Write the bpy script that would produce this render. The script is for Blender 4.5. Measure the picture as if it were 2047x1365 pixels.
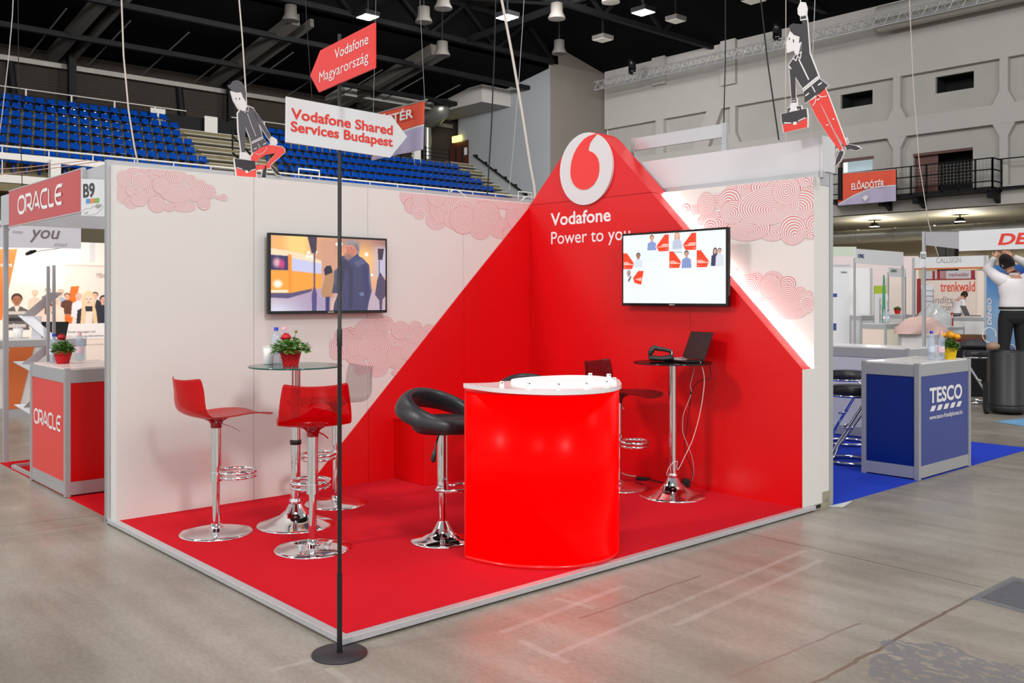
import bpy, bmesh, math, random
import numpy as np
from mathutils import Vector, Matrix
for _o in list(bpy.data.objects): bpy.data.objects.remove(_o)
S = bpy.context.scene
COL = S.collection
# ------------------------------------------------------------------ camera
CX, CY, CH = 6.562, -6.192, 1.539
YAW = math.radians(41.857); FP = 1871.8; HOR = 594.76
cam_data = bpy.data.cameras.new('camera')
cam = bpy.data.objects.new('camera', cam_data); COL.objects.link(cam)
cam.location = (CX, CY, CH)
cam.rotation_euler = (math.pi/2, 0, math.pi/2 - YAW)
cam_data.sensor_fit = 'HORIZONTAL'; cam_data.sensor_width = 36.0
cam_data.lens = FP/2047*36.0
cam_data.shift_y = -(682.5 - HOR)/2047
cam_data.clip_end = 300
S.camera = cam
# ------------------------------------------------------------------ world, exposure, hall lighting
W = bpy.data.worlds.new('hall_ambient'); S.world = W; W.use_nodes = True
_n = W.node_tree; _tc = _n.nodes.new('ShaderNodeTexCoord'); _sp = _n.nodes.new('ShaderNodeSeparateXYZ'); _mr = _n.nodes.new('ShaderNodeMapRange'); _cr = _n.nodes.new('ShaderNodeValToRGB')
_mr.inputs['From Min'].default_value = -1; _mr.inputs['From Max'].default_value = 1
_n.links.new(_tc.outputs['Generated'], _sp.inputs[0]); _n.links.new(_sp.outputs[2], _mr.inputs[0]); _n.links.new(_mr.outputs[0], _cr.inputs[0])
_e = _cr.color_ramp.elements                       # pale floor and stands around, darker roof overhead
_e[0].position = 0.0; _e[0].color = (.50, .49, .48, 1); _e[1].position = 1.0; _e[1].color = (.22, .23, .24, 1)
for _p, _v in ((.48, .62), (.54, .95), (.68, .80), (.80, .34)): _x = _e.new(_p); _x.color = (_v*.96, _v*.98, _v, 1)
_n.links.new(_cr.outputs[0], _n.nodes['Background'].inputs[0])
W.node_tree.nodes['Background'].inputs[1].default_value = 1.12
S.view_settings.view_transform = 'Standard'
S.view_settings.look = 'None'
S.view_settings.exposure = 0.0
S.view_settings.gamma = 1.0
S.view_settings.use_curve_mapping = False
S.cycles.max_bounces = 8; S.cycles.transparent_max_bounces = 16
S.cycles.caustics_reflective = False; S.cycles.caustics_refractive = False
S.cycles.sample_clamp_indirect = 6.0
LAMP = 0.195
def area_light(name, loc, target, size, watts, color=(1, 0.985, 0.965)):
    d = bpy.data.lights.new(name, 'AREA'); d.shape = 'DISK'; d.size = size; d.energy = watts*LAMP; d.color = color
    o = bpy.data.objects.new(name, d); COL.objects.link(o); o.location = loc
    v = Vector(target) - Vector(loc); o.rotation_euler = v.to_track_quat('-Z', 'Y').to_euler()
    return o
# rows of high-bay lamps hanging over the hall (above and behind the camera)
for (lx, ly, wt) in ((-2, -23, 11000), (23, -7, 11500), (14, -18, 3000), (5, -5, 2600), (12, 9, 900),
                     (-8, -6, 1500)):
    area_light('high_bay_lamp_light', (lx, ly, 14.5), (1.5, -2, 1), 3.0, wt)
# fill lights added to brighten the far wall, grey tower, grandstand and distant floor
for (lx, ly, tx, ty, tz, wt) in ((-20, 4, -42, 8, 8, 8500), (-22, 15, -42, 17, 8, 7000), (-24, 22, -40, 32, 9, 5800), (-8, 22, -16, 38, 8, 3900), (8, 22, 4, 38, 8, 3200), (-22, 24, -32, 38, 10, 3000), (0, 8, -2, 20, 0, 3500)):
    area_light('added_wall_fill', (lx, ly, 14.5), (tx, ty, tz), 3.0, wt)
# ------------------------------------------------------------------ projection helpers (photo pixel -> point on a plane)
FV = Vector((-math.cos(YAW), math.sin(YAW), 0)); RV = Vector((FV.y, -FV.x, 0)); CV = Vector((CX, CY, CH))
def ray(px, py): return FV + RV*((px-1023.5)/FP) + Vector((0, 0, (HOR-py)/FP))
def atz(px, py, z): r = ray(px, py); return CV + r*((z-CH)/r.z)
def atx(px, py, x): r = ray(px, py); return CV + r*((x-CX)/r.x)
def aty(px, py, y): r = ray(px, py); return CV + r*((y-CY)/r.y)
def atd(px, py, d): return CV + ray(px, py)*d
def depth(p): return (Vector(p)-CV).dot(FV)
def pix(p):
    d = Vector(p)-CV; z = d.dot(FV)
    return (1023.5+FP*d.dot(RV)/z, HOR-FP*d.z/z, z)
# ------------------------------------------------------------------ materials
def srgb(r, g, b):
    f = lambda c: (c/255)/12.92 if c/255 <= 0.04045 else ((c/255+0.055)/1.055)**2.4
    return (f(r), f(g), f(b), 1)
def mat(name, col, rough=0.5, metal=0.0, noise=0.0, scale=8.0, bump=0.0, emit=None, estr=0.0, spec=0.5, coat=0.0, stretch=None):
    m = bpy.data.materials.new(name); m.use_nodes = True
    nt = m.node_tree; b = nt.nodes['Principled BSDF']
    c = col if len(col) == 4 else (*col, 1)
    b.inputs['Base Color'].default_value = c
    b.inputs['Roughness'].default_value = rough; b.inputs['Metallic'].default_value = metal
    b.inputs['Specular IOR Level'].default_value = spec
    if coat: b.inputs['Coat Weight'].default_value = coat; b.inputs['Coat Roughness'].default_value = 0.05
    if emit is not None:
        b.inputs['Emission Color'].default_value = emit if len(emit) == 4 else (*emit, 1)
        b.inputs['Emission Strength'].default_value = estr
    if noise or bump:
        tc = nt.nodes.new('ShaderNodeTexCoord'); n = nt.nodes.new('ShaderNodeTexNoise'); n.inputs['Scale'].default_value = scale
        n.inputs['Detail'].default_value = 4
        if stretch:
            mp = nt.nodes.new('ShaderNodeMapping'); mp.inputs['Scale'].default_value = stretch
            nt.links.new(tc.outputs['Object'], mp.inputs[0]); nt.links.new(mp.outputs[0], n.inputs[0])
        else: nt.links.new(tc.outputs['Object'], n.inputs['Vector'])
        if noise:
            mx = nt.nodes.new('ShaderNodeMix'); mx.data_type = 'RGBA'
            mx.inputs[6].default_value = tuple(max(0, x*(1-noise)) for x in c[:3])+(1,)
            mx.inputs[7].default_value = tuple(min(1, x*(1+noise)) for x in c[:3])+(1,)
            nt.links.new(n.outputs['Fac'], mx.inputs[0]); nt.links.new(mx.outputs[2], b.inputs['Base Color'])
        if bump:
            bp = nt.nodes.new('ShaderNodeBump'); bp.inputs['Strength'].default_value = bump; bp.inputs['Distance'].default_value = 0.01
            nt.links.new(n.outputs['Fac'], bp.inputs['Height']); nt.links.new(bp.outputs[0], b.inputs['Normal'])
    return m
def tinted(name, col, diff, fac=0.6, rough=0.03):
    """tinted clear plastic / glass: see-through tint + some body colour + fresnel gloss"""
    m = bpy.data.materials.new(name); m.use_nodes = True; nt = m.node_tree
    nt.nodes.remove(nt.nodes['Principled BSDF']); out = nt.nodes['Material Output']
    tr = nt.nodes.new('ShaderNodeBsdfTransparent'); tr.inputs[0].default_value = (*col, 1)
    di = nt.nodes.new('ShaderNodeBsdfDiffuse'); di.inputs[0].default_value = (*diff, 1)
    gl = nt.nodes.new('ShaderNodeBsdfGlossy'); gl.inputs[1].default_value = rough
    a = nt.nodes.new('ShaderNodeMixShader'); a.inputs[0].default_value = fac
    b = nt.nodes.new('ShaderNodeMixShader'); lw = nt.nodes.new('ShaderNodeLayerWeight'); lw.inputs[0].default_value = .5
    pw = nt.nodes.new('ShaderNodeMath'); pw.operation = 'POWER'; pw.inputs[1].default_value = 4; nt.links.new(lw.outputs['Facing'], pw.inputs[0])
    fr = nt.nodes.new('ShaderNodeMath'); fr.operation = 'MULTIPLY_ADD'; fr.inputs[1].default_value = .45; fr.inputs[2].default_value = .035; nt.links.new(pw.outputs[0], fr.inputs[0])
    nt.links.new(di.outputs[0], a.inputs[1]); nt.links.new(tr.outputs[0], a.inputs[2])
    nt.links.new(fr.outputs[0], b.inputs[0]); nt.links.new(a.outputs[0], b.inputs[1]); nt.links.new(gl.outputs[0], b.inputs[2])
    nt.links.new(b.outputs[0], out.inputs[0])
    return m
def attr_mat(name, rough=0.4, emit=0.0, dif=1.0):
    """a printed or lit picture stored as a colour attribute"""
    m = bpy.data.materials.new(name); m.use_nodes = True; nt = m.node_tree; b = nt.nodes['Principled BSDF']
    a = nt.nodes.new('ShaderNodeAttribute'); a.attribute_name = 'Col'
    b.inputs['Roughness'].default_value = rough
    if emit:
        b.inputs['Base Color'].default_value = (0.01, 0.01, 0.01, 1)
        nt.links.new(a.outputs[0], b.inputs['Emission Color']); b.inputs['Emission Strength'].default_value = emit
    else: nt.links.new(a.outputs[0], b.inputs['Base Color'])
    return m
# ------------------------------------------------------------------ mesh building
class MB:
    def __init__(s): s.v = []; s.f = []; s.mi = []; s.sm = []; s.uv = []
    def add(s, vs, fs, mi=0, smooth=False, uvs=None):
        n = len(s.v); s.v += [tuple(p) for p in vs]
        for k, f in enumerate(fs):
            s.f.append([n+i for i in f]); s.mi.append(mi); s.sm.append(smooth)
            s.uv.append([uvs[i] for i in f] if uvs else None)
        return s
    def box(s, a, b, mi=0):
        x0, y0, z0 = [min(p, q) for p, q in zip(a, b)]; x1, y1, z1 = [max(p, q) for p, q in zip(a, b)]
        return s.add([(x0,y0,z0),(x1,y0,z0),(x1,y1,z0),(x0,y1,z0),(x0,y0,z1),(x1,y0,z1),(x1,y1,z1),(x0,y1,z1)],
              [(0,3,2,1),(4,5,6,7),(0,1,5,4),(1,2,6,5),(2,3,7,6),(3,0,4,7)], mi)
    def obox(s, o, a, b, c, mi=0):
        o, a, b, c = map(Vector, (o, a, b, c))
        vs = [o, o+a, o+a+b, o+b, o+c, o+a+c, o+a+b+c, o+b+c]
        fs = [(0,3,2,1),(4,5,6,7),(0,1,5,4),(1,2,6,5),(2,3,7,6),(3,0,4,7)]
        if a.cross(b).dot(c) < 0: fs = [f[::-1] for f in fs]
        return s.add(vs, fs, mi)
    def beam(s, p, q, w, h, up=(0,0,1), mi=0):
        p, q = Vector(p), Vector(q); d = (q-p).normalized(); side = d.cross(Vector(up))
        if side.length < 1e-4: side = d.cross(Vector((1,0,0)))
        side.normalize(); u = side.cross(d)
        return s.obox(p-side*w/2-u*h/2, side*w, q-p, u*h, mi)
    def prism(s, poly, vec, mi=0, side_mi=None):
        poly = [Vector(p) for p in poly]; vec = Vector(vec); n = len(poly)
        nrm = Vector((0,0,0))
        for i in range(n): nrm += poly[i].cross(poly[(i+1) % n])
        if nrm.dot(vec) < 0: poly = poly[::-1]
        vs = poly+[p+vec for p in poly]
        s.add(vs, [tuple(range(n-1, -1, -1)), tuple(range(n, 2*n))], mi)
        s.add(vs, [(i, (i+1) % n, n+(i+1) % n, n+i) for i in range(n)], mi if side_mi is None else side_mi)
        return s
    def poly(s, pts, mi=0): return s.add(pts, [tuple(range(len(pts)))], mi)
    def tube(s, pts, r, n=8, closed=False, mi=0, radii=None, flat=None):
        pts = [Vector(p) for p in pts]; m = len(pts); rings = []; up = Vector((0,0,1)); prev = None
        for i, p in enumerate(pts):
            if closed: d = pts[(i+1) % m]-pts[i-1]
            else: d = pts[min(i+1, m-1)]-pts[max(i-1, 0)]
            d.normalize()
            if prev is None:
                a = d.cross(up)
                if a.length < 0.05: a = d.cross(Vector((1,0,0)))
            else: a = prev - d*prev.dot(d)
            a.normalize(); prev = a; b = d.cross(a)
            rr = radii[i] if radii else r
            rb = flat[i] if flat else rr
            rings.append([p+a*(rr*math.cos(2*math.pi*k/n))+b*(rb*math.sin(2*math.pi*k/n)) for k in range(n)])
        vs = [q for R_ in rings for q in R_]; fs = []
        for i in range(m if closed else m-1):
            j = (i+1) % m
            for k in range(n): fs.append((i*n+k, i*n+(k+1) % n, j*n+(k+1) % n, j*n+k))
        s.add(vs, fs, mi, True)
        if not closed:
            s.add(rings[0], [tuple(range(n-1,-1,-1))], mi); s.add(rings[-1], [tuple(range(n))], mi)
        return s
    def lathe(s, prof, c=(0,0,0), n=32, mi=0, smooth=True):
        c = Vector(c); vs = []; fs = []
        for (r, z) in prof:
            for k in range(n): vs.append(c+Vector((r*math.cos(2*math.pi*k/n), r*math.sin(2*math.pi*k/n), z)))
        m = len(prof)
        for i in range(m-1):
            for k in range(n): fs.append((i*n+k, i*n+(k+1) % n, (i+1)*n+(k+1) % n, (i+1)*n+k))
        s.add(vs, fs, mi, smooth)
        if prof[0][0] > 1e-6: s.add(vs[:n], [tuple(range(n-1,-1,-1))], mi)
        if prof[-1][0] > 1e-6: s.add(vs[-n:], [tuple(range(n))], mi)
        return s
    def ball(s, c, rx, ry=None, rz=None, n=16, mi=0):
        ry = ry or rx; rz = rz or rx; c = Vector(c); h = n//2; vs = []; fs = []
        for i in range(h+1):
            t = math.pi*i/h
            for k in range(n):
                a = 2*math.pi*k/n
                vs.append(c+Vector((rx*math.sin(t)*math.cos(a), ry*math.sin(t)*math.sin(a), -rz*math.cos(t))))
        for i in range(h):
            for k in range(n): fs.append((i*n+k, i*n+(k+1) % n, (i+1)*n+(k+1) % n, (i+1)*n+k))
        return s.add(vs, fs, mi, True)
    def grid(s, P, mi=0, smooth=True):
        """P[i][j] points -> quads"""
        m, n = len(P), len(P[0]); vs = [p for r in P for p in r]
        return s.add(vs, [(i*n+j, i*n+j+1, (i+1)*n+j+1, (i+1)*n+j) for i in range(m-1) for j in range(n-1)], mi, smooth)
    def xform(s, M):
        s.v = [tuple(M @ Vector(p)) for p in s.v]; return s
    def build(s, name, mats, parent=None, bevel=0, solid=0, subsurf=0, seg=2, clip=None):
        me = bpy.data.meshes.new(name)
        o3 = Vector(parent['_o']) if parent is not None and '_o' in parent else Vector((0,0,0))
        me.from_pydata([tuple(Vector(p)-o3) for p in s.v], [], s.f)
        for m in (mats if isinstance(mats, (list, tuple)) else [mats]): me.materials.append(m)
        me.polygons.foreach_set('material_index', s.mi); me.polygons.foreach_set('use_smooth', s.sm)
        if any(u is not None for u in s.uv):
            L = me.uv_layers.new(name='UVMap'); i = 0; flat = []
            for f, u in zip(s.f, s.uv):
                for k in range(len(f)): flat += list(u[k]) if u else [0.0, 0.0]
            L.data.foreach_set('uv', flat)
        if clip:
            bm = bmesh.new(); bm.from_mesh(me)
            for (co, no) in clip:
                bmesh.ops.bisect_plane(bm, geom=bm.verts[:]+bm.edges[:]+bm.faces[:], plane_co=Vector(co)-o3, plane_no=no, clear_outer=True)
            bm.to_mesh(me); bm.free()
        me.update()
        o = bpy.data.objects.new(name, me); COL.objects.link(o)
        if parent is not None:
            o.parent = parent
            if '_o' in parent: o['_o'] = parent['_o']
        if solid:
            md = o.modifiers.new('thickness', 'SOLIDIFY'); md.thickness = solid; md.offset = 0
        if bevel:
            md = o.modifiers.new('bevel', 'BEVEL'); md.width = bevel; md.segments = seg; md.limit_method = 'ANGLE'
        if subsurf:
            md = o.modifiers.new('smooth', 'SUBSURF'); md.levels = subsurf; md.render_levels = subsurf
        return o
def tag(o, label, cat, group=None, kind=None):
    o['label'] = label; o['category'] = cat
    if group: o['group'] = group
    if kind: o['kind'] = kind
    return o
def struct(o): o['kind'] = 'structure'; return o
def thing(name, label, cat, loc=(0,0,0), group=None, rot=0):
    """an Empty at the thing's base; parts built in world coordinates are shifted to it (rot only for local-built parts)"""
    o = bpy.data.objects.new(name, None); COL.objects.link(o); o.empty_display_size = 0.05
    o.location = loc; o.rotation_euler = (0, 0, rot)
    if not rot: o['_o'] = tuple(loc)
    return tag(o, label, cat, group)
def local_thing(name, label, cat, group=None):
    o = bpy.data.objects.new(name, None); COL.objects.link(o); o.empty_display_size = 0.05
    return tag(o, label, cat, group)
def copy_tree(o, parent=None):
    kids = [k for k in ALLKIDS(o)]
    c = o.copy(); COL.objects.link(c)
    if parent is not None: c.parent = parent
    for k in kids: copy_tree(k, c)
    return c
def ALLKIDS(o): return [k for k in bpy.data.objects if k.parent == o]
class Frame:
    def __init__(s, o, u, v): s.o = Vector(o); s.u = Vector(u).normalized(); s.v = Vector(v).normalized(); s.n = s.u.cross(s.v).normalized()
    def p(s, a, b, c=0): return s.o+s.u*a+s.v*b+s.n*c
    def ab(s, P): d = Vector(P)-s.o; return d.dot(s.u), d.dot(s.v)
CAPH = []
def text(mb, txt, fr, x0, y0, w=None, h=None, bold=0.0, shear=0.0, off=0.0015, mi=0, align='L', space=1.0, thick=0.0, cap=None):
    cu = bpy.data.curves.new('t', 'FONT'); cu.body = txt; cu.size = 1; cu.offset = bold; cu.shear = shear; cu.resolution_u = 4; cu.space_character = space
    ob = bpy.data.objects.new('t', cu); COL.objects.link(ob)
    dg = bpy.context.evaluated_depsgraph_get(); me = bpy.data.meshes.new_from_object(ob.evaluated_get(dg))
    V = [v.co.copy() for v in me.vertices]; F = [tuple(p.vertices) for p in me.polygons]
    bpy.data.objects.remove(ob); bpy.data.meshes.remove(me); bpy.data.curves.remove(cu)
    if not V: return
    a0 = min(v.x for v in V); a1 = max(v.x for v in V); b0 = min(v.y for v in V); b1 = max(v.y for v in V)
    if cap: sx = w/(a1-a0); sy = cap/(.729 if not CAPH else CAPH[0]); b0 = 0.0      # y0 = baseline, cap = capital height
    elif w and h: sx = w/(a1-a0); sy = h/(b1-b0)
    elif w: sx = sy = w/(a1-a0)
    else: sx = sy = h/(b1-b0)
    if align == 'C': x0 -= (a1-a0)*sx/2
    if align == 'R': x0 -= (a1-a0)*sx
    mb.add([fr.p(x0+(v.x-a0)*sx, y0+(v.y-b0)*sy, off) for v in V], F, mi)
def ribbon(mb, pts, w, fr, closed=False, off=0.0015, mi=0):
    P = [Vector((p[0], p[1])) for p in pts]; n = len(P); L = []; R_ = []
    for i in range(n):
        a = P[i-1] if (i > 0 or closed) else None; b = P[(i+1) % n] if (i < n-1 or closed) else None
        d1 = (P[i]-a).normalized() if a is not None else None; d2 = (b-P[i]).normalized() if b is not None else None
        if d1 is None: d1 = d2
        if d2 is None: d2 = d1
        n1 = Vector((-d1.y, d1.x)); n2 = Vector((-d2.y, d2.x)); m = (n1+n2)
        m = m.normalized() if m.length > 1e-6 else n1
        k = min(1.6, 1/max(0.35, m.dot(n1)))
        L.append(P[i]+m*(w/2*k)); R_.append(P[i]-m*(w/2*k))
    vs = [fr.p(q.x, q.y, off) for q in L]+[fr.p(q.x, q.y, off) for q in R_]
    fs = [(n+i, n+(i+1) % n, (i+1) % n, i) for i in range(n if closed else n-1)]
    mb.add(vs, fs, mi)
def arc(cx, cy, r, a0, a1, n=10, ry=None):
    ry = ry or r
    return [(cx+r*math.cos(math.radians(a0+(a1-a0)*i/n)), cy+ry*math.sin(math.radians(a0+(a1-a0)*i/n))) for i in range(n+1)]
# ------------------------------------------------------------------ painted pictures (screens, posters)
class Paint:
    def __init__(s, nx, ny, col):
        s.nx, s.ny = nx, ny; s.a = np.ones((ny, nx, 3))*np.array(col, float)
        s.X, s.Y = np.meshgrid((np.arange(nx)+.5)/nx, (np.arange(ny)+.5)/ny)   # Y down
    def mix(s, m, c): s.a = s.a*(1-m[..., None])+np.array(c, float)*m[..., None]
    def blob(s, x, y, rx, ry, c, soft=0.3, al=1.0):
        d = np.sqrt(((s.X-x)/rx)**2+((s.Y-y)/ry)**2); s.mix(al*np.clip((1+soft-d)/(2*soft), 0, 1) if soft > 0 else al*(d < 1), c)
    def rect(s, x0, y0, x1, y1, c, soft=0.01, al=1.0):
        f = lambda v: np.clip(v/(2*soft)+.5, 0, 1)
        s.mix(al*f(s.X-x0)*f(x1-s.X)*f(s.Y-y0)*f(y1-s.Y), c)
    def poly(s, pts, c, blur=0, al=1.0):
        m = np.zeros(s.X.shape, bool); n = len(pts)
        for i in range(n):
            (x0, y0), (x1, y1) = pts[i], pts[(i+1) % n]
            if y0 == y1: continue
            cond = (s.Y > min(y0, y1)) & (s.Y <= max(y0, y1)); xi = x0+(s.Y-y0)*(x1-x0)/(y1-y0)
            m ^= cond & (s.X < xi)
        m = m.astype(float)
        for _ in range(blur):
            q = np.pad(m, 1, mode='edge'); m = (q[:-2,1:-1]+q[2:,1:-1]+q[1:-1,:-2]+q[1:-1,2:]+q[1:-1,1:-1]*2)/6
        s.mix(m*al, c)
    def person(s, x, y, h, hair, skin, top, soft=.12, asp=1.0, collar=None, longhair=False):
        """head-and-shoulders portrait; y = crown, h = head height"""
        w = h*0.36*asp
        if longhair: s.blob(x, y+h*.8, w*1.35, h*.95, hair, soft)
        s.poly([(x-w*.45, y+h*.8), (x+w*.45, y+h*.8), (x+w*.55, y+h*1.3), (x-w*.55, y+h*1.3)], skin, 1)
        s.poly([(x-w*.6, y+h*1.1), (x+w*.6, y+h*1.1), (x+w*2.2, y+h*1.45), (x+w*2.6, y+h*3.4), (x-w*2.6, y+h*3.4), (x-w*2.2, y+h*1.45)], top, 1)
        if collar: s.poly([(x-w*.6, y+h*1.08), (x+w*.6, y+h*1.08), (x, y+h*1.8)], collar, 1)
        s.blob(x, y+h*.40, w*1.12, h*.44, hair, soft)
        s.blob(x, y+h*.58, w*.92, h*.44, skin, soft)
        dk = tuple(v*.35 for v in skin)
        for e in (-.4, .4): s.blob(x+w*e, y+h*.52, w*.15, h*.035, dk, .4)
        s.blob(x, y+h*.80, w*.32, h*.03, (skin[0]*.7, skin[1]*.4, skin[2]*.4), .4)
        s.blob(x, y+h*.66, w*.12, h*.05, tuple(v*.8 for v in skin), .5)
def picture(name, paint, o, u, v, w, h, m, parent, off=0.0):
    """o = lower-left corner, u = right, v = up"""
    nx, ny = paint.nx, paint.ny; u = Vector(u); v = Vector(v); o = Vector(o)+u.cross(v)*off
    o3 = Vector(parent['_o']) if parent is not None and '_o' in parent else Vector((0,0,0))
    ii, jj = np.meshgrid(np.arange(nx)/(nx-1)*w, np.arange(ny)/(ny-1)*h)
    P = np.array(o-o3)+ii[..., None]*np.array(u)+jj[..., None]*np.array(v)
    idx = np.arange(nx*ny).reshape(ny, nx)
    F = np.stack([idx[:-1,:-1], idx[:-1,1:], idx[1:,1:], idx[1:,:-1]], -1).reshape(-1, 4)
    me = bpy.data.meshes.new(name); me.from_pydata(P.reshape(-1, 3).tolist(), [], F.tolist())
    at = me.color_attributes.new('Col', 'FLOAT_COLOR', 'POINT')
    c = np.clip(paint.a[::-1]/255, 0, 1); c = np.where(c <= .04045, c/12.92, ((c+.055)/1.055)**2.4)
    rgba = np.concatenate([c.reshape(-1, 3), np.ones((nx*ny, 1))], 1).astype(np.float32)
    at.data.foreach_set('color', rgba.ravel())
    me.materials.append(m); ob = bpy.data.objects.new(name, me); COL.objects.link(ob)
    if parent is not None: ob.parent = parent
    return ob
ORD = ['first','second','third','fourth','fifth','sixth','seventh','eighth','ninth','tenth','eleventh','twelfth','thirteenth','fourteenth','fifteenth','sixteenth','seventeenth','eighteenth','nineteenth','twentieth']
def ordinal(n):
    if n <= 20: return ORD[n-1]
    t = {2:'twenty', 3:'thirty', 4:'forty'}[n//10]
    return ({2:'twentieth',3:'thirtieth',4:'fortieth'}[n//10] if n % 10 == 0 else t+'-'+ORD[n % 10-1])
# ================================================================== materials
M = {}
M['white'] = mat('white_laminate', srgb(222, 218, 213), .45, noise=.02, scale=3)
M['white_gloss'] = mat('white_gloss_panel', srgb(232, 230, 230), .18, noise=.015, scale=2)
M['red_panel'] = mat('red_satin_panel', srgb(216, 6, 14), .33, noise=.06, scale=2.2, bump=.012)
M['red_edge'] = mat('red_painted_edge', srgb(214, 28, 30), .4, noise=.03, scale=4)
M['carpet'] = mat('red_carpet', srgb(202, 24, 38), .95, noise=.10, scale=160, bump=.5, spec=.1)
M['red_carpet2'] = mat('red_carpet_neighbour', srgb(205, 12, 26), .95, noise=.10, scale=140, bump=.4, spec=.1)
M['blue_carpet'] = mat('blue_carpet', srgb(40, 66, 190), .95, noise=.10, scale=140, bump=.4, spec=.1)
M['alu'] = mat('brushed_aluminium', srgb(184, 184, 186), .38, .5, noise=.06, scale=30, stretch=(1, 1, 12))
M['alu_flat'] = mat('scratched_aluminium_edging', srgb(205, 205, 208), .42, .55, noise=.10, scale=40)
M['dark'] = mat('black_underside', srgb(18, 18, 19), .8, noise=.1)
M['black'] = mat('black_plastic', srgb(20, 20, 22), .35, noise=.08, scale=20)
M['black_gloss'] = mat('black_gloss_plastic', srgb(10, 10, 12), .12, noise=.05)
M['pole'] = mat('black_painted_steel', srgb(24, 22, 22), .38, .2, noise=.15, scale=40)
M['worn_steel'] = mat('worn_black_steel_plate', srgb(52, 48, 52), .5, .3, noise=.22, scale=18)
M['chrome'] = mat('polished_chrome', (.82, .82, .83, 1), .06, 1.0, noise=.02)
M['leather'] = mat('black_leather', srgb(38, 37, 41), .38, noise=.10, scale=60, bump=.12)
M['letter_white'] = mat('white_vinyl_lettering', srgb(236, 232, 232), .4, noise=.01)
M['letter_red'] = mat('red_vinyl_lettering', srgb(226, 52, 36), .4, noise=.02)
M['sign_red'] = mat('red_sign_board', srgb(238, 48, 40), .38, noise=.02)
M['sign_white'] = mat('white_sign_board', srgb(222, 222, 224), .4, noise=.02)
M['red_acrylic'] = tinted('clear_red_acrylic', (.92, .012, .03), (.66, .004, .015), .80)
M['red_acrylic_solid'] = mat('deep_red_acrylic', srgb(150, 6, 22), .08, noise=.04, coat=.4)
M['grey_acrylic'] = tinted('smoked_grey_acrylic', (.82, .79, .79), (.40, .36, .36), .92)
M['dark_acrylic'] = tinted('dark_smoked_acrylic', (.55, .46, .47), (.06, .03, .035), .80)
M['grey_acrylic_solid'] = mat('smoked_acrylic_mount', srgb(84, 74, 76), .08, noise=.04)
M['glass'] = tinted('clear_table_glass', (.96, .99, .98), (.75, .82, .80), .96)
M['glass_edge'] = mat('green_glass_edge', srgb(36, 92, 80), .1, noise=.1, scale=20)
M['dark_glass'] = tinted('smoked_table_glass', (.30, .22, .22), (.05, .02, .02), .75)
M['dark_glass_edge'] = mat('smoked_glass_edge', srgb(26, 24, 24), .1, noise=.1)
M['rubber'] = mat('black_rubber', srgb(15, 15, 15), .7, noise=.1)
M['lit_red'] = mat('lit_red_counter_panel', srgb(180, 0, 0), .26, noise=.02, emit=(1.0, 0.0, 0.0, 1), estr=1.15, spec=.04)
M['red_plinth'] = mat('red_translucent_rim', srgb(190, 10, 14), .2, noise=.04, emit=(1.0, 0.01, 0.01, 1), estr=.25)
M['led'] = mat('white_led_strip', (1, 1, 1, 1), .5, noise=.01, emit=(1, .98, .96, 1), estr=16)
M['pet'] = tinted('clear_bottle_plastic', (.90, .93, .97), (.72, .80, .92), .74)
M['cap_blue'] = mat('blue_bottle_cap', srgb(24, 50, 190), .4, noise=.03)
M['cap_pink'] = mat('pink_bottle_cap', srgb(240, 170, 180), .4, noise=.03)
M['label_blue'] = mat('blue_white_bottle_label', srgb(205, 215, 235), .4, noise=.25, scale=60)
M['label_pink'] = mat('pink_white_bottle_label', srgb(236, 205, 214), .4, noise=.2, scale=60)
M['paper'] = mat('white_paper_cup', srgb(232, 230, 228), .6, noise=.02)
M['wicker_red'] = mat('red_woven_basket', srgb(205, 26, 36), .5, noise=.2, scale=60, bump=.3)
M['wicker_yellow'] = mat('yellow_woven_basket', srgb(236, 200, 30), .5, noise=.15, scale=60, bump=.3)
M['leaf'] = mat('green_leaves', srgb(98, 142, 62), .5, noise=.35, scale=30)
M['petal_red'] = mat('red_petals', srgb(190, 14, 30), .5, noise=.25, scale=60)
M['petal_yellow'] = mat('yellow_petals', srgb(240, 170, 20), .5, noise=.15, scale=60)
M['bud'] = mat('green_bud', srgb(140, 130, 70), .5, noise=.2)
M['soil'] = mat('potting_soil', srgb(50, 36, 28), .9, noise=.3)
M['screen'] = attr_mat('lit_screen_picture', .15, emit=1.0)
M['print'] = attr_mat('printed_picture', .45)
M['cable_grey'] = mat('grey_cable_sheath', srgb(170, 165, 165), .5, noise=.05)
M['rope'] = mat('off_white_rope', srgb(198, 188, 178), .8, noise=.08, scale=60)
M['cable_white'] = mat('white_cable_sheath', srgb(225, 222, 218), .5, noise=.05)
M['scanner'] = mat('charcoal_rubberised_plastic', srgb(48, 46, 48), .45, noise=.1, scale=40)
M['laptop'] = mat('black_laptop_shell', srgb(30, 24, 27), .25, .2, noise=.06)
M['tag_white'] = mat('frosted_white_plastic', srgb(228, 228, 226), .4, noise=.03)
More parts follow.
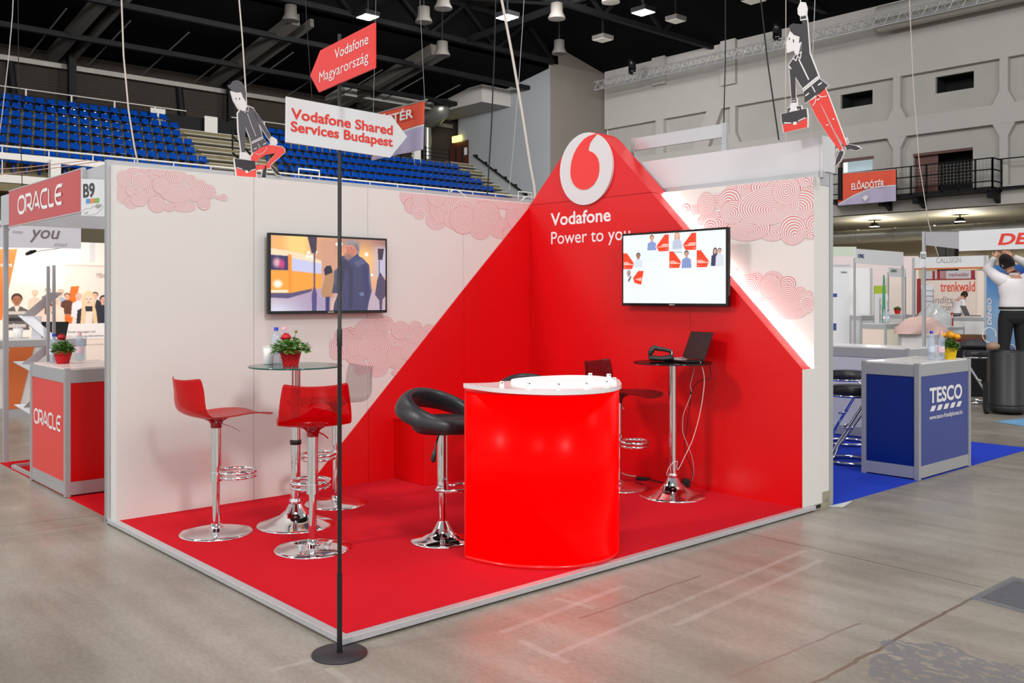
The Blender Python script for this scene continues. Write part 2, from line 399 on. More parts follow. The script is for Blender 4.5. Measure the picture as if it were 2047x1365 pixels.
def cloud_material():
    m = bpy.data.materials.new('red_line_print'); m.use_nodes = True; nt = m.node_tree; b = nt.nodes['Principled BSDF']
    uv = nt.nodes.new('ShaderNodeUVMap'); sx = nt.nodes.new('ShaderNodeSeparateXYZ'); nt.links.new(uv.outputs[0], sx.inputs[0])
    fr = nt.nodes.new('ShaderNodeMath'); fr.operation = 'FRACT'; nt.links.new(sx.outputs[0], fr.inputs[0])
    lt = nt.nodes.new('ShaderNodeMath'); lt.operation = 'LESS_THAN'; lt.inputs[1].default_value = .27; nt.links.new(fr.outputs[0], lt.inputs[0])
    mx = nt.nodes.new('ShaderNodeMix'); mx.data_type = 'RGBA'; mx.inputs[6].default_value = srgb(222, 218, 216); mx.inputs[7].default_value = srgb(214, 44, 52)
    nt.links.new(lt.outputs[0], mx.inputs[0]); nt.links.new(mx.outputs[2], b.inputs['Base Color']); b.inputs['Roughness'].default_value = .45
    return m
M['cloud'] = cloud_material()
PZ = .039          # platform top
WX = .104          # front of the long white wall
WY = -.047         # front of the short white wall
PY = -.2015        # front of the red peak
XE = 2.976         # right-hand end of the short wall
# ================================================================== platform
t = thing('exhibition_platform', 'low platform with red carpet and aluminium edging under the corner stand', 'platform', (1.5, -2, 0))
MB().box((-.03, -3.985, .012), (2.985, .03, .034)).build('deck', M['dark'], t)
MB().box((.02, -3.955, .03), (2.955, 0, PZ)).build('carpet', M['carpet'], t)
for a, b in (((-.03, -4.0, .010), (3.0, -3.952, PZ)), ((2.952, -3.952, .010), (3.0, -.06, PZ))):
    MB().box(a, b).build('edge_trim', M['alu_flat'], t, bevel=.002)
# ================================================================== long white wall on the left
wl = thing('partition_wall', 'long white stand wall with red swirl clouds and a red diagonal panel', 'stand wall', (0, -2, 0))
ys = [-3.978, -2.98, -1.983, -.985, .0]
for i in range(4):
    MB().box((.0, ys[i]+.0015, PZ), (WX, ys[i+1]-.0015, 2.431)).build('wall_panel', M['white'], wl)
MB().box((-.03, -3.97, .0), (-.001, .05, 2.44)).build('backing_panel', M['white'], wl)
MB().box((-.05, -3.99, 2.431), (-.006, .06, 2.476)).build('aluminium_rail', M['alu'], wl)
p = MB().box((-.052, -4.0, 0), (-.004, -3.955, 2.476))
for k in (-.043, -.028, -.013): p.box((k-.002, -4.002, 0), (k+.002, -4.0, 2.47))
p.build('aluminium_post', M['alu'], wl)
# red diagonal cladding: edge runs from the foot of the wall up to the corner
def diag(y): return .188+(y+2.422)*((2.43-.188)/(-.162+2.422))
sY = [-2.56, -1.983, -.985, -.15]
for a, b in zip(sY[:-1], sY[1:]):
    a2 = a+.0015; b2 = b-.0015
    pts = [(WX, a2, PZ), (WX, b2, PZ), (WX, b2, min(2.43, diag(b2))), (WX, a2, max(PZ, diag(a2)))]
    if a == sY[0]: pts = [(WX, -2.572, PZ), (WX, b2, PZ), (WX, b2, diag(b2))]
    MB().prism(pts, (.012, 0, 0), 0, 1).build('red_panel', [M['red_panel'], M['red_edge']], wl)
# ------------------------------------------------------------------ printed clouds
def cloud(name, parent, blobs, plane, val, spacing, nrm, clip, lift=.0008, wid=None):
    f = atx if plane == 'x' else aty
    mb = MB()
    for i, bl in enumerate(blobs):
        px, py, rx, ry = bl[:4]; spiral = bl[4] if len(bl) > 4 else 1
        c = f(px, py, val); e = f(px+1, py, val); u = f(px, py-1, val)
        hx = abs((e-c).y if plane == 'x' else (e-c).x)*rx; hz = abs((u-c).z)*ry
        off = lift+i*.0001; n = 40; NR = 8
        N = max(2, round(max(hz, hx*.8)/spacing)); vs = []; uvs = []; ph = (i*67) % 360/360
        rg_ = random.Random(i*31+int(px)); sw = (i % 3 == 0 and spiral) ; ec = 0 if sw else rg_.uniform(.30, .55); ea = rg_.uniform(math.pi*1.1, math.pi*1.9)
        ox, oz = hx*ec*math.cos(ea), hz*ec*math.sin(ea)
        for r in range(NR+1):
            for k in range(n+1):
                a = 2*math.pi*k/n; q = r/NR
                d = (hx*q*math.cos(a)+ox*(1-q), hz*q*math.sin(a)+oz*(1-q))
                P = Vector((val, c.y+d[0], c.z+d[1])) if plane == 'x' else Vector((c.x+d[0], val, c.z+d[1]))
                P += Vector(nrm)*off; vs.append(P); uvs.append((q*N*(1+ec*.5)+.27-((k/n+ph) if sw else 0)*(1-q**6), 0))
        fs = [(r*(n+1)+k, r*(n+1)+k+1, (r+1)*(n+1)+k+1, (r+1)*(n+1)+k) for r in range(NR) for k in range(n)]
        if plane == 'y': fs = [q[::-1] for q in fs]
        mb.add(vs, fs, 0, False, uvs)
    return mb.build(name, M['cloud'], parent, clip=clip)
c1 = [(305,382,30,20),(268,352,20,16),(300,350,18,12),(245,385,14,22,0),(262,405,14,12),(284,347,12,11),(313,347,18,13),(352,352,22,17),(380,360,12,10),(318,338,17,14),(247,357,15,16),(366,412,26,12),(338,414,12,9),(398,372,18,14),(313,408,18,17),(405,395,15,11),(440,395,12,5,0),(278,395,18,18),(261,381,11,11),(352,385,33,20,1),(389,391,13,13),(322,371,17,17),(281,364,17,16),(418,383,14,14),(407,407,13,13),(447,394,8,8)]
cloud('cloud_graphic', wl, c1, 'x', WX, .0098, (1,0,0), [((0,-3.972,0),(0,-1,0)), ((0,0,2.425),(0,0,1))])
c2 = [(815,393,16,18),(822,412,14,16),(836,420,14,16),(850,398,26,28),(872,440,22,20),(838,428,12,12),(885,420,26,26),(915,400,22,20),(940,392,18,16),(905,440,18,18),(958,398,26,22),(930,425,26,26),(1010,395,40,24),(1050,410,20,26),(1000,455,26,22),(1040,450,20,20),(1022,466,18,12),(960,463,20,16),(925,440,26,28),(872,393,18,20),(972,430,28,28),(1035,432,24,28),(985,448,16,14),(948,452,14,12)]
cloud('cloud_graphic', wl, c2, 'x', WX, .0138, (1,0,0), [((0,0,2.42),(0,0,1)), ((0,-.17,0),(0,1,0))])
c3 = [(790,684,26,20),(796,708,26,20),(700,668,14,14),(742,660,34,24),(768,648,19,16),(830,656,14,14),(857,660,12,12),(672,690,14,14),(686,670,18,14),(838,690,26,22),(712,712,20,18),(722,735,16,14),(790,720,20,16),(808,735,20,12),(836,712,24,20),(690,705,12,14),(755,732,22,22),(672,704,14,15),(800,660,18,18),(836,672,19,20),(690,676,17,16),(712,694,19,18),(752,694,33,28),(789,712,18,20),(822,704,20,18),(798,744,16,8)]
cloud('cloud_graphic', wl, c3, 'x', WX, .0125, (1,0,0), [((0,-.05,0),(0,1,0))])
# ================================================================== short white wall on the right
wr = thing('partition_wall', 'short white stand wall behind the tall red peak, with larger red swirl clouds', 'stand wall', (1.5, 0, 0))
zr = 2.415
MB().box((.11, WY, PZ), (1.60-.0015, .03, zr)).build('wall_panel', M['white'], wr)
MB().box((1.60+.0015, WY, PZ), (XE, .03, zr)).build('wall_panel', M['white'], wr)
MB().box((.0, .031, zr), (XE+.02, .075, 2.462)).build('aluminium_rail', M['alu'], wr)
MB().box((1.57, .027, zr-.01), (1.60, .076, 2.462)).build('rail_joint', M['alu'], wr)
MB().box((.0, .035, .0), (XE-.01, .07, 2.43)).build('backing_panel', M['white'], wr)
p = MB().box((XE-.04, .176, 0), (XE, .205, 2.462)).box((XE-.036, .208, 0), (XE-.004, .228, 2.462)); p.box((XE-.036, .203, .0), (XE-.010, .21, 2.46))
p.build('aluminium_post', M['alu'], wr)
MB().box((XE-.03, -.055, .0), (XE+.004, .175, .115)).build('end_plinth', mat('dusty_aluminium_plinth', srgb(170, 160, 140), .5, .3, noise=.12, scale=20, stretch=(1,1,8)), wr)
MB().box((XE-.04, .02, 2.362), (XE-.003, .175, 2.462)).build('side_rail', M['alu'], wr)
MB().box((XE-.05, -.03, .115), (XE-.006, .174, 2.36)).build('end_panel', M['white'], wr)
c4 = [(1385,420,24,10,0),(1372,415,10,10),(1472,378,22,18),(1500,372,28,20),(1530,372,30,18),(1590,372,60,26),(1622,372,30,24),(1433,402,14,16),(1404,440,10,10),(1420,437,22,16),(1458,400,24,24),(1437,443,22,20),(1598,430,40,30,0),(1620,445,30,34),(1600,410,36,30),(1545,466,26,16),(1495,458,44,24),(1420,450,14,14),(1412,408,18,24),(1465,424,26,24),(1535,412,62,38),(1572,382,28,28),(1585,460,28,30),(1612,360,14,14),(1624,470,12,8,0)]
cloud('cloud_graphic', wr, c4, 'y', WY, .0172, (0,-1,0), [((0,0,zr-.003),(0,0,1)), ((XE-.002,0,0),(1,0,0))])
c5 = [(1466,541,10,7),(1512,560,16,18),(1496,556,16,8),(1545,562,22,20),(1575,568,16,16),(1600,588,14,14),(1618,589,7,8),(1500,578,18,22),(1555,600,70,24,0),(1570,628,40,10,0),(1590,616,36,14,0),(1522,605,12,14),(1540,572,21,24),(1575,597,24,28),(1614,607,14,15)]
cloud('cloud_graphic', wr, c5, 'y', WY, .0135, (0,-1,0), [((XE-.002,0,0),(1,0,0))])
# ================================================================== red peak with emblem
pk = thing('feature_wall', 'tall red peak-shaped panel with white emblem disc and white lettering', 'display panel', (1.5, PY, 0))
LC = Vector((.866, 2.670)); LR = .317
def on_line(x): return 2.424+(x-.146)*.868
right = lambda x: 2.401-(x-1.597)*.9925
a1 = math.atan2(.70, .71); a0 = math.atan2(.751, -.66)
R2 = .322
top = [(LC.x+R2*math.cos(a0+(a1-a0)*i/14), LC.y+R2*math.sin(a0+(a1-a0)*i/14)) for i in range(15)]
xs = (top[0][0], top[-1][0])
BK = WY-.045       # back face of the peak block (a slot for the LED strip stays behind it)
def peak_poly(z0, z1):
    pts = []
    if z0 < 2.0: pts = [(.116, PZ), (2.976, PZ), (2.976, 1.029), (1.597-.0, 2.401), (.13, 2.401)]
    else: pts = [(.13, 2.405), (1.597-.004, 2.405)]+[q for q in top[::-1]]+[(.40, on_line(.40))]
    return pts
low = peak_poly(0, 1)
# lower part in two leaves with a vertical joint
JX = aty(1380, 700, PY).x
lf = [(.116, PZ), (JX-.0015, PZ), (JX-.0015, right(JX-.0015)), (1.597, 2.402), (.116, 2.402)]
rg = [(JX+.0015, PZ), (XE, PZ), (XE, 1.029), (JX+.0015, right(JX+.0015))]
for q in (lf, rg):
    MB().prism([(x, PY, z) for x, z in q], (0, BK-PY, 0), 0, 1).build('red_panel', [M['red_panel'], M['red_edge']], pk)
up = [(.128, 2.4055), (1.5925, 2.4055)]+top[::-1]
MB().prism([(x, PY, z) for x, z in up], (0, .20, 0), 0, 1).build('red_panel', [M['red_panel'], M['red_edge']], pk)
MB().box((XE, PY-.002, PZ+.002), (XE+.006, .055, 1.027)).build('white_end_cap', M['white'], pk)
# LED strip in the slot along the right slope
def slope_pt(x, inset=.010): return Vector((x-inset*.705, 0, right(x)-inset*.709))
a = slope_pt(1.60); b = slope_pt(2.955)
s = MB(); s.obox(Vector((a.x, BK+.004, a.z)), b-a, Vector((-.012*.705, 0, -.012*.709)), Vector((0, .035, 0)))
o = s.build('light_strip', M['led'], pk); o['label'] = 'glowing white strip'
fp = Frame((0, PY, 0), (1,0,0), (0,0,1))
# emblem: white disc with red drop
disc = [(LC.x+LR*math.cos(2*math.pi*k/72), PY-.0005, LC.y+LR*math.sin(2*math.pi*k/72)) for k in range(72)]
em = MB().prism(disc, (0, -.022, 0)).build('emblem_disc', mat('white_emblem_disc', srgb(214, 211, 213), .3, noise=.01), pk)
drop = [(.46,.917),(.30,.80),(.19,.70),(.145,.60),(.125,.52),(.14,.484),(.22,.45),(.307,.41),(.40,.33),(.48,.23),(.52,.11),(.53,0)]
drop += [(-.02+.55*math.cos(math.radians(-t)), -.045+.53*math.sin(math.radians(-t))) for t in range(6, 176, 8)]
drop += [(-.57,-.02),(-.56,.12),(-.52,.28),(-.44,.45),(-.33,.60),(-.20,.72),(-.04,.83),(.12,.885),(.3,.91)]
d3 = [(LC.x+LR*x, PY-.0225, LC.y+LR*z) for x, z in drop]
em2 = MB().prism(d3, (0, -.004, 0)).build('emblem_drop', mat('glossy_red_emblem', srgb(232, 30, 22), .18, noise=.05, scale=5, coat=.3), em)
def txt_rect(f, fr, p_lb, p_rt):
    a = fr.ab(f(*p_lb)); b = fr.ab(f(*p_rt)); return a[0], a[1], b[0]-a[0], b[1]-a[1]
fy = lambda px, py: aty(px, py, PY)
m = MB(); L = fp.ab(fy(1101, 451)); Rr = fp.ab(fy(1221, 441))
text(m, 'Vodafone', fp, L[0], L[1]+.0, w=Rr[0]-L[0], cap=.116, bold=.020)
m.build('lettering', M['letter_white'], pk)
m = MB(); L = fp.ab(fy(1102, 489))
text(m, 'Power to you', fp, L[0], L[1]+.004, w=.95, cap=.118, bold=.004)
m.build('lettering', M['letter_white'], pk)
# ================================================================== red storage box in the corner
t = thing('storage_box', 'plain red box bench standing in the corner behind the black leather stool', 'box', (.33, -1.1, PZ))
MB().box((.118, -1.73, PZ), (.545, -.21, .525)).build('body', M['red_panel'], t, bevel=.004)
MB().box((.117, -1.735, .527), (.55, -.206, .542)).build('lid', M['red_panel'], t, bevel=.003)
# ================================================================== televisions
def television(label, o, u, w, h, paint, brand):
    u = Vector(u); n = u.cross(Vector((0,0,1)))     # n = towards the viewer
    c = Vector(o)+u*w/2
    t = thing('television', label, 'television', tuple(c))
    b = MB(); P = Vector(o)
    b.obox(P-n*.035, u*w, n*.035, Vector((0,0,h)))
    b.build('bezel', M['black_gloss'], t, bevel=.004)
    MB().obox(P-n*.083+u*w*.3+Vector((0,0,h*.25)), u*w*.4, n*.0475, Vector((0,0,h*.5))).build('wall_bracket', M['black'], t)
    bw = .018
    picture('screen', paint, P+u*bw+Vector((0,0,bw*1.25)), u, (0,0,1), w-2*bw, h-bw*2.25, M['screen'], t, off=.0012)
    fr = Frame(P+n*.001, u, (0,0,1)); m = MB(); text(m, brand, fr, w*.5, bw*.35, h=bw*.5, align='C', bold=.02)
    m.build('maker_mark', M['letter_white'], t)
    return t
# screen 1: night street with yellow tram, walking man in a dark coat (blurred background)
P = Paint(420, 246, (236, 172, 128))
P.rect(0, 0, .30, .2, (250, 186, 110), .05); P.rect(.12, -.1, .31, .30, (255, 214, 130), .04); P.rect(.38, 0, .62, .55, (214, 158, 130), .06); P.rect(.6, -.1, 1.1, .18, (170, 120, 110), .08)
P.blob(.78, .3, .14, .22, (255, 196, 120), .7); P.rect(.9, .1, 1.1, .55, (200, 190, 214), .05)
P.rect(-.1, .72, 1.1, 1.1, (196, 170, 186), .06); P.blob(.1, 1.0, .25, .12, (222, 222, 240), .8); P.blob(.4, .9, .2, .2, (176, 156, 186), .8)
P.poly([(0,.17),(.22,.22),(.42,.32),(.42,.40),(0,.30)], (252, 226, 190), 4)
P.poly([(0,.26),(.14,.27),(.14,.46),(0,.46)], (56, 48, 96), 3); P.blob(.05,.36,.03,.06,(236,170,180),.5); P.blob(.09,.38,.02,.06,(220,60,130),.5)
P.poly([(.16,.29),(.42,.36),(.42,.50),(.16,.48)], (206, 206, 240), 4)
P.poly([(0,.46),(.14,.46),(.42,.5),(.42,.68),(.18,.80),(0,.78)], (255, 166, 60), 3); P.poly([(.14,.24),(.17,.26),(.17,.8),(.145,.8)], (255,150,50), 3)
P.rect(0,.72,.14,.755,(255,240,220),.01); P.blob(.055,.64,.035,.05,(255,252,236),.4); P.poly([(0,.76),(.16,.76),(.34,.70),(.33,.74),(.14,.83),(0,.82)], (92, 80, 120), 3)
for x,y,r in ((.31,.215,.014),(.30,.265,.016),(.335,.268,.018),(.555,.085,.015),(.585,.08,.017),(.82,.21,.018),(.87,.5,.012),(.375,.205,.01)): P.blob(x,y,r,r*1.55,(255,252,240),.3)
P.poly([(.30,0),(.38,0),(.375,.18),(.37,.22),(.335,.22)], (66, 54, 76), 1); P.rect(.352,.2,.364,.72,(84,74,110),.004); P.poly([(.35,.68),(.366,.68),(.38,.78),(.376,1),(.338,1),(.336,.78)], (86, 76, 130), 1)
P.poly([(.44,.44),(.46,.39),(.50,.38),(.515,.46),(.52,.49),(.45,.53)], (44, 38, 60), 1)
P.poly([(.45,.52),(.52,.47),(.54,.55),(.52,.82),(.43,.82),(.415,.75),(.43,.66)], (190, 140, 100), 2); P.rect(.455,.81,.49,1,(50,50,110),.006); P.blob(.55,.95,.05,.14,(240,190,150),.5)
P.poly([(.58,.26),(.63,.23),(.68,.27),(.74,.23),(.79,.27),(.845,.36),(.86,.60),(.87,.72),(.84,.9),(.83,1),(.52,1),(.53,.9),(.565,.76),(.51,.76),(.53,.58),(.56,.40)], (70, 68, 104), 1)
P.poly([(.565,.72),(.58,.69),(.56,.75)], (236,220,220), 0); P.poly([(.60,.3),(.64,.3),(.60,.7),(.57,.72)], (56,54,84), 2); P.poly([(.78,.3),(.83,.4),(.85,.7),(.82,.9),(.79,.6)], (60,60,104), 3)
P.blob(.665,.16,.052,.115,(232,148,124),.15); P.blob(.735,.13,.022,.09,(150,142,150),.3); P.poly([(.62,.10),(.64,.04),(.69,.03),(.735,.06),(.75,.15),(.735,.2),(.72,.12),(.69,.085),(.65,.09)], (128, 116, 122), 1); P.blob(.66,.24,.035,.05,(206,140,124),.5)
P.blob(.695,.185,.028,.075,(204,124,104),.6); P.blob(.655,.232,.032,.030,(168,120,104),.5); P.blob(.668,.262,.03,.022,(150,112,100),.6); P.rect(.632,.118,.655,.126,(128,84,72),.004); P.rect(.664,.122,.69,.130,(128,84,72),.004); P.rect(.636,.140,.652,.146,(110,66,58),.003); P.rect(.668,.144,.686,.150,(110,66,58),.003)
P.poly([(.653,.13),(.66,.19),(.645,.195),(.642,.185)],(196,112,92),1); P.blob(.722,.17,.010,.028,(216,132,112),.4); P.blob(.685,.05,.05,.03,(158,150,154),.8); P.poly([(.62,.10),(.64,.05),(.66,.045),(.64,.09)],(170,160,160),1)
P.poly([(.60,.28),(.66,.34),(.70,.44),(.69,.98),(.66,.98),(.66,.5)],(58,56,88),3); P.poly([(.70,.33),(.78,.26),(.82,.32),(.74,.40)],(92,92,130),4); P.poly([(.845,.38),(.86,.6),(.868,.72),(.855,.72),(.84,.55)],(104,106,150),2); P.poly([(.75,.76),(.79,.74),(.80,.79),(.77,.80)],(110,120,160),1); P.poly([(.53,.45),(.555,.42),(.55,.6),(.525,.7)],(88,84,116),3)
P.poly([(.66,.30),(.74,.20),(.76,.26),(.70,.34)], (66,76,120), 1); P.rect(.645,.165,.665,.17,(120,60,60),.004); P.poly([(.515,.77),(.54,.75),(.53,.81),(.51,.8)],(220,150,130),1)
P.poly([(.925,.12),(.985,.12),(.97,.28),(.93,.28)], (64, 52, 66), 1); P.rect(.936,.28,.944,.5,(80,80,130),.003)
P.poly([(.935,.5),(.95,.46),(.975,.52),(1,.58),(1,.8),(.97,.85),(.965,1),(.945,1),(.94,.86),(.90,.78),(.92,.58)], (84, 72, 100), 1)
scr1 = P
e0 = [atx(x, y, .19) for x, y in ((537, 628), (774, 623), (772, 475), (537, 464))]
W1 = e0[1].y-e0[0].y
television('wall television showing a grey-haired man in a dark coat beside a yellow tram', (.19, e0[0].y, e0[0].z), (0,1,0), W1, (e0[3].z-e0[0].z+e0[2].z-e0[1].z)/2, scr1, 'SAMSUNG')
P = Paint(420, 242, (240, 249, 252)); P.blob(.6, .6, .6, .5, (250, 253, 253), .9)
OR = (252, 66, 30)
def tile_l(x, y):  # red left, person right
    P.poly([(x,y),(x+.04,y),(x+.115,y+.155),(x+.095,y+.235),(x,y+.235)], OR, 0)
    for k, ww in enumerate((.05,.07,.1)): P.rect(x+.005, y+.135+k*.016, x+.005+ww, y+.145+k*.016, (255,236,230), .002)
    P.rect(x+.005, y+.21, x+.03, y+.215, (255,220,210), .002); P.blob(x+.115, y+.165, .009, .017, (255,250,250), .2); P.blob(x+.115,y+.165,.004,.008,OR,.2)
def tile_r(x, y):
    P.poly([(x,y),(x-.04,y),(x-.125,y+.16),(x-.1,y+.235),(x,y+.235)], OR, 0)
    for k, ww in enumerate((.06,.07,.1)): P.rect(x-.005-ww, y+.135+k*.016, x-.005, y+.145+k*.016, (255,236,230), .002)
    P.rect(x-.03, y+.21, x-.005, y+.215, (255,220,210), .002); P.blob(x-.125, y+.165, .009, .017, (255,250,250), .2); P.blob(x-.125,y+.165,.004,.008,OR,.2)
P.person(.30, .015, .085, (140,86,60), (230,176,150), (138,160,214), asp=.62); P.person(.55, -.0, .085, (212,150,120), (244,200,180), (196,206,226), asp=.62, longhair=True)
P.rect(0,.235,.4,.4,(242,250,252),.002); P.rect(.4,.235,.74,.27,(242,250,252),.002)
P.person(.16, .265, .085, (60,48,50), (180,130,110), (226,234,246), asp=.62); P.rect(0,.475,.4,.6,(246,251,252),.002)
P.person(.64, .265, .085, (60,50,62), (214,168,150), (136,156,208), asp=.62); P.person(.905, .25, .07, (66,48,52), (220,176,160), (52,58,92), asp=.6, longhair=True); P.person(.945, .25, .07, (70,50,54), (230,186,170), (226,230,240), asp=.6)
P.rect(.5,.505,1,.62,(248,252,252),.002)
tile_r(.47, .02); tile_r(.73, .02); tile_l(0, .26); tile_l(.475, .265); tile_l(.735, .265)
P.poly([(.215,.53),(.19,.73),(.12,.70),(.105,.63),(.16,.53)], OR, 1); P.poly([(.12,.65),(.2,.62),(.19,.68)], (255,190,180), 2); P.blob(.06,.56,.018,.05,(170,140,140),.4); P.poly([(.05,.66),(.08,.6),(.09,.61),(.06,.69)],(90,96,120),1)
scr2 = P
e1 = [aty(x, y, -.285) for x, y in ((1243, 611), (1455, 614), (1455, 454), (1243, 468))]
television('wall television with a white screen of red-and-portrait tiles on the red peak', (e1[0].x, -.285, e1[0].z), (1,0,0), e1[1].x-e1[0].x, (e1[3].z-e1[0].z+e1[2].z-e1[1].z)/2, scr2, 'SAMSUNG')
# ================================================================== bar stools with clear acrylic shells (local space: +x forward, z up from carpet)
def stool_base(t, sm, seat_h, ring_h, base_r=.228, dome=.055, col_split=.36, lever=-1):
    MB().lathe([(base_r, 0), (base_r, .005), (base_r*.94, .011), (.14, .021), (.07, .028), (.036, .031), (.033, .034), (.032, .058), (.0, .058)], n=56).build('base', M['chrome'], t)
    MB().lathe([(.0235, .05), (.0235, col_split)], n=24).build('column', M['chrome'], t)
    MB().lathe([(.031, col_split-.012), (.0315, col_split), (.0315, seat_h-.055)], n=24).build('column_sleeve', M['chrome'], t)
    MB().lathe([(.034, seat_h-.075), (.036, seat_h-.05), (.05, seat_h-.03), (.085, seat_h-.012), (.09, seat_h-.006)], n=24).build('seat_mount', sm, t)
    MB().tube([(.02, lever*.03, seat_h-.05), (.07, lever*.07, seat_h-.075), (.11, lever*.10, seat_h-.105)], .0055, 8).build('height_lever', M['chrome'], t)
    r = MB(); c = (.145, 0, ring_h)
    r.tube([(c[0]+.118*math.cos(2*math.pi*k/32), .118*math.sin(2*math.pi*k/32), ring_h) for k in range(32)], .0125, 10, closed=True)
    r.tube([(c[0]+.118*math.cos(2*math.pi*k/32), .118*math.sin(2*math.pi*k/32), ring_h-.03) for k in range(32)], .010, 8, closed=True)
    r.lathe([(.037, ring_h-.045), (.037, ring_h+.012)], n=20)
    r.build('footrest_ring', M['chrome'], t)
def shell_mesh(seat_h):
    prof = [(.340,-.016,.160),(.318,-.006,.176),(.22,.006,.195),(.14,.008,.205),(.06,.003,.21),(-.02,-.004,.213),(-.09,-.006,.214),(-.145,.004,.214),(-.185,.03,.213),(-.21,.07,.210),(-.225,.12,.205),(-.236,.17,.198),(-.246,.215,.191),(-.252,.248,.186)]
    P = []; nv = 13
    for i, (x, z, hw) in enumerate(prof):
        row = []
        f = min(1, max(0, (i-6)/5))         # 0 on the seat .. 1 on the back
        for k in range(nv):
            s = -1+2*k/(nv-1); q = abs(s)**2.4
            xx = x + f*.055*q; zz = z + (1-f)*.016*q + (f*.016*q if i > 9 else 0)
            if i == 0: xx -= .03*abs(s)**4
            row.append((xx, s*hw, seat_h+zz))
        P.append(row)
    return MB().grid(P)
def acrylic_stool(kind, label):
    t = local_thing('bar_stool', label, 'bar stool', 'acrylic bar stools')
    am, sm = {'red': (M['red_acrylic'], M['red_acrylic_solid']), 'grey': (M['grey_acrylic'], M['grey_acrylic_solid']), 'dark': (M['dark_acrylic'], M['grey_acrylic_solid'])}[kind]
    o = shell_mesh(.745).build('seat_shell', am, t, solid=.007, subsurf=1)
    stool_base(t, sm, .745, .375)
    return t
def put(t, x, y, ang, z=PZ, sc=1.0):
    t.location = (x, y, z); t.rotation_euler = (0, 0, ang)
    if sc != 1.0: t.scale = (sc, sc, sc)
    return t
red = acrylic_stool('red', 'clear red acrylic bar stool standing alone beside the left edge of the carpet'); _d0 = RV*.70+FV*.71; put(red, .849, -3.61, math.atan2(_d0.y, _d0.x))
r2 = copy_tree(red); r2['label'] = 'clear red acrylic bar stool seen from behind, partly covered by the black sign pole'; put(r2, 1.601, -3.346, math.atan2(.42, -.90))
g1 = acrylic_stool('grey', 'smoky grey clear acrylic bar stool on the far side of the glass table'); put(g1, .622, -2.591, math.atan2(-.995, -.08))
d1 = acrylic_stool('dark', 'dark smoked acrylic bar stool behind the glowing counter, beside the laptop table')
_p = atz(1236, 971, .05); _dr = RV*.78-FV*.62; put(d1, _p.x, _p.y, math.atan2(_dr.y, _dr.x))
# ------------------------------------------------------------------ black leather stools with a padded hoop back
def leather_stool(label):
    t = local_thing('bar_stool', label, 'bar stool', 'black leather hoop-back stools')
    h = .752
    MB().lathe([(.20, 0), (.20, .006), (.19, .014), (.13, .026), (.07, .048), (.048, .085), (.030, .12)], n=48).build('base', M['chrome'], t)
    MB().lathe([(.0235, .09), (.0235, .36)], n=24).build('column', M['chrome'], t)
    MB().lathe([(.033, .345), (.033, h-.085)], n=24).build('column_sleeve', M['chrome'], t)
    r = MB()
    rg = [(.035, -.05, .33), (.04, -.115, .335), (.09, -.145, .34), (.17, -.13, .345), (.225, -.06, .345), (.24, 0, .345), (.225, .06, .345), (.17, .13, .345), (.09, .145, .34), (.04, .115, .335), (.035, .05, .33)]
    r.tube(rg, .0105, 8); r.lathe([(.038, .31), (.038, .36)], n=16); r.tube([(0, -.05, .33), (.035, -.05, .33)], .0105, 8); r.tube([(0, .05, .33), (.035, .05, .33)], .0105, 8)
    r.build('footrest_ring', M['chrome'], t)
    MB().lathe([(.0, h-.09), (.10, h-.09), (.165, h-.08), (.175, h-.07)], n=24).build('seat_pan', M['black'], t)
    MB().lathe([(.0, h-.075), (.17, h-.075), (.19, h-.055), (.195, h-.02), (.18, h+.002), (.13, h+.014), (.0, h+.018)], n=40).build('seat_cushion', M['leather'], t)
    # hoop: low at the front, high and leaning out at the back
    pts = []; ra = []; fl = []
    for k in range(40):
        a = 2*math.pi*k/40; b = (1-math.cos(a))/2          # 0 front .. 1 back
        bb = b**1.1
        pts.append((.195*math.cos(a)-.055*bb, .225*math.sin(a), h-.035+.150*bb)); ra.append(.034+.004*bb); fl.append(.046+.036*bb)
    hp = MB().tube(pts, .04, 14, closed=True, radii=ra, flat=fl)
    hp.build('hoop_backrest', M['leather'], t, subsurf=1)
    MB().tube([(.04, -.05, h-.045), (.05, -.10, h-.10), (.055, -.135, h-.17)], .005, 8).build('height_lever', M['black'], t)
    MB().tube([(.055, -.135, h-.165), (.056, -.142, h-.19), (.058, -.152, h-.23), (.059, -.156, h-.245)], .01, 10, radii=[.006, .013, .016, .006]).build('lever_grip', M['black'], t)
    return t
lt = leather_stool('black leather hoop-back bar stool standing left of the glowing counter')
_d = RV*.80-FV*.60; put(lt, 1.962, -2.647, math.atan2(_d.y, _d.x))
lt2 = copy_tree(lt); lt2['label'] = 'black leather hoop-back bar stool hidden behind the glowing counter, only its top rim showing'
_p = atd(1056, 765, 6.85); _d = -FV*.98+RV*.1; put(lt2, _p.x, _p.y, math.atan2(_d.y, _d.x))
# ================================================================== bar tables
def table_base(t, h, r=.253, mid=None):
    MB().lathe([(r, 0), (r, .006), (r*.95, .012), (r*.7, .032), (r*.42, .062), (r*.25, .10), (.045, .135), (.034, .15)], n=56).build('base', M['chrome'], t)
    MB().lathe([(.0, .14), (.040, .14), (.042, .16), (.034, .175)], n=24).build('collar', M['chrome'], t)
    MB().lathe([(.031, .15), (.031, h-.02)], n=28).build('column', M['chrome'], t)
    MB().lathe([(.0, h-.022), (.09, h-.02), (.09, h-.0125)], n=28).build('top_plate', M['chrome'], t)
    if mid: MB().lathe([(.034, mid), (.037, mid+.002), (.037, mid+.030), (.034, mid+.032)], n=28).build('clamp_ring', M['black'], t)
TB = (.997, -3.127)
_rg = H_T1 = 1.092-PZ
t = local_thing('bar_table', 'round clear glass bar table with chrome column by the long white wall', 'table'); put(t, TB[0], TB[1], 0)
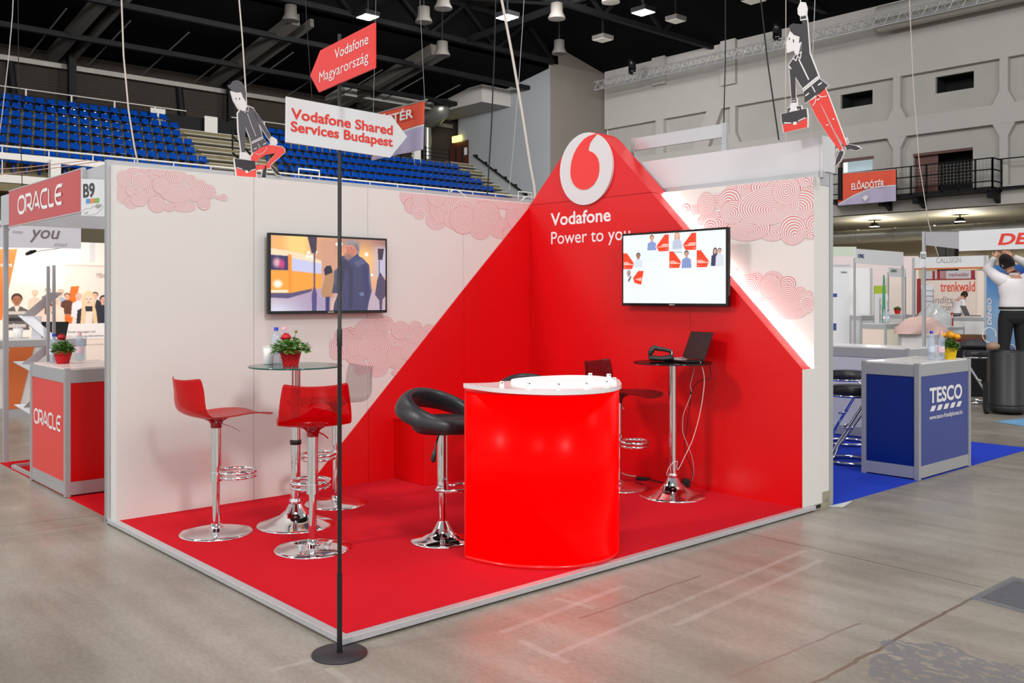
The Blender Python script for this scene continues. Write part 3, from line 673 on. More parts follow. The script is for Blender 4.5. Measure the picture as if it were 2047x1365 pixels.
MB().lathe([(0, H_T1-.011), (.302, H_T1-.011), (.305, H_T1-.0055), (.302, H_T1), (0, H_T1)], n=64, smooth=False).build('table_top', M['glass'], t)
MB().lathe([(.3035, H_T1-.0105), (.3062, H_T1-.0055), (.3035, H_T1-.0005)], n=64).build('top_edge', M['glass_edge'], t)
table_base(t, H_T1-.0, .253, .53)
T2 = atz(1345, 988, .05); H_T2 = 1.052-PZ
t = local_thing('bar_table', 'round smoked glass bar table with chrome column in front of the red peak', 'table'); put(t, T2.x, T2.y, 0)
MB().lathe([(0, H_T2-.010), (.294, H_T2-.010), (.297, H_T2-.005), (.294, H_T2), (0, H_T2)], n=64, smooth=False).build('table_top', M['dark_glass'], t)
MB().lathe([(.2955, H_T2-.0095), (.298, H_T2-.005), (.2955, H_T2-.0005)], n=64).build('top_edge', M['dark_glass_edge'], t)
table_base(t, H_T2-.0, .252)
# ================================================================== table-top things
def bottle(label, x, y, z, kind, h=.25, group=None):
    t = thing('water_bottle', label, 'bottle', (x, y, z), group)
    pr = [(.0, .004), (.026, .0), (.031, .006), (.032, .05), (.030, .058), (.032, .066), (.032, .12), (.029, .128), (.0315, .136), (.0325, .16), (.030, .185), (.020, .208), (.0125, .222), (.0125, .236)]
    MB().lathe([(r, zz*h/.25) for r, zz in pr], (x, y, z), n=24).build('bottle_body', M['pet'], t)
    MB().lathe([(.0325, .068*h/.25), (.0328, .07*h/.25), (.0328, .118*h/.25), (.0325, .12*h/.25)], (x, y, z), n=24).build('paper_label', M['label_blue' if kind == 'blue' else 'label_pink'], t)
    MB().lathe([(.0148, .228*h/.25), (.015, .25*h/.25), (.0, .2505*h/.25)], (x, y, z), n=20).build('cap', M['cap_blue' if kind == 'blue' else 'cap_pink'], t)
    return t
def basket_plant(label, x, y, z, h=.115, r0=.058, r1=.085, wick='wicker_red', petal='petal_red', flowers=((0, .02, .20),), seed=1, bud=True, leafr=.13):
    rng = random.Random(seed)
    t = thing('potted_flower', label, 'potted plant', (x, y, z))
    b = MB(); n = 40; rows = 9; P = []
    for i in range(rows*2+1):
        f = i/(rows*2); rr = r0+(r1-r0)*f
        P.append([Vector((x+(rr+.0035*math.cos(math.pi*(k % 4 < 2)+math.pi*((i//2) % 2)))*math.cos(2*math.pi*k/n), y+(rr+.0035*math.cos(math.pi*(k % 4 < 2)+math.pi*((i//2) % 2)))*math.sin(2*math.pi*k/n), z+h*f)) for k in range(n+1)])
    b.grid([r_[::-1] for r_ in P], smooth=False); b.lathe([(0, .002), (r0, .0)], (x, y, z), n=24)
    b.build('basket', M[wick], t)
    MB().lathe([(0, h*.86), (r1*.95, h*.86)], (x, y, z), n=24).build('soil', M['soil'], t)
    lf = MB()
    for k in range(330):
        a = rng.uniform(0, 6.283); q = rng.random()**.6; el = rng.uniform(.1, 1.2)
        c = Vector((x+q*leafr*math.cos(a)*.9, y+q*leafr*math.sin(a)*.9, z+h*.95+rng.uniform(.0, .085)*(1.15-q*.6)-.015*q))
        d = Vector((math.cos(a)*math.cos(el), math.sin(a)*math.cos(el), math.sin(el)-.55)).normalized(); s = d.cross(Vector((rng.uniform(-.3,.3), rng.uniform(-.3,.3), 1))).normalized(); u = s.cross(d)
        L = rng.uniform(.022, .040); w = L*.58
        pts = [c, c+d*L*.3+s*w*.75+u*.004, c+d*L*.55+s*w*.55, c+d*L*.72+s*w*.62, c+d*L, c+d*L*.72-s*w*.62, c+d*L*.55-s*w*.55, c+d*L*.3-s*w*.75+u*.004]
        lf.add(pts, [(0,1,2),(0,2,4),(2,3,4),(0,4,6),(4,5,6),(0,6,7)])
    for k in range(26):
        a = rng.uniform(0, 6.283); q = rng.random()*leafr*.8
        lf.tube([(x, y, z+h*.85), (x+q*.5*math.cos(a), y+q*.5*math.sin(a), z+h*1.15), (x+q*math.cos(a), y+q*math.sin(a), z+h*1.15+rng.uniform(0, .06))], .0014, 5)
    lf.build('foliage', M['leaf'], t)
    for (dx, dy, dz) in flowers:
        fl = MB(); c = Vector((x+dx, y+dy, z+dz))
        for ring in range(4):
            nn = 11-ring*2; rr = .038*(1-ring*.16)
            for k in range(nn):
                a = 2*math.pi*(k+ring*.5)/nn; d = Vector((math.cos(a), math.sin(a), 0)); s = Vector((-d.y, d.x, 0)); zz = Vector((0,0,1))
                p0 = c+zz*(.004*ring); 
                fl.add([p0+d*rr*.1, p0+d*rr*.72+s*rr*.42+zz*(.000+ring*.007), p0+d*rr+zz*(.010+ring*.007), p0+d*rr*.72-s*rr*.42+zz*(.000+ring*.007)], [(0,1,2,3)])
        fl.ball(c+Vector((0,0,.012)), .033, .033, .026, 14)
        f_o = fl.build('flower', M[petal], t)
        MB().tube([(x+dx*.3, y+dy*.3, z+h*.85), (x+dx*.8, y+dy*.8, z+(h+dz)/2), (x+dx, y+dy, z+dz)], .0022, 6).build('stem', M['leaf'], t)
    if bud:
        MB().tube([(x+.02, y, z+h), (x+.03, y+.01, z+dz), (x+.035, y+.02, z+dz+.045)], .0018, 6).ball((x+.035, y+.02, z+dz+.05), .011, .011, .010, 10).build('bud', M['bud'], t)
    return t
def on_table(px, py, z): return atz(px, py, z)
zt = 1.0925
p_ = on_table(581, 730.5, zt); basket_plant('red woven basket with one red flower and green leaves on the glass table', p_.x, p_.y, zt, h=.105, r0=.046, r1=.070, flowers=((.0, -.035, .175),), seed=3)
p_ = atd(552, 700, 6.33); bottle('blue-capped water bottle on the glass table', p_.x, p_.y, zt, 'blue', .245)
p_ = atd(568, 700, 6.40); bottle('pink-capped water bottle behind the red flower basket on the glass table', p_.x, p_.y, zt, 'pink', .245)
p_ = atd(537, 700, 6.28)
t = thing('paper_cup', 'tall white paper cup on the glass table', 'cup', (p_.x, p_.y, zt))
MB().lathe([(0, .001), (.027, 0), (.029, .004), (.0375, .118), (.0355, .118), (.027, .006), (0, .006)], (p_.x, p_.y, zt), n=28).build('cup_wall', M['paper'], t)
MB().tube([(p_.x+.0375*math.cos(2*math.pi*k/28), p_.y+.0375*math.sin(2*math.pi*k/28), zt+.118) for k in range(28)], .0022, 6, closed=True).build('rolled_rim', M['paper'], t)
# ------------------------------------------------------------------ laptop, scanner, cables
z2 = 1.0525
pc = on_table(1372, 716, z2)
t = local_thing('laptop', 'open black laptop on the smoked glass table, lid facing right', 'laptop')
# keyboard body lies left of the hinge as seen from the camera; the lid leans back to the right
hd = (RV*.40-FV*.92).normalized()
hinge = atd(1386, 714, 7.17); fw = Vector((-hd.y, hd.x, 0));
if fw.dot(RV) > 0: fw = -fw
an = math.atan2(fw.y, fw.x); put(t, hinge.x, hinge.y, an, z2)
MB().box((0, -.145, .001), (.175, .145, .014)).build('keyboard_base', M['laptop'], t, bevel=.003)
lid = MB().obox((0, -.145, .016), (0, .29, 0), (-.085, 0, .205), (.0075, 0, .003)); lid.build('screen_lid', M['laptop'], t, bevel=.002)
sc = on_table(1322, 722, z2)
t = local_thing('barcode_scanner', 'charcoal handheld barcode scanner resting in its cradle on the smoked glass table', 'scanner')
_d = RV; put(t, sc.x, sc.y, math.atan2(_d.y, _d.x), z2)
# local x = to the right in the photo
MB().tube([(-.095,0,.018),(-.085,0,.024),(-.05,0,.024),(0,0,.020),(.04,0,.024),(.07,0,.026),(.092,0,.022)], .03, 14, radii=[.014,.036,.042,.040,.040,.036,.016], flat=[.012,.020,.022,.018,.022,.024,.014]).tube([(.07,0,.03),(.078,0,.06),(.076,0,.078)], .014, 10).tube([(-.085,0,.03),(-.09,0,.055)], .012, 10).build('cradle', M['scanner'], t)
MB().tube([(-.035,0,.098),(.01,0,.092),(.05,0,.083),(.072,0,.077)], .016, 14, radii=[.022,.020,.018,.020], flat=[.018,.016,.014,.016]).tube([(-.035,0,.10),(-.055,0,.105),(-.07,0,.09),(-.085,0,.062),(-.09,0,.045)], .02, 14, radii=[.022,.028,.030,.026,.014], flat=[.018,.020,.022,.020,.012]).build('scanner_body', M['scanner'], t)
MB().lathe([(.0, .112), (.014, .112), (.018, .104)], (-.05, 0, .008), n=14).build('trigger_cap', M['black'], t)
MB().box((.074, -.014, .052), (.082, .014, .078)).build('status_label', M['tag_white'], t)
def cable(label, pts, r, m, name='cable', cat='cable', sm=6):
    P = [Vector(p) for p in pts]; out = []
    for i in range(len(P)-1):
        a = P[max(i-1, 0)]; b = P[i]; c = P[i+1]; d = P[min(i+2, len(P)-1)]
        for k in range(sm):
            u = k/sm; out.append(.5*((2*b)+(c-a)*u+(2*a-5*b+4*c-d)*u*u+(3*b-a-3*c+d)*u**3))
    out.append(P[-1])
    return tag(MB().tube(out, r, 7).build(name, m), label, cat)
d2 = depth((T2.x, T2.y, 1))
def cpt(px, py, dd=.0): return atd(px, py, d2+dd)
cable('grey scanner cable hanging from the laptop table with a black ferrite bead halfway', [on_table(1372, 718, z2)+Vector((0,0,.006)), on_table(1385, 720, z2)+Vector((0,0,.006)), cpt(1387, 727, -.12), cpt(1388, 733, -.13), cpt(1386, 745, -.12), cpt(1380, 770, -.1), cpt(1382, 785, -.1), cpt(1374, 808, -.1), cpt(1366, 830, -.1), cpt(1365, 862, -.1), cpt(1374, 888, -.1), cpt(1383, 912, -.1), cpt(1387, 940, -.05), cpt(1383, 962, .02)], .0026, M['cable_grey'])
cable('white laptop cable looping down in front of the smoked table column', [on_table(1388, 718, z2)+Vector((0,0,.006)), on_table(1398, 723, z2)+Vector((0,0,.012)), cpt(1404, 735, -.2), cpt(1408, 760, -.2), cpt(1404, 800, -.18), cpt(1396, 840, -.16), cpt(1384, 880, -.14), cpt(1370, 910, -.12), cpt(1356, 938, -.1), cpt(1353, 932, -.12), cpt(1354, 922, -.14), cpt(1342, 928, -.15), cpt(1333, 945, -.13), cpt(1334, 951, -.1)], .0026, M['cable_white'])
cable('thin black power lead hanging in a zigzag behind the smoked table', [on_table(1402, 719, z2)+Vector((0,0,.004)), cpt(1417, 728, -.02), cpt(1421, 745, -.02), cpt(1418, 757, -.02), cpt(1400, 761, .0), cpt(1392, 768, .02), cpt(1382, 782, .03), cpt(1378, 810, .05), cpt(1374, 850, .05), cpt(1368, 890, .05), cpt(1374, 915, .06), cpt(1384, 940, .1), cpt(1383, 958, .15), atz(1380, 966, .05)], .003, M['rubber'])
tag(MB().ball(cpt(1381, 785, -.1), .008, .008, .014, 10).build('ferrite_bead', M['rubber']), 'small black bead on the hanging grey scanner cable', 'cable bead')
# bundle of coiled cable on the table
bp = on_table(1357, 722, z2); pts = []
for k in range(46):
    a = k*.62; pts.append((bp.x+.055*math.cos(a)*(.7+.3*math.sin(k*.37))+.01*math.sin(k*1.3), bp.y+.030*math.sin(a)+.012*math.cos(k*.9), z2+.004+.010*(1+math.sin(k*.77))*.5+.0003*k))
cable('tied bundle of grey scanner cable lying between the scanner and the laptop', pts, .0028, M['cable_grey'], sm=3)
# power adapter, lead and extension block on the carpet by the wall
def flo(px, py): return atz(px, py, PZ+.012)
pa = flo(1283, 955)
tag(MB().obox(flo(1271, 957)-Vector((0,0,.012)), RV*.095-FV*.03, FV*.045+RV*.012, Vector((0,0,.026))).build('power_adapter', M['black'], bevel=.004), 'black power adapter lying on the carpet behind the dark acrylic stool', 'power adapter')
cable('grey mains lead running from behind the counter to the black power adapter', [flo(1205, 922), flo(1225, 935), flo(1240, 944), flo(1255, 950), flo(1272, 952)], .005, M['cable_grey'])
cable('black lead running from the power adapter to the extension block', [flo(1294, 956), flo(1310, 961), flo(1325, 964), flo(1340, 966), flo(1352, 967)], .005, M['rubber'])
ex = thing('extension_block', 'black extension socket block on the carpet beside the smoked table base', 'extension socket', tuple(flo(1370, 966)))
MB().obox(flo(1350, 970)-Vector((0,0,.012)), RV*.13-FV*.02, FV*.055, Vector((0,0,.032))).build('socket_body', M['black'], ex, bevel=.004)
MB().obox(flo(1366, 971)+Vector((0,0,.018)), RV*.05, FV*.04, Vector((0,0,.035))).build('plug', M['rubber'], ex, bevel=.004)
# ================================================================== glowing counter
ct = thing('reception_counter', 'glowing red curved counter with white comma-shaped top near the front of the stand', 'counter', (2.68, -2.45, PZ))
front = [atz(x, y, PZ) for x, y in [(931,1117),(950,1122.5),(975,1128),(1000,1132.5),(1025,1135.5),(1050,1137.5),(1080,1139),(1110,1139),(1140,1137.5),(1170,1134),(1195,1129),(1215,1122.5),(1230,1114),(1237,1105)]]
back = [Vector((2.78, -2.05, PZ)), Vector((2.62, -2.06, PZ)), Vector((2.48, -2.16, PZ)), Vector((2.40, -2.34, PZ)), Vector((2.37, -2.58, PZ))]
def smooth_loop(pts, sm=4):
    out = []; n = len(pts)
    for i in range(n):
        a, b, c, d = pts[i-1], pts[i], pts[(i+1) % n], pts[(i+2) % n]
        for k in range(sm):
            u = k/sm; out.append(.5*((2*b)+(c-a)*u+(2*a-5*b+4*c-d)*u*u+(3*b-a-3*c+d)*u**3))
    return out
fr_s = []
for i in range(len(front)-1):
    a, b, c, d = front[max(i-1,0)], front[i], front[i+1], front[min(i+2, len(front)-1)]
    for k in range(4):
        u = k/4; fr_s.append(.5*((2*b)+(c-a)*u+(2*a-5*b+4*c-d)*u*u+(3*b-a-3*c+d)*u**3))
fr_s.append(front[-1])
CTZ = 1.018
def wall_strip(pts, z0, z1):
    n = len(pts); return [[Vector((p.x, p.y, z0)) for p in pts], [Vector((p.x, p.y, z1)) for p in pts]]
mid = sum(front, Vector())/len(front)
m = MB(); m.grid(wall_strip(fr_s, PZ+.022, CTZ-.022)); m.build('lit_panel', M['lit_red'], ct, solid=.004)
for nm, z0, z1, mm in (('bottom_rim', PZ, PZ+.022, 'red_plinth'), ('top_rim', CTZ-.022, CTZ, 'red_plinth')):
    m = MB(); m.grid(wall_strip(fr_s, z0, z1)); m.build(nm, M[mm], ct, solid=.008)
loop = [fr_s[-1]]+back+[fr_s[0]]
m = MB(); m.grid(wall_strip(loop, PZ, CTZ), smooth=False); m.build('back_panel', M['red_panel'], ct, solid=.006)
m = MB(); e_ = (fr_s[1]-fr_s[0]).normalized(); m.obox(fr_s[0]-e_*.012+Vector((0,0,0)), e_*.014, Vector((-e_.y, e_.x, 0))*.02, Vector((0,0,CTZ-PZ))); m.build('corner_profile', M['red_edge'], ct)
tz = 1.034
topf = [atz(x, y, 1.04) for x, y in [(926,767),(960,772.5),(1000,777),(1050,780),(1110,781.5),(1160,780.5),(1200,778),(1228,774),(1242,768.5),(1240,763)]]
topb = [Vector((2.74, -1.90, 1.04)), Vector((2.62, -1.86, 1.04)), Vector((2.48, -1.92, 1.04)), Vector((2.40, -2.06, 1.04)), Vector((2.37, -2.25, 1.04)), Vector((2.38, -2.45, 1.04)), Vector((2.40, -2.62, 1.04)), Vector((2.36, -2.72, 1.04))]
tl = smooth_loop(topf+topb, 3)
MB().prism([(p.x, p.y, CTZ) for p in tl], (0, 0, .024)).build('counter_top', M['white_gloss'], ct, bevel=.004)
inn = [(2.53, -2.58), (2.67, -2.62), (2.80, -2.55), (2.89, -2.41), (2.92, -2.25), (2.87, -2.10), (2.76, -2.00), (2.62, -1.96), (2.49, -2.02), (2.42, -2.16), (2.40, -2.33), (2.43, -2.48)]
tl2 = smooth_loop([Vector((x, y, 0)) for x, y in inn], 3)
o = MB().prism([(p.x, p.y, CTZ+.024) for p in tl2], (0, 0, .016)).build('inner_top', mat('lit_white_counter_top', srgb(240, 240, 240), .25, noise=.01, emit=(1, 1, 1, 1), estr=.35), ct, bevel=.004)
o['label'] = 'softly lit raised white disc'
MB().lathe([(0, PZ+.02), (.012, PZ+.02), (.012, CTZ-.03)], (2.6, -2.3, 0), n=8).build('lamp_tube', mat('counter_lamp_tube', (1,1,1,1), .5, noise=.01, emit=(1,.9,.9,1), estr=2), ct)
zt3 = CTZ+.0245
tg = [(1003,774),(1057,775.5),(1116,777),(1172,775.5),(1212,771.5),(1228,766)]
words = ['leftmost', 'second from left', 'third from left', 'fourth from left', 'fifth from left', 'rightmost']
def display_clip(px, py, lab, up_=0):
    P = atz(px, py, zt3+up_)
    t = local_thing('display_clip', lab, 'display clip', 'white display clips on the counter')
    d = (CV-P); put(t, P.x, P.y, math.atan2(d.y, d.x)+random.Random(px).uniform(-.3, .3), zt3+up_)
    MB().prism([(.012, -.014, 0), (.012, .014, 0), (.012, .010, .026), (.012, -.010, .026)], (-.024, 0, 0)).build('clip_body', M['tag_white'], t, bevel=.002)
    MB().box((-.012, -.011, .026), (.012, .011, .034)).build('clip_head', M['tag_white'], t, bevel=.002)
    MB().lathe([(.0, 0), (.0035, 0)], (0, 0, 0), n=10).xform(Matrix.Translation((.0125, .002, .026)) @ Matrix.Rotation(math.pi/2, 4, 'Y')).build('clip_hole', M['rubber'], t)
for (x, y), w_ in zip(tg, words): display_clip(x, y, 'small white plastic clip on the counter front edge, '+w_+' in the row')
display_clip(1180, 757, 'small white plastic clip standing alone at the back of the counter top', .016)
display_clip(1217, 758.5, 'small white plastic clip at the back right of the counter, nearest the red wall', .012)
# ================================================================== sign pole
sp = Vector((3.056, -4.05, 0))
t = thing('direction_sign', 'tall black sign pole with two arrow boards at the front corner of the stand', 'sign pole', tuple(sp))
MB().lathe([(.118, 0), (.12, .003), (.118, .008), (.02, .010), (.0, .010)], sp, n=56).build('base_plate', M['worn_steel'], t)
MB().lathe([(.0115, .006), (.0115, .35)], sp, n=16).lathe([(.013, .0), (.013, .02)], sp, n=16).build('pole_foot', M['pole'], t)
MB().lathe([(.0095, .34), (.0095, 1.34)], sp, n=16).build('pole', M['pole'], t)
MB().lathe([(.0115, 1.33), (.0115, 1.40), (.0085, 1.405), (.0085, 2.675)], sp, n=16).build('upper_pole', M['pole'], t)
dS = depth(sp)
def sign_frame(vpx):
    tt = (vpx-1023.5)/FP; d = (FV+RV*tt).normalized()
    if d.dot(RV) < 0: d = -d
    n = d.cross(Vector((0,0,1)));
    if n.dot(CV-sp) < 0: n = -n
    return d, n
def on_sign(px, py, d, n, off):
    o = sp+n*off; r = ray(px, py); k = (o-CV).dot(n)/r.dot(n); return CV+r*k
def sign(vpx, outline, m, txtm, lines, shear=0.0):
    d, n = sign_frame(vpx); off = .016; fr = Frame(sp+n*off, d, (0,0,1))
    assert fr.n.dot(n) > .9
    pts = [on_sign(x, y, d, n, off) for x, y in outline]
    b = MB().prism(pts, -n*.008).build('sign_board', m, t)
    l = MB()
    for (s_, lb, rt, hh, bold) in lines:
        A = fr.ab(on_sign(*lb, d, n, off)); B = fr.ab(on_sign(*rt, d, n, off))
        text(l, s_, fr, A[0], A[1], w=B[0]-A[0], cap=fr.ab(on_sign(*hh, d, n, off))[1]-A[1], bold=bold)
    l.build('lettering', txtm, b)
    # two clamps behind the board
    k = MB()
    zc = sum(p.z for p in pts)/len(pts)
    for dz in (-.06, .06): k.obox(sp+Vector((0,0,zc+dz))-d*.02-n*.012, d*.04, n*.02, Vector((0,0,.015)))
    k.build('clamp', M['pole'], b)
sign(-342, [(620,151),(640,101),(748.5,45),(748.5,135.5),(637,184)], M['sign_red'], M['letter_white'], [('Vodafone', (669.5, 118.5), (737, 94), (670, 97.8), .006), ('Magyarország', (639, 165), (737, 120), (639, 144), .0)])
sign(2750, [(573,193),(783,232),(814,273),(780,315),(572,284)], M['sign_white'], M['letter_red'], [('Vodafone Shared', (581.5, 236), (785, 268.5), (581.5, 215), .026), ('Services Budapest', (581, 261.5), (785, 293), (581, 241), .026)])
# ================================================================== neighbouring stands
M['orange'] = mat('orange_panel', srgb(206, 104, 50), .4, noise=.03)
M['cream'] = mat('cream_panel', srgb(234, 226, 206), .45, noise=.03)
M['navy'] = mat('deep_blue_panel', srgb(4, 36, 118), .22, noise=.06, scale=2)
M['indigo'] = mat('blue_front_panel', srgb(56, 70, 140), .4, noise=.04)
M['red_front'] = mat('coral_red_front_panel', srgb(222, 56, 48), .4, noise=.03)
M['red_side'] = mat('bright_red_side_panel', srgb(205, 0, 4), .3, noise=.05)
M['grey_text'] = mat('grey_vinyl_lettering', srgb(112, 100, 104), .5, noise=.02)
M['light_grey_text'] = mat('pale_grey_vinyl_lettering', srgb(160, 150, 152), .5, noise=.02)
M['black_text'] = mat('black_vinyl_lettering', srgb(34, 32, 34), .5, noise=.02)
M['blue_text'] = mat('dark_blue_vinyl_lettering', srgb(30, 50, 120), .5, noise=.02)
M['trenk_red'] = mat('orange_red_vinyl_lettering', srgb(236, 76, 48), .5, noise=.02)
M['dark_red'] = mat('dark_red_panel', srgb(160, 40, 40), .4, noise=.04)
M['lime'] = mat('lime_green_panel', srgb(170, 190, 40), .5, noise=.05)
M['lit_panel_warm'] = mat('warm_white_wall_panel', srgb(244, 226, 214), .5, noise=.02)
M['fascia'] = mat('pale_grey_fascia', srgb(208, 206, 212), .45, noise=.02)
M['skin'] = mat('skin', srgb(206, 150, 122), .5, noise=.06, scale=30)
M['hair'] = mat('dark_hair', srgb(30, 22, 20), .85, noise=.25, scale=80, bump=.3)
M['shirt'] = mat('white_cotton_shirt', srgb(226, 220, 222), .7, noise=.05, scale=14, bump=.25)
M['trousers'] = mat('black_trousers', srgb(16, 15, 17), .8, noise=.2, scale=20, bump=.2)
M['cardboard'] = mat('brown_cardboard', srgb(120, 82, 54), .8, noise=.1)
M['quilt'] = mat('pink_quilted_fabric', srgb(212, 178, 170), .6, noise=.08, scale=20, bump=.3)
M['plastic_film'] = tinted('clear_plastic_film', (.85, .88, .88), (.62, .65, .65), .45, .15)
M['spot'] = mat('lit_spotlight_lens', (1,1,1,1), .4, noise=.01, emit=(1, .90, .78, 1), estr=20)
def post(mb, x, y, z0, z1, r=.02):
    mb.box((x-r, y-r, z0), (x+r, y+r, z1))
    for dx, dy in ((1,0),(-1,0),(0,1),(0,-1)):
        mb.box((x+dx*r*1.0-(.003 if dx == 0 else .0015), y+dy*r-(.003 if dy == 0 else .0015), z0), (x+dx*r+(.003 if dx == 0 else .0015), y+dy*r+(.003 if dy == 0 else .0015), z1))
    return mb
def shell_counter(label, x0, x1, y0, y1, h, front, side, topm=None, name='counter', cat='counter', rail=.10, group=None, z0=0.0):
    t = thing(name, label, cat, ((x0+x1)/2, (y0+y1)/2, z0), group)
    for (x, y) in ((x0+.02, y0+.02), (x1-.02, y0+.02), (x1-.02, y1-.02), (x0+.02, y1-.02)): post(MB(), x, y, z0, h).build('corner_post', M['alu'], t)
    for a, b in ((z0+.012, z0+.012+rail), (h-rail-.012, h-.012)):
        MB().box((x0+.04, y0+.006, a), (x1-.04, y0+.03, b)).box((x0+.04, y1-.03, a), (x1-.04, y1-.006, b)).box((x0+.006, y0+.04, a), (x0+.03, y1-.04, b)).box((x1-.03, y0+.04, a), (x1-.006, y1-.04, b)).build('rail', M['alu'], t)
    a, b = z0+.012+rail, h-rail-.012
    MB().box((x0+.04, y0+.012, a), (x1-.04, y0+.02, b)).build('front_panel', front, t)
    MB().box((x1-.02, y0+.04, a), (x1-.012, y1-.04, b)).build('side_panel', side, t)
    MB().box((x0+.012, y0+.04, a), (x0+.02, y1-.04, b)).build('side_panel', side, t)
    MB().box((x0+.022, y0+.022, h-.013), (x1-.022, y1-.022, h+.001)).build('worktop', topm or M['white_gloss'], t)
    return t
# ------------------------------------------------------------------ left neighbour: red stand
tag(MB().box((-3.10, -3.93, 0), (-.055, 1.2, .004)).build('carpet_mat', M['red_carpet2']), 'red carpet of the neighbouring stand on the left, behind the long white wall', 'carpet')
oc = shell_counter('red counter with white lettering on the neighbouring stand at the left', -2.03, -1.075, -3.952, -3.40, .992, M['red_front'], M['red_side'], mat('pale_pink_worktop', srgb(240, 220, 214), .3, noise=.02), z0=.004)
# heavy rounded logotype drawn as strokes
def logotype(mb, fr, x0, y0, w, h, st=.165):
    H = 1-st; r = H/2; glyphs = []; x = 0
    glyphs.append((x, 1.32, [(arc(.66-(.66-st/2-r), r, r, 90, 270, 12)+arc(.66+(.66-st/2-r), r, r, -90, 90, 12), True)])); x += 1.40
    glyphs.append((x, 1.05, [([(.0, 0), (.0, H), (.62, H)]+arc(.62, H-.27, .27, 80, -80, 10)+[(.62, H-.54), (.22, H-.54)], False), ([(.48, H-.54), (.98, 0)], False)])); x += 1.06
    glyphs.append((x, 1.25, [([(.0, 0), (.50, H), (.60, H), (1.10, 0)], False), ([(.42, .22), (.95, .22)], False)])); x += 1.28
    glyphs.append((x, 1.05, [([(.98, H), (r, H)]+arc(r, r, r, 100, 260, 12)+[(r, 0), (.98, 0)], False)])); x += 1.20
    glyphs.append((x, .8, [([(.0, H), (.0, .16)]+arc(.16, .16, .16, 180, 262, 5)+[(.18, 0), (.72, 0)], False)])); x += .92
    glyphs.append((x, 1.0, [([(.92, H), (r, H)]+arc(r, r, r, 100, 260, 12)+[(r, 0), (.88, 0)], False), ([(.1, r), (.86, r)], False)])); x += .98
    k = h; kx = w/x
    for gx, gw, strokes in glyphs:
        for pts, cl in strokes:
            ribbon(mb, [(x0+(gx+px)*kx, y0+(py+st/2)*k) for px, py in pts], st*k, fr, cl, off=.0012+.0004*(glyphs.index((gx, gw, strokes))+3*[q[0] is pts for q in strokes].index(True)))
    ribbon(mb, [(x0+w*1.0+.02*k+.05*k*math.cos(a*.7), y0+.93*h+.07*k*math.sin(a*.7)) for a in range(9)], .02*k, fr, True)
fo = Frame((0, -3.940, 0), (1,0,0), (0,0,1))
m = MB(); logotype(m, fo, -1.955, .49, .74, .128); m.build('lettering', M['letter_white'], oc)
p_ = atz(110, 727, .994)
basket_plant('red woven basket with dark red flower on the red counter at the left', p_.x, p_.y+.06, .9945, h=.105, r0=.045, r1=.072, flowers=((.0, -.01, .205),), seed=8, bud=False, leafr=.085)
p_ = atz(92, 725, .994); bottle('blue-capped water bottle on the red counter at the left', p_.x, p_.y+.06, .9945, 'blue', .24)
p_ = atz(125, 722, .994); bottle('pink-capped water bottle behind the flower on the red counter', p_.x, p_.y+.14, .9945, 'pink', .24)
fa = thing('fascia_sign', 'red overhead fascia board with white logotype on the left neighbour stand', 'fascia sign', (-1.7, -3.94, 2.33))
MB().box((-2.70, -3.95, 2.176), (-.703, -3.935, 2.488)).build('red_board', mat('red_fascia_board', srgb(190, 40, 38), .4, noise=.02), fa)
MB().box((-2.705, -3.952, 2.168), (-.70, -3.93, 2.176)).box((-2.705, -3.952, 2.488), (-.70, -3.93, 2.496)).box((-.703, -3.953, 2.168), (-.66, -3.93, 2.496)).box((-3.06, -3.93, 2.20), (-.05, -3.90, 2.478)).build('aluminium_rail', M['alu'], fa)
fo2 = Frame((0, -3.9505, 0), (1,0,0), (0,0,1)); A = aty(44, 424, -3.95); B = aty(130, 366, -3.95); m = MB(); logotype(m, fo2, -2.41, 2.258, 1.27, .165); m.build('lettering', M['letter_white'], fa)
t = thing('partition_wall', 'grey aluminium corner frame and post of the left neighbour stand', 'stand frame', (-3.10, -3.88, 0))
post(MB(), -3.10, -3.88, .004, 2.49).build('aluminium_post', M['alu'], t)
MB().box((-3.12, -3.86, 2.22), (-3.08, 1.2, 2.48)).build('side_rail', M['alu'], t)
bs = thing('stand_number_sign', 'white stand number sign reading B9 beside the red fascia board', 'sign', (-.35, -3.97, 2.22))
fb = Frame((-.63, -3.972, 2.138), (.549, 0, -.028), (.0, 0, 1))
bw = .55
MB().prism([fb.p(0, 0), fb.p(bw, -.015), fb.p(bw, .238), fb.p(0, .268)], (0, .006, 0)).build('sign_board', M['sign_white'], bs)
m = MB(); text(m, 'B9', fb, .045, .125, w=.25, h=.105, bold=.03); m.build('lettering', M['black_text'], bs)
for k, c in enumerate(((70, 150, 205), (236, 132, 60), (120, 180, 60))):
    m = MB(); m.poly([fb.p(.11+k*.095, .085, .002), fb.p(.195+k*.095, .085, .002), fb.p(.195+k*.095, .118, .002), fb.p(.11+k*.095, .118, .002)]); m.build('colour_square', mat('colour_square_%s' % ('blue', 'orange', 'green')[k], srgb(*c), .5, noise=.02), bs)
m = MB(); out = [(.03,.03),(.08,.045),(.14,.05),(.2,.045),(.26,.06),(.33,.065),(.42,.055),(.47,.06),(.45,.04),(.40,.03),(.36,.012),(.30,.005),(.22,.0),(.14,.006),(.07,.012)]
ribbon(m, out, .0025, fb, True); m.prism([fb.p(x, y, .002) for x, y in ((.30,.055),(.34,.075),(.42,.07),(.45,.08),(.40,.055),(.36,.045))], (0, -.0005, 0)); ribbon(m, [(.09,.015),(.16,.025)], .006, fb); m.build('outline_map', M['light_grey_text'], bs)
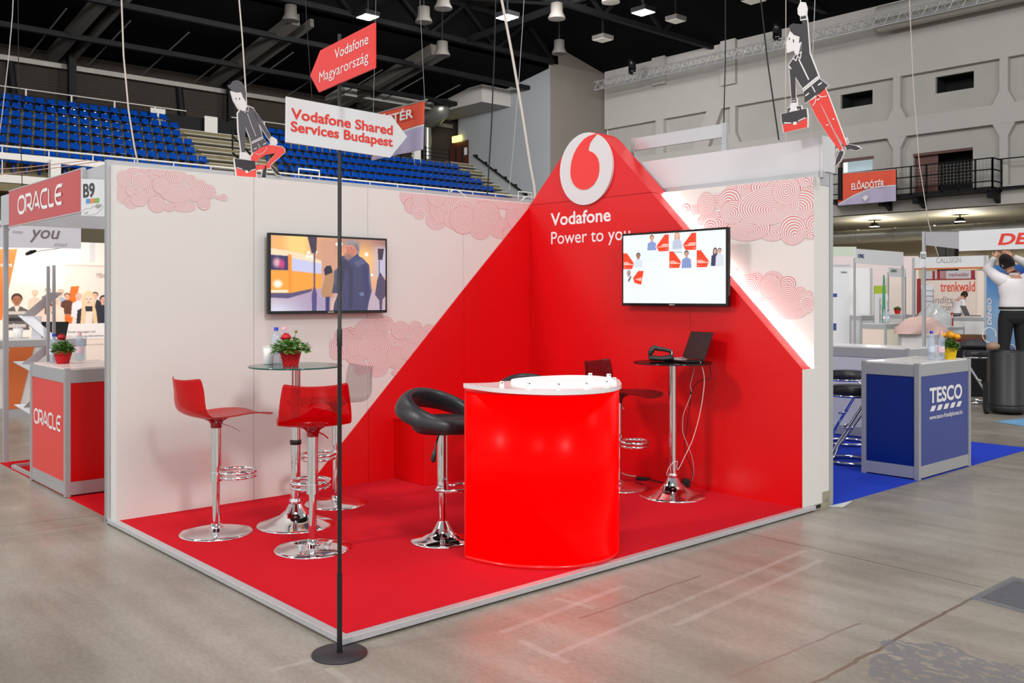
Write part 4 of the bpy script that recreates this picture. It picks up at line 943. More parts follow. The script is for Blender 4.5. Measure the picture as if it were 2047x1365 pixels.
# zig-zag brochure stand behind the counter
t = thing('brochure_stand', 'grey zigzag brochure stand behind the red counter at the left', 'brochure stand', (-2.47, -3.7, .004))
for px in (63, 75):
    c = atz(px, 943 if px == 63 else 938, .004); c = Vector((c.x+.06, c.y+.12, 0)); top = atd(px, 532 if px == 63 else 530, depth(c))
    MB().box((c.x-.012, c.y-.012, .03), (c.x+.012, c.y+.012, top.z)).build('upright', M['alu'], t)
MB().box((-2.78, -3.92, .004), (-2.05, -3.89, .03)).box((-2.78, -3.72, .004), (-2.05, -3.69, .03)).box((-2.78, -3.92, .004), (-2.755, -3.69, .03)).build('foot_frame', M['alu'], t)
dz = depth((-2.47, -3.72, 1))
for (a, b, tray) in (((100, 586), (44, 632), 0), ((36, 632), (92, 680), 1), ((100, 684), (44, 728), 0), ((26, 724), (70, 748), 1), ((100, 760), (48, 815), 0), ((28, 810), (70, 836), 1)):
    A = atd(*a, dz); B = atd(*b, dz); s = Vector((.02, .10, 0))
    MB().obox(A, B-A, s, Vector((.004, 0, .008))).build('tray', M['fascia'] if not tray else M['alu_flat'], t)
# ------------------------------------------------------------------ orange-and-white stand beyond it
X1 = -6.7
fs = thing('fascia_sign', 'pale fascia board with grey slanted words above the orange-and-white stand', 'fascia sign', (X1, -2.9, 2.35))
fpy = [atx(x, y, X1) for x, y in ((-40, 494), (162, 497), (162, 451), (-40, 438))]
MB().prism(fpy, (-.02, 0, 0)).build('fascia_board', M['fascia'], fs)
ff = Frame((X1+.002, fpy[0].y, 0), (0,1,0), (0,0,1))
for s_, lb, rt, mm, bo in (('ve', (-8, 460), (21, 446), 'grey_text', .0), ('keep', (25, 468), (46, 460), 'light_grey_text', 0), ('you', (59, 484), (120, 461), 'grey_text', .01), ('ahead', (108, 492), (134, 485), 'light_grey_text', 0)):
    A = ff.ab(atx(*lb, X1)); B = ff.ab(atx(*rt, X1)); m = MB(); text(m, s_, ff, A[0], A[1], w=B[0]-A[0], h=B[1]-A[1], shear=.25, bold=bo); m.build('lettering', M[mm], fs)
# back wall with the printed group portrait
XB = -8.6
t = thing('stand_back_wall', 'brightly lit back wall with printed group portrait of people in business clothes', 'printed wall', (XB, -1.9, 0))
q0 = atx(-30, 700, XB); q1 = atx(222, 700, XB)
ztop = atx(0, 478, XB).z; zb = .9
WB = q1.y-q0.y; HB = ztop-zb
P = Paint(320, 230, (250, 236, 226))
def N(px, py):
    a = atx(px, py, XB); return ((a.y-q0.y)/WB, 1-(a.z-zb)/HB)
P.blob(*N(100, 540), .22, .35, (255, 250, 240), .9); P.rect(N(132,500)[0], N(0,528)[1], 1.1, 2, (246, 228, 218), .004); P.rect(N(131,500)[0], N(0,526)[1], 1.1, N(0,529)[1], (214, 196, 188), .003)
P.rect(N(131,500)[0]-.002, -.1, N(131,500)[0]+.002, 2, (232, 214, 206), .003); P.rect(N(178,0)[0], -.1, N(190,0)[0], N(0,520)[1], (214, 214, 220), .01); P.rect(N(165,0)[0], N(0,474)[1], 1.1, N(0,478)[1], (196,180,176), .003)
P.poly([N(-30,498), N(35,498), N(4,640), N(-30,640)], (238, 124, 54), 1)
P.poly([N(142,572), N(158,572), N(128,720), N(110,720)], (236, 116, 40), 1)
def pers(px, py, hpx, hair, skin, top, **k):
    x, y = N(px, py); h = N(px, py+hpx)[1]-y; P.person(x, y+h*.12, h*.82, hair, skin, top, asp=HB/WB*1.12, **k)
pale = lambda c, f=.45: tuple(v*(1-f)+248*f for v in c)
pers(70, 578, 16, pale((200,150,110)), (250,214,190), (248,214,196)); pers(96, 573, 15, pale((90,60,50)), (246,206,180), pale((90,70,70), .3)); pers(122, 576, 18, pale((180,130,100)), (248,208,184), pale((130,160,210), .3)); pers(134, 584, 15, (96,66,54), (236,180,150), (104, 62, 44)); pers(112, 590, 20, pale((220,170,130)), (250,214,192), (250, 226, 210), longhair=True)
pers(84, 600, 14, (120,80,60), (244,196,170), (250,208,190)); pers(99, 606, 20, (104,66,50), (248,206,184), (252,216,200), longhair=True); pers(34, 584, 27, (50,38,36), (176,118,90), (100,92,90), collar=(236,222,214)); 
for k in range(3): a = N(12, 622+k*13); b = N(52, 628+k*13); P.rect(a[0], a[1], b[0], b[1], (206,196,190) if k != 1 else (44,40,42), .004)
pers(157, 584, 17, pale((190,120,100)), (246,190,170), (236,238,244)); pers(190, 582, 16, (70,52,48), (238,186,160), (52,46,52), collar=(200,214,236)); pers(207, 588, 21, (30,26,28), (232,178,150), (44,44,60))
pers(177, 582, 29, (240,206,160), (250,212,190), (52,46,54), longhair=True); P.poly([N(163,615), N(170,600), N(172,650), N(160,652)], (244,210,164), 1); P.poly([N(184,600), N(192,620), N(196,652), N(186,652)], (244,210,164), 1); P.poly([N(171,622), N(186,622), N(184,650), N(170,650)], (250,232,222), 1)
P.rect(N(130,0)[0], N(0,649)[1], 1.1, 2, (248, 242, 240), .003); P.rect(-.1, N(0,660)[1], N(132,0)[0], 2, (248,240,232), .004)
picture('printed_portrait', P, (XB, q0.y, zb), (0,1,0), (0,0,1), WB, HB, M['print'], t)
MB().box((XB-.05, q0.y, 0), (XB-.004, q1.y, ztop)).build('wall_panel', M['lit_panel_warm'], t)
fw_ = Frame((XB+.003, q0.y, 0), (0,1,0), (0,0,1))
def wtext(s_, lb, rt, mm, name='lettering', bold=0.0):
    A = fw_.ab(atx(*lb, XB)); B = fw_.ab(atx(*rt, XB)); m = MB(); text(m, s_, fw_, A[0], A[1], w=B[0]-A[0], h=B[1]-A[1], bold=bold, off=.002); m.build(name, M[mm], t)
wtext('Direkt einsteigen und', (136, 667), (190, 660), 'grey_text'); wtext('Verantwortung übernehmen.', (136, 675.5), (208, 668), 'grey_text'); wtext('utions', (1, 533), (24, 525), 'letter_white', bold=.02); wtext('MBtech', (193, 555), (218, 546), 'light_grey_text')
wtext('junge Talente aus den Bereichen', (155, 691), (208, 686), 'light_grey_text')
# warm spot lamps of that stand
for k, (px, py, ty) in enumerate(((100, 500, -1.9), (150, 505, -1.2), (30, 505, -2.7))):
    a = atx(px, py, -7.6)
    d = bpy.data.lights.new('stand_spot_light', 'SPOT'); d.energy = 26; d.color = (1, .80, .62); d.spot_size = 1.7; d.shadow_soft_size = .08
    o = bpy.data.objects.new('stand_spot_light', d); COL.objects.link(o); o.location = (-7.5, a.y, 2.62); o.rotation_euler = (Vector((XB, a.y, 1.4))-Vector((-7.5, a.y, 2.62))).to_track_quat('-Z', 'Y').to_euler()
t = thing('arm_lamp', 'dark spotlight on a thin arm below the pale fascia board at the left', 'lamp', tuple(atx(62, 503, -6.9)))
c = atx(62, 504, -6.9); e = atx(135, 494, -6.712)
MB().tube([c+Vector((0, .05, .01)), e], .006, 6).build('lamp_arm', M['alu'], t)
MB().tube([c+Vector((0, -.06, -.03)), c, c+Vector((0, .06, .02))], .04, 10, radii=[.035, .042, .02], flat=[.02, .028, .016]).build('lamp_head', M['black'], t)
# orange-fronted desk
dk = atx(9, 835, X1)
t = thing('reception_desk', 'white reception desk with slanted orange front panel at far left', 'desk', (X1-.3, -2.6, 0))
y0, y1 = -3.3, -2.03
MB().box((X1-.6, y0, .0), (X1-.02, y1, .985)).build('desk_body', M['white'], t)
MB().box((X1-.62, y0-.01, .985), (X1+.0, y1+.01, 1.005)).build('worktop', M['white_gloss'], t)
MB().box((X1-.02, y0, .90), (X1+.0, y1, .985)).box((X1-.02, y0, .0), (X1, y1, .12)).build('aluminium_rail', M['alu'], t)
o2 = [atx(x, y, X1) for x, y in ((20, 694), (68, 693), (38, 816), (8, 819), (7, 745))]
MB().prism(o2, (.008, 0, 0)).build('orange_panel', M['orange'], t)
t = thing('monitor', 'black monitor seen from behind on the orange-fronted desk', 'monitor', tuple(atx(112, 674, X1-.3)))
mo = [atx(x, y, X1-.3) for x, y in ((84, 674), (132, 674), (138, 643), (84, 643))]
MB().prism(mo, (-.03, 0, 0)).build('screen_back', M['black'], t, bevel=.005)
MB().prism([atx(x, y, X1-.31) for x, y in ((104, 682), (120, 682), (120, 672), (104, 672))], (-.02, 0, 0)).build('foot', M['black'], t)
t = thing('paper_cup', 'white cup of pens on the orange-fronted desk at far left', 'cup', tuple(atx(36, 676, X1-.2)))
c = atx(36, 676, X1-.2); c.z = 1.006
MB().lathe([(0, 0), (.05, 0), (.062, .13), (.058, .13), (.048, .006), (0, .006)], c, n=20).build('cup_wall', M['paper'], t)
m = MB(); rng = random.Random(5)
for k in range(9): a = rng.uniform(0, 6.28); m.tube([c+Vector((.02*math.cos(a), .02*math.sin(a), .01)), c+Vector((.055*math.cos(a), .055*math.sin(a), .17+rng.uniform(0, .03)))], .005, 6)
m.build('pens', M['paper'], t)
tag(MB().prism([atx(x, y, X1-.12) for x, y in ((62, 676), (82, 676), (82, 632), (66, 632))], (-.05, .02, 0)).build('leaflet_holder', M['fascia']), 'pale leaflet holder standing on the orange-fronted desk beside the monitor', 'leaflet holder')
# low red-topped counter behind the red counter
shell_counter('low grey counter with pink top behind the red counter, partly hidden by the wall', -2.6, -.9, -.9, -.35, .95, M['fascia'], M['fascia'], mat('pink_worktop', srgb(240, 160, 150), .3, noise=.02), z0=.004)
# ================================================================== right-hand neighbour: blue stand
tag(MB().box((-.1, .2, 0), (2.985, 4.12, .004)).build('carpet_mat', M['blue_carpet']), 'bright blue carpet of the neighbouring stand on the right', 'carpet')
tc = shell_counter('blue counter with white lettering and web address on the right', 2.484, 2.994, 1.581, 2.625, .985, M['navy'], M['indigo'], z0=.004)
ft = Frame((2.983, 0, 0), (0,1,0), (0,0,1)); fx = lambda px, py: atx(px, py, 2.983)
m = MB()
A = ft.ab(fx(1858, 806)); B = ft.ab(fx(1923, 769))
text(m, 'TESCO', ft, A[0], A[1]-.004, w=B[0]-A[0], h=.135, bold=.03, off=.0015)
for k in range(5):
    a = A[0]+k*(B[0]-A[0])/5+.005; wq = (B[0]-A[0])/5*.66; zb_ = A[1]-.072
    m.poly([ft.p(a, zb_, .0016), ft.p(a+wq*.95, zb_, .0016), ft.p(a+wq*1.42, zb_+.045, .0016), ft.p(a+wq*.47, zb_+.045, .0016)])
m.build('lettering', M['letter_white'], tc)
m = MB(); text(m, 'www.tesco-frissdiplomas.hu', ft, A[0]-.004, A[1]-.155, w=B[0]-A[0]+.008, h=.052, bold=.012, off=.0015); m.build('lettering', M['letter_white'], tc)
p_ = atz(1862, 719, .9865); bottle('blue-capped water bottle on the blue counter', p_.x, p_.y, .9865, 'blue', .255)
p_ = atz(1881, 719.5, .9865); bottle('pink-capped water bottle on the blue counter, beside the yellow flower basket', p_.x, p_.y, .9865, 'pink', .255)
p_ = atz(1899, 717.5, .9865); basket_plant('yellow woven basket with yellow-orange flowers on the blue counter', p_.x, p_.y, .9865, h=.105, r0=.042, r1=.060, wick='wicker_yellow', petal='petal_yellow', flowers=((-.05,-.03,.20),(.03,-.05,.205),(.05,.02,.19),(-.02,.05,.21)), seed=11, bud=False, leafr=.07)
p_ = atz(1871, 713.5, .9865)
t = thing('paper_cup', 'white paper cup between the two water bottles on the blue counter', 'cup', (p_.x, p_.y, .9865)); MB().lathe([(0, .001), (.024, 0), (.034, .11), (.032, .11), (.024, .004), (0, .004)], (p_.x, p_.y, .9865), n=20).build('cup_wall', M['paper'], t)
shell_counter('long white counter with aluminium frame behind the blue counter', .3, 2.005, 3.50, 4.07, 1.0, M['fascia'], M['fascia'], z0=.004)
def round_stool(label, P, sz=.77, ang=0.0):
    t = local_thing('bar_stool', label, 'bar stool', 'round black stools with chrome loop legs'); put(t, P.x, P.y, ang, .004)
    MB().lathe([(0, sz-.085), (.165, sz-.085), (.175, sz-.075), (.178, sz-.02), (.16, sz-.002), (0, sz)], n=36).build('seat_cushion', M['leather'], t)
    MB().lathe([(.0, sz-.105), (.172, sz-.105), (.178, sz-.095), (.178, sz-.085), (0, sz-.084)], n=36).build('seat_rim', M['chrome'], t)
    r = MB(); r.tube([(.21*math.cos(2*math.pi*k/40), .21*math.sin(2*math.pi*k/40), .02) for k in range(40)], .016, 10, closed=True); r.build('base_ring', M['chrome'], t)
    for s_ in (-1, 1):
        MB().tube([(.10*s_, -.13, sz-.10), (.11*s_, -.16, sz-.14), (.10*s_, -.10, sz-.22), (.06*s_, .12, .16), (.06*s_, .16, .06), (.08*s_, .19, .03)], .013, 10).build('leg', M['chrome'], t)
    MB().tube([(-.09, .0, .34), (-.09, .06, .33), (.09, .06, .33), (.09, .0, .34)], .011, 8).build('footrest', M['chrome'], t)
    return t
s0 = round_stool('round black stool with chrome loop legs close behind the end of the short white wall', atz(1702, 921, .02), .72, 2.2)
s1 = round_stool('round black stool with chrome loop legs standing next to the long white counter', atz(1693, 884, .02), .77, 1.9)
s2 = round_stool('round black stool with slanted chrome leg beside the black travelling case', atz(1952, 803, .02), .76, -1.2)
# upper storage box above the short wall
t = thing('storage_cabin', 'white upper wall panels with an aluminium gantry frame above the short wall', 'stand wall', (2.1, .15, 2.47))
M['cabin'] = mat('pale_grey_gloss_panel', srgb(206, 204, 207), .25, noise=.02)
MB().box((1.05, .055, 2.462), (2.96, .075, 2.712)).build('upper_panel', M['cabin'], t)
MB().box((2.962, .055, 2.462), (2.985, .232, 2.722)).build('side_panel', M['cabin'], t)
for x in (1.15, 2.105): post(MB(), x, .10, 2.40, 2.94).build('aluminium_post', M['alu'], t)
MB().box((1.17, .085, 2.828), (2.085, .11, 2.935)).build('header_rail', mat('pale_anodised_header', srgb(196, 196, 198), .3, .5, noise=.03), t)
# ================================================================== stands further back on the right
def far_wall(label, pxs, pys, d, m, name='partition_wall', cat='stand wall', thick=.05, base=True):
    """upright panel seen between two pixel columns, standing on the floor at distance d"""
    a = atd(pxs[0], pys[0], d); b = atd(pxs[1], pys[1], d); return a, b
# fascia and corner post of the stand with the man
dD = 13.0
P0 = atd(1917, 462, dD); YD = P0.y
t = thing('fascia_sign', 'white fascia board with large red slanted letters at the right edge', 'fascia sign', tuple(P0))
xr = aty(2140, 450, YD).x
zt_, zb_ = P0.z, aty(1917, 502, YD).z
MB().box((P0.x, YD, zb_), (xr, YD+.03, zt_)).build('fascia_board', M['sign_white'], t)
fd = Frame((0, YD-.002, 0), (1,0,0), (0,0,1))
A = fd.ab(aty(1995, 491, YD)); B = fd.ab(aty(2028, 464, YD))
m = MB(); text(m, 'DENSO', fd, A[0], zb_+(zt_-zb_)*.22, w=(B[0]-A[0])*4.6, h=(zt_-zb_)*.56, shear=.22, bold=.03); m.build('lettering', M['letter_red'], t)
Pp = atd(1847, 463, 13.9)
t = thing('partition_wall', 'slim aluminium corner post with a header carrying a B22 number sign', 'stand frame', (Pp.x, Pp.y, 0))
post(MB(), Pp.x, Pp.y, 0, Pp.z).build('aluminium_post', M['alu'], t)
MB().prism([Pp+Vector((.02, 0, -.005)), Vector((P0.x-.005, YD+.02, zt_-.01)), Vector((P0.x-.005, YD+.02, zb_+.03)), Pp+Vector((.02, 0, -.20))], (0, .02, 0)).build('header', M['fascia'], t)
fb = Frame(atd(1840, 534, 13.8), RV, (0,0,1)); wq = 11.5*13.8/FP
m = MB(); m.obox(fb.p(0, 0), fb.u*wq, fb.v*(31*13.8/FP), fb.n*-.005); m.build('number_board', M['sign_white'], t)
m = MB(); text(m, 'B22', fb, .010, .125, w=wq-.02, h=.07, bold=.02, off=.002); m.build('lettering', M['black_text'], t)
# roll-up banner behind the man
ab = aty(1972, 530, YD+1.3); bb = aty(2110, 528, YD+1.3)
t = thing('roll_up_banner', 'tall blue and dark brown banner behind the man in the white shirt', 'banner', (ab.x, ab.y, 0))
P = Paint(120, 200, (40, 110, 180)); P.blob(.3, .3, .5, .25, (120, 170, 220), .9); P.blob(.15, .55, .2, .2, (150, 175, 205), .9); P.blob(.7, .1, .4, .15, (20, 70, 150), .8); P.rect(-.1, .62, 1.1, 1.1, (52, 36, 34), .02); P.blob(.3, .75, .3, .1, (86, 60, 48), .9)
HBn = ab.z-.02
picture('banner_print', P, (ab.x, ab.y, .02), (1,0,0), (0,0,1), bb.x-ab.x, HBn, M['print'], t)
MB().box((ab.x, ab.y+.004, .0), (bb.x, ab.y+.03, .06)).build('banner_base', M['alu'], t)
fv = Frame((ab.x+.075, ab.y-.004, .90), (0,0,1), (-1,0,0)); m = MB()
text(m, 'DENSO', fv, aty(1980, 650, ab.y).z-.90, 0, w=(650-594)*13.5/FP, h=.062, shear=.2, bold=.03); m.build('lettering', M['letter_white'], t)
fr_ = Frame((0, ab.y-.003, 0), (1,0,0), (0,0,1)); m = MB()
g = fr_.ab(aty(2006, 666, ab.y)); ribbon(m, [(g[0]-.05, g[1]-.07), (g[0]-.06, g[1]+.06), (g[0]-.03, g[1]+.09), (g[0]+.06, g[1]+.09)], .012, fr_); ribbon(m, [(g[0]-.03, g[1]-.06), (g[0]-.03, g[1]+.0), (g[0]+.05, g[1]+.0), (g[0]+.05, g[1]-.06)], .008, fr_, True)
gc = fr_.ab(aty(2018, 700, ab.y)); ribbon(m, [(gc[0]+(.085 if k % 2 else .105)*math.cos(k*math.pi/12), gc[1]+(.085 if k % 2 else .105)*math.sin(k*math.pi/12)) for k in range(24)], .009, fr_, True); m.build('line_icons', M['letter_white'], t)
# ------------------------------------------------------------------ people
def skin_body(name, verts, edges, radii, m, parent, sub=2, root=0, mats=None):
    me = bpy.data.meshes.new(name); o3 = Vector(parent['_o']) if parent is not None and '_o' in parent else Vector()
    me.from_pydata([tuple(Vector(v)-o3) for v in verts], edges, []); me.materials.append(m)
    o = bpy.data.objects.new(name, me); COL.objects.link(o); o.parent = parent
    if '_o' in parent: o['_o'] = parent['_o']
    md = o.modifiers.new('skin', 'SKIN'); md.use_smooth_shade = True
    for i, r in enumerate(radii):
        sv = me.skin_vertices[0].data[i]; sv.radius = r if isinstance(r, tuple) else (r, r); sv.use_root = (i == root)
    s = o.modifiers.new('sub', 'SUBSURF'); s.levels = sub; s.render_levels = sub
    return o
def person(label, base, face, joints, dims):
    """joints given in a local frame (x right of the person, y forward, z up)"""
    t = thing('person', label, 'person', tuple(base))
    fwd = Vector(face).normalized(); rt = fwd.cross(Vector((0,0,1)))
    W_ = lambda p: Vector(base)+rt*p[0]+fwd*p[1]+Vector((0,0,p[2]))
    j = {k: W_(v) for k, v in joints.items()}
    body_v = ['pelvis','waist','chest','neck0','neck','head','shL','elL','wrL','shR','elR','wrR','hipL','knL','anL','toL','hipR','knR','anR','toR']
    E_ = [('pelvis','waist'),('waist','chest'),('chest','neck0'),('neck0','neck'),('neck','head'),('chest','shL'),('shL','elL'),('elL','wrL'),('chest','shR'),('shR','elR'),('elR','wrR'),('pelvis','hipL'),('hipL','knL'),('knL','anL'),('anL','toL'),('pelvis','hipR'),('hipR','knR'),('knR','anR'),('anR','toR')]
    ix = {n: i for i, n in enumerate(body_v)}
    R_ = dict(pelvis=.11, waist=.10, chest=.12, neck0=.075, neck=.055, head=.05, shL=.07, elL=.045, wrL=.028, shR=.07, elR=.045, wrR=.028, hipL=.095, knL=.06, anL=.04, toL=.035, hipR=.095, knR=.06, anR=.04, toR=.035)
    body = skin_body('body', [j[n] for n in body_v], [(ix[a], ix[b]) for a, b in E_], [R_[n] for n in body_v], M['skin'], t)
    # head, with face, ears, and hair
    hc = j['headc']; up = (hc-j['neck']).normalized(); hf = W_(joints['look'])-W_((0,0,0)); hf = (hf-up*hf.dot(up)).normalized(); hs = hf.cross(up)
    Mh = Matrix.Translation(hc) @ Matrix((hs, hf, up)).transposed().to_4x4()
    hd = MB().ball((0,0,0), .074, .095, .115, 20).ball((0,.02,-.06), .052, .070, .062, 14)
    for s_ in (-1, 1): hd.ball((.076*s_, -.005, -.01), .012, .022, .033, 8)
    hd.tube([(0,.088,.02),(0,.108,-.02),(0,.09,-.032)], .012, 8, radii=[.007,.014,.010])
    hd.tube([(-.024,.087,-.058),(0,.095,-.058),(.024,.087,-.058)], .006, 6)
    hd.xform(Mh).build('head', M['skin'], body)
    eb = MB()
    for s_ in (-1, 1): eb.ball((.03*s_, .084, .012), .009, .006, .006, 8)
    eb.xform(Mh).build('eyes', M['hair'], body)
    hr = MB(); n = 22; Pn = []
    for i in range(10):
        th = math.pi*.70*i/9
        row = []
        for k in range(n+1):
            a = 2*math.pi*k/n; fz = math.cos(a-math.pi/2)        # 1 at the face
            t2 = th*(1-.50*max(0, fz)**1.2)
            rr = 1.10+.03*math.sin(7*a+i)
            row.append(Vector((.074*rr*math.sin(t2)*math.cos(a), .095*rr*math.sin(t2)*math.sin(a), .115*rr*math.cos(t2)+.004)))
        Pn.append(row)
    hr.grid(Pn).xform(Mh); hr.build('hair', M['hair'], t, solid=.012)
    # hands
    for s_, w, e in (('L', 'wrL', 'elL'), ('R', 'wrR', 'elR')):
        d = (j[w]-j[e]).normalized(); pn = W_(joints['palm'+s_])-W_((0,0,0)); sd = d.cross(pn).normalized(); pn = sd.cross(d)
        hv = [j[w], j[w]+d*.045]; he = [(0, 1)]; hr_ = [(.026, .020), (.034, .017)]
        for q, L in zip((-.028, -.010, .009, .027), (.066, .078, .074, .058)):
            b0 = len(hv); hv += [j[w]+d*.088+sd*q, j[w]+d*(.088+L*.5)+sd*q*1.1+pn*.012, j[w]+d*(.088+L*.82)+sd*q*1.1+pn*.038]; he += [(1, b0), (b0, b0+1), (b0+1, b0+2)]; hr_ += [.0095, .009, .0078]
        b0 = len(hv); sg = 1 if s_ == 'L' else -1; hv += [j[w]+d*.04+sd*.034*sg+pn*.008, j[w]+d*.07+sd*.055*sg+pn*.022, j[w]+d*.095+sd*.056*sg+pn*.034]; he += [(1, b0), (b0, b0+1), (b0+1, b0+2)]; hr_ += [.012, .0105, .009]
        skin_body('hand', hv, he, hr_, M['skin'], t, sub=1)
    # clothes: lofted shirt body with sleeves, lofted trousers
    def loft(mb, rings, n=24):
        P_ = []
        for c, a, bq in rings: P_.append([c+rt*(a*math.cos(2*math.pi*k/n))+fwd*(bq*math.sin(2*math.pi*k/n)) for k in range(n+1)])
        return mb.grid(P_)
    V3 = lambda x, y, z: Vector((0, 0, z))+rt*x+fwd*y
    pe, wa, chs, nk = j['pelvis'], j['waist'], j['chest'], j['neck0']
    shm = MB()
    loft(shm, [(pe+V3(0,0,.035), .168, .128), (pe+V3(0,0,.06), .182, .14), (wa+V3(0,0,-.02), .182, .138), (wa+V3(0,0,.08), .178, .130), (chs+V3(0,0,-.10), .196, .140), (chs+V3(0,0,.02), .205, .138), (chs+V3(0,0,.075), .185, .118), (nk+V3(0,0,-.035), .115, .085), (nk, .068, .066), (nk+V3(0,.005,.04), .062, .062)])
    for s_ in 'LR':
        sh_, el_, wr_ = j['sh'+s_], j['el'+s_], j['wr'+s_]; inn = chs.lerp(sh_, .45)
        shm.tube([inn, sh_.lerp(inn, .25), sh_.lerp(el_, .25), sh_.lerp(el_, .75), el_, el_.lerp(wr_, .25), el_.lerp(wr_, .75), el_.lerp(wr_, .93)], .06, 14, radii=[.10, .092, .078, .066, .064, .060, .048, .042])
    shm.build('shirt', M['shirt'], t)
    trm = MB()
    loft(trm, [(pe+V3(0,0,.075), .160, .122), (pe+V3(0,0,.03), .176, .134), (pe+V3(0,0,-.05), .186, .140), (pe+V3(0,0,-.11), .176, .13), (pe+V3(0,0,-.15), .10, .09)])
    for s_ in 'LR':
        hp_, kn_, an_ = j['hip'+s_], j['kn'+s_], j['an'+s_]
        trm.tube([pe.lerp(hp_, .9)+V3(0,0,.05), hp_+V3(0,0,-.04), hp_.lerp(kn_, .5), kn_, kn_.lerp(an_, .4), an_+V3(0,0,.02), an_+V3(0,0,-.03)], .09, 16, radii=[.098, .102, .090, .074, .070, .062, .062])
    trm.build('trousers', M['trousers'], t)
    bl = MB(); pv = j['pelvis']+Vector((0,0,.075)); bl.tube([pv+rt*(.178*math.cos(a*math.pi/12))+fwd*(.135*math.sin(a*math.pi/12)) for a in range(24)], .02, 6, closed=True); bl.build('belt', M['black'], t)
    for s_ in 'LR':
        MB().tube([j['an'+s_]+Vector((0,0,-.03))-fwd*.05, j['an'+s_]+Vector((0,0,-.045))+fwd*.05, j['to'+s_]+fwd*.05], .045, 12, radii=[.038,.048,.030], flat=[.045,.045,.026]).build('shoe', M['black'], t)
    return t, j, W_
bx = atd(2026, 700, 12.95); stz = .36
sb = tag(MB().box((bx.x-.3, bx.y-.28, 0), (bx.x+.3, bx.y+.28, stz)).build('step_box', M['black']), 'black step box under the man in the white shirt, behind the black case', 'box')
man, mj, mW = person('person in a white shirt and black trousers seen from behind, arms raised to the fascia', (bx.x, bx.y, stz), FV+RV*.05,
    dict(pelvis=(0,0,.96), waist=(0,.0,1.12), chest=(0,0,1.36), neck0=(0,0,1.48), neck=(-.03,.01,1.54), head=(-.05,.02,1.59), headc=(-.07,.04,1.655), look=(-.25,1,.10),
         shL=(-.20,0,1.44), elL=(-.31,.10,1.58), wrL=(-.17,.19,1.735), shR=(.20,0,1.44), elR=(.32,.10,1.60), wrR=(.08,.20,1.755), palmL=(.3,1,0), palmR=(-.3,1,0),
         hipL=(-.10,0,.90), knL=(-.12,.02,.50), anL=(-.13,0,.09), toL=(-.14,.12,.04), hipR=(.10,0,.90), knR=(.12,.02,.50), anR=(.13,0,.09), toR=(.14,.12,.04)), None)
b2 = atd(1912, 690, 29.0); b2.z = 0
man2, _, _ = person('person in white shirt and dark tie bending over a laptop counter far back', (b2.x, b2.y, 0), RV*.9+FV*.25,
    dict(pelvis=(0,-.04,.96), waist=(0,.02,1.12), chest=(0,.10,1.35), neck0=(0,.16,1.46), neck=(0,.20,1.51), head=(0,.24,1.56), headc=(0,.285,1.615), look=(0,1,-.55),
         shL=(-.19,.10,1.42), elL=(-.23,.14,1.14), wrL=(-.18,.34,1.04), shR=(.19,.10,1.42), elR=(.23,.06,1.13), wrR=(.20,.12,.88), palmL=(0,0,-1), palmR=(-1,0,0),
         hipL=(-.10,-.04,.90), knL=(-.11,.0,.50), anL=(-.11,-.03,.09), toL=(-.12,.09,.04), hipR=(.10,-.04,.90), knR=(.11,.02,.50), anR=(.12,0,.09), toR=(.12,.12,.04)), None)
_f = (RV*.9+FV*.25).normalized(); tie = MB()
tie.prism([Vector((b2.x, b2.y, 0))+_f*(.235)+Vector((0,0,1.44)), Vector((b2.x, b2.y, 0))+_f*.27+_f.cross(Vector((0,0,1)))*.035+Vector((0,0,1.16)), Vector((b2.x, b2.y, 0))+_f*.275+Vector((0,0,1.10)), Vector((b2.x, b2.y, 0))+_f*.27-_f.cross(Vector((0,0,1)))*.035+Vector((0,0,1.16))], _f*.01)
tie.build('tie', mat('dark_red_tie', srgb(70, 20, 34), .6, noise=.1), man2)
# black travelling case, cable bag, small globe
cc = atz(2012, 826, 0)
t = thing('travelling_case', 'round black travelling case with wheels standing in the aisle at right', 'case', (cc.x, cc.y, 0))
hcs = atd(2012, 700, depth(cc)).z
m = MB(); pr = [(0, .03), (.235, .03), (.245, .05), (.245, .12), (.237, .13), (.237, hcs-.03), (.225, hcs), (0, hcs)]
MB().lathe(pr, (0,0,0), n=40).xform(Matrix.Translation((cc.x, cc.y, 0)) @ Matrix.Rotation(YAW, 4, 'Z') @ Matrix.Diagonal((.9, 1.02, 1, 1))).build('case_body', mat('black_ribbed_plastic', srgb(26, 26, 28), .45, noise=.15, scale=6), t)
MB().lathe([(.25, .115), (.252, .122), (.25, .13)], (0,0,0), n=40).xform(Matrix.Translation((cc.x, cc.y, 0)) @ Matrix.Rotation(YAW, 4, 'Z') @ Matrix.Diagonal((.9, 1.02, 1, 1))).build('bottom_band', M['rubber'], t)
for px in (1972, 2040):
    w = atd(px, 822, depth(cc)-.08); w.z = .045; MB().tube([w-RV*.02, w+RV*.02], .045, 14).build('wheel', M['rubber'], t)
gl = atd(1985, 692, depth(cc)-.05)
t = thing('reel_lamp', 'small beige ball lamp with a wire loop lying beside the case top', 'lamp', tuple(gl)); MB().ball(gl+Vector((0,0,-.0)), .085, .085, .055, 16).build('lamp_body', mat('beige_shade', srgb(150, 120, 100), .6, noise=.1), t)
MB().tube([gl+RV*(-.05-.09*math.sin(a*.45))+Vector((0,0,.05+.10*(1-math.cos(a*.45)))) for a in range(12)], .005, 6).build('wire_loop', M['cable_white'], t)
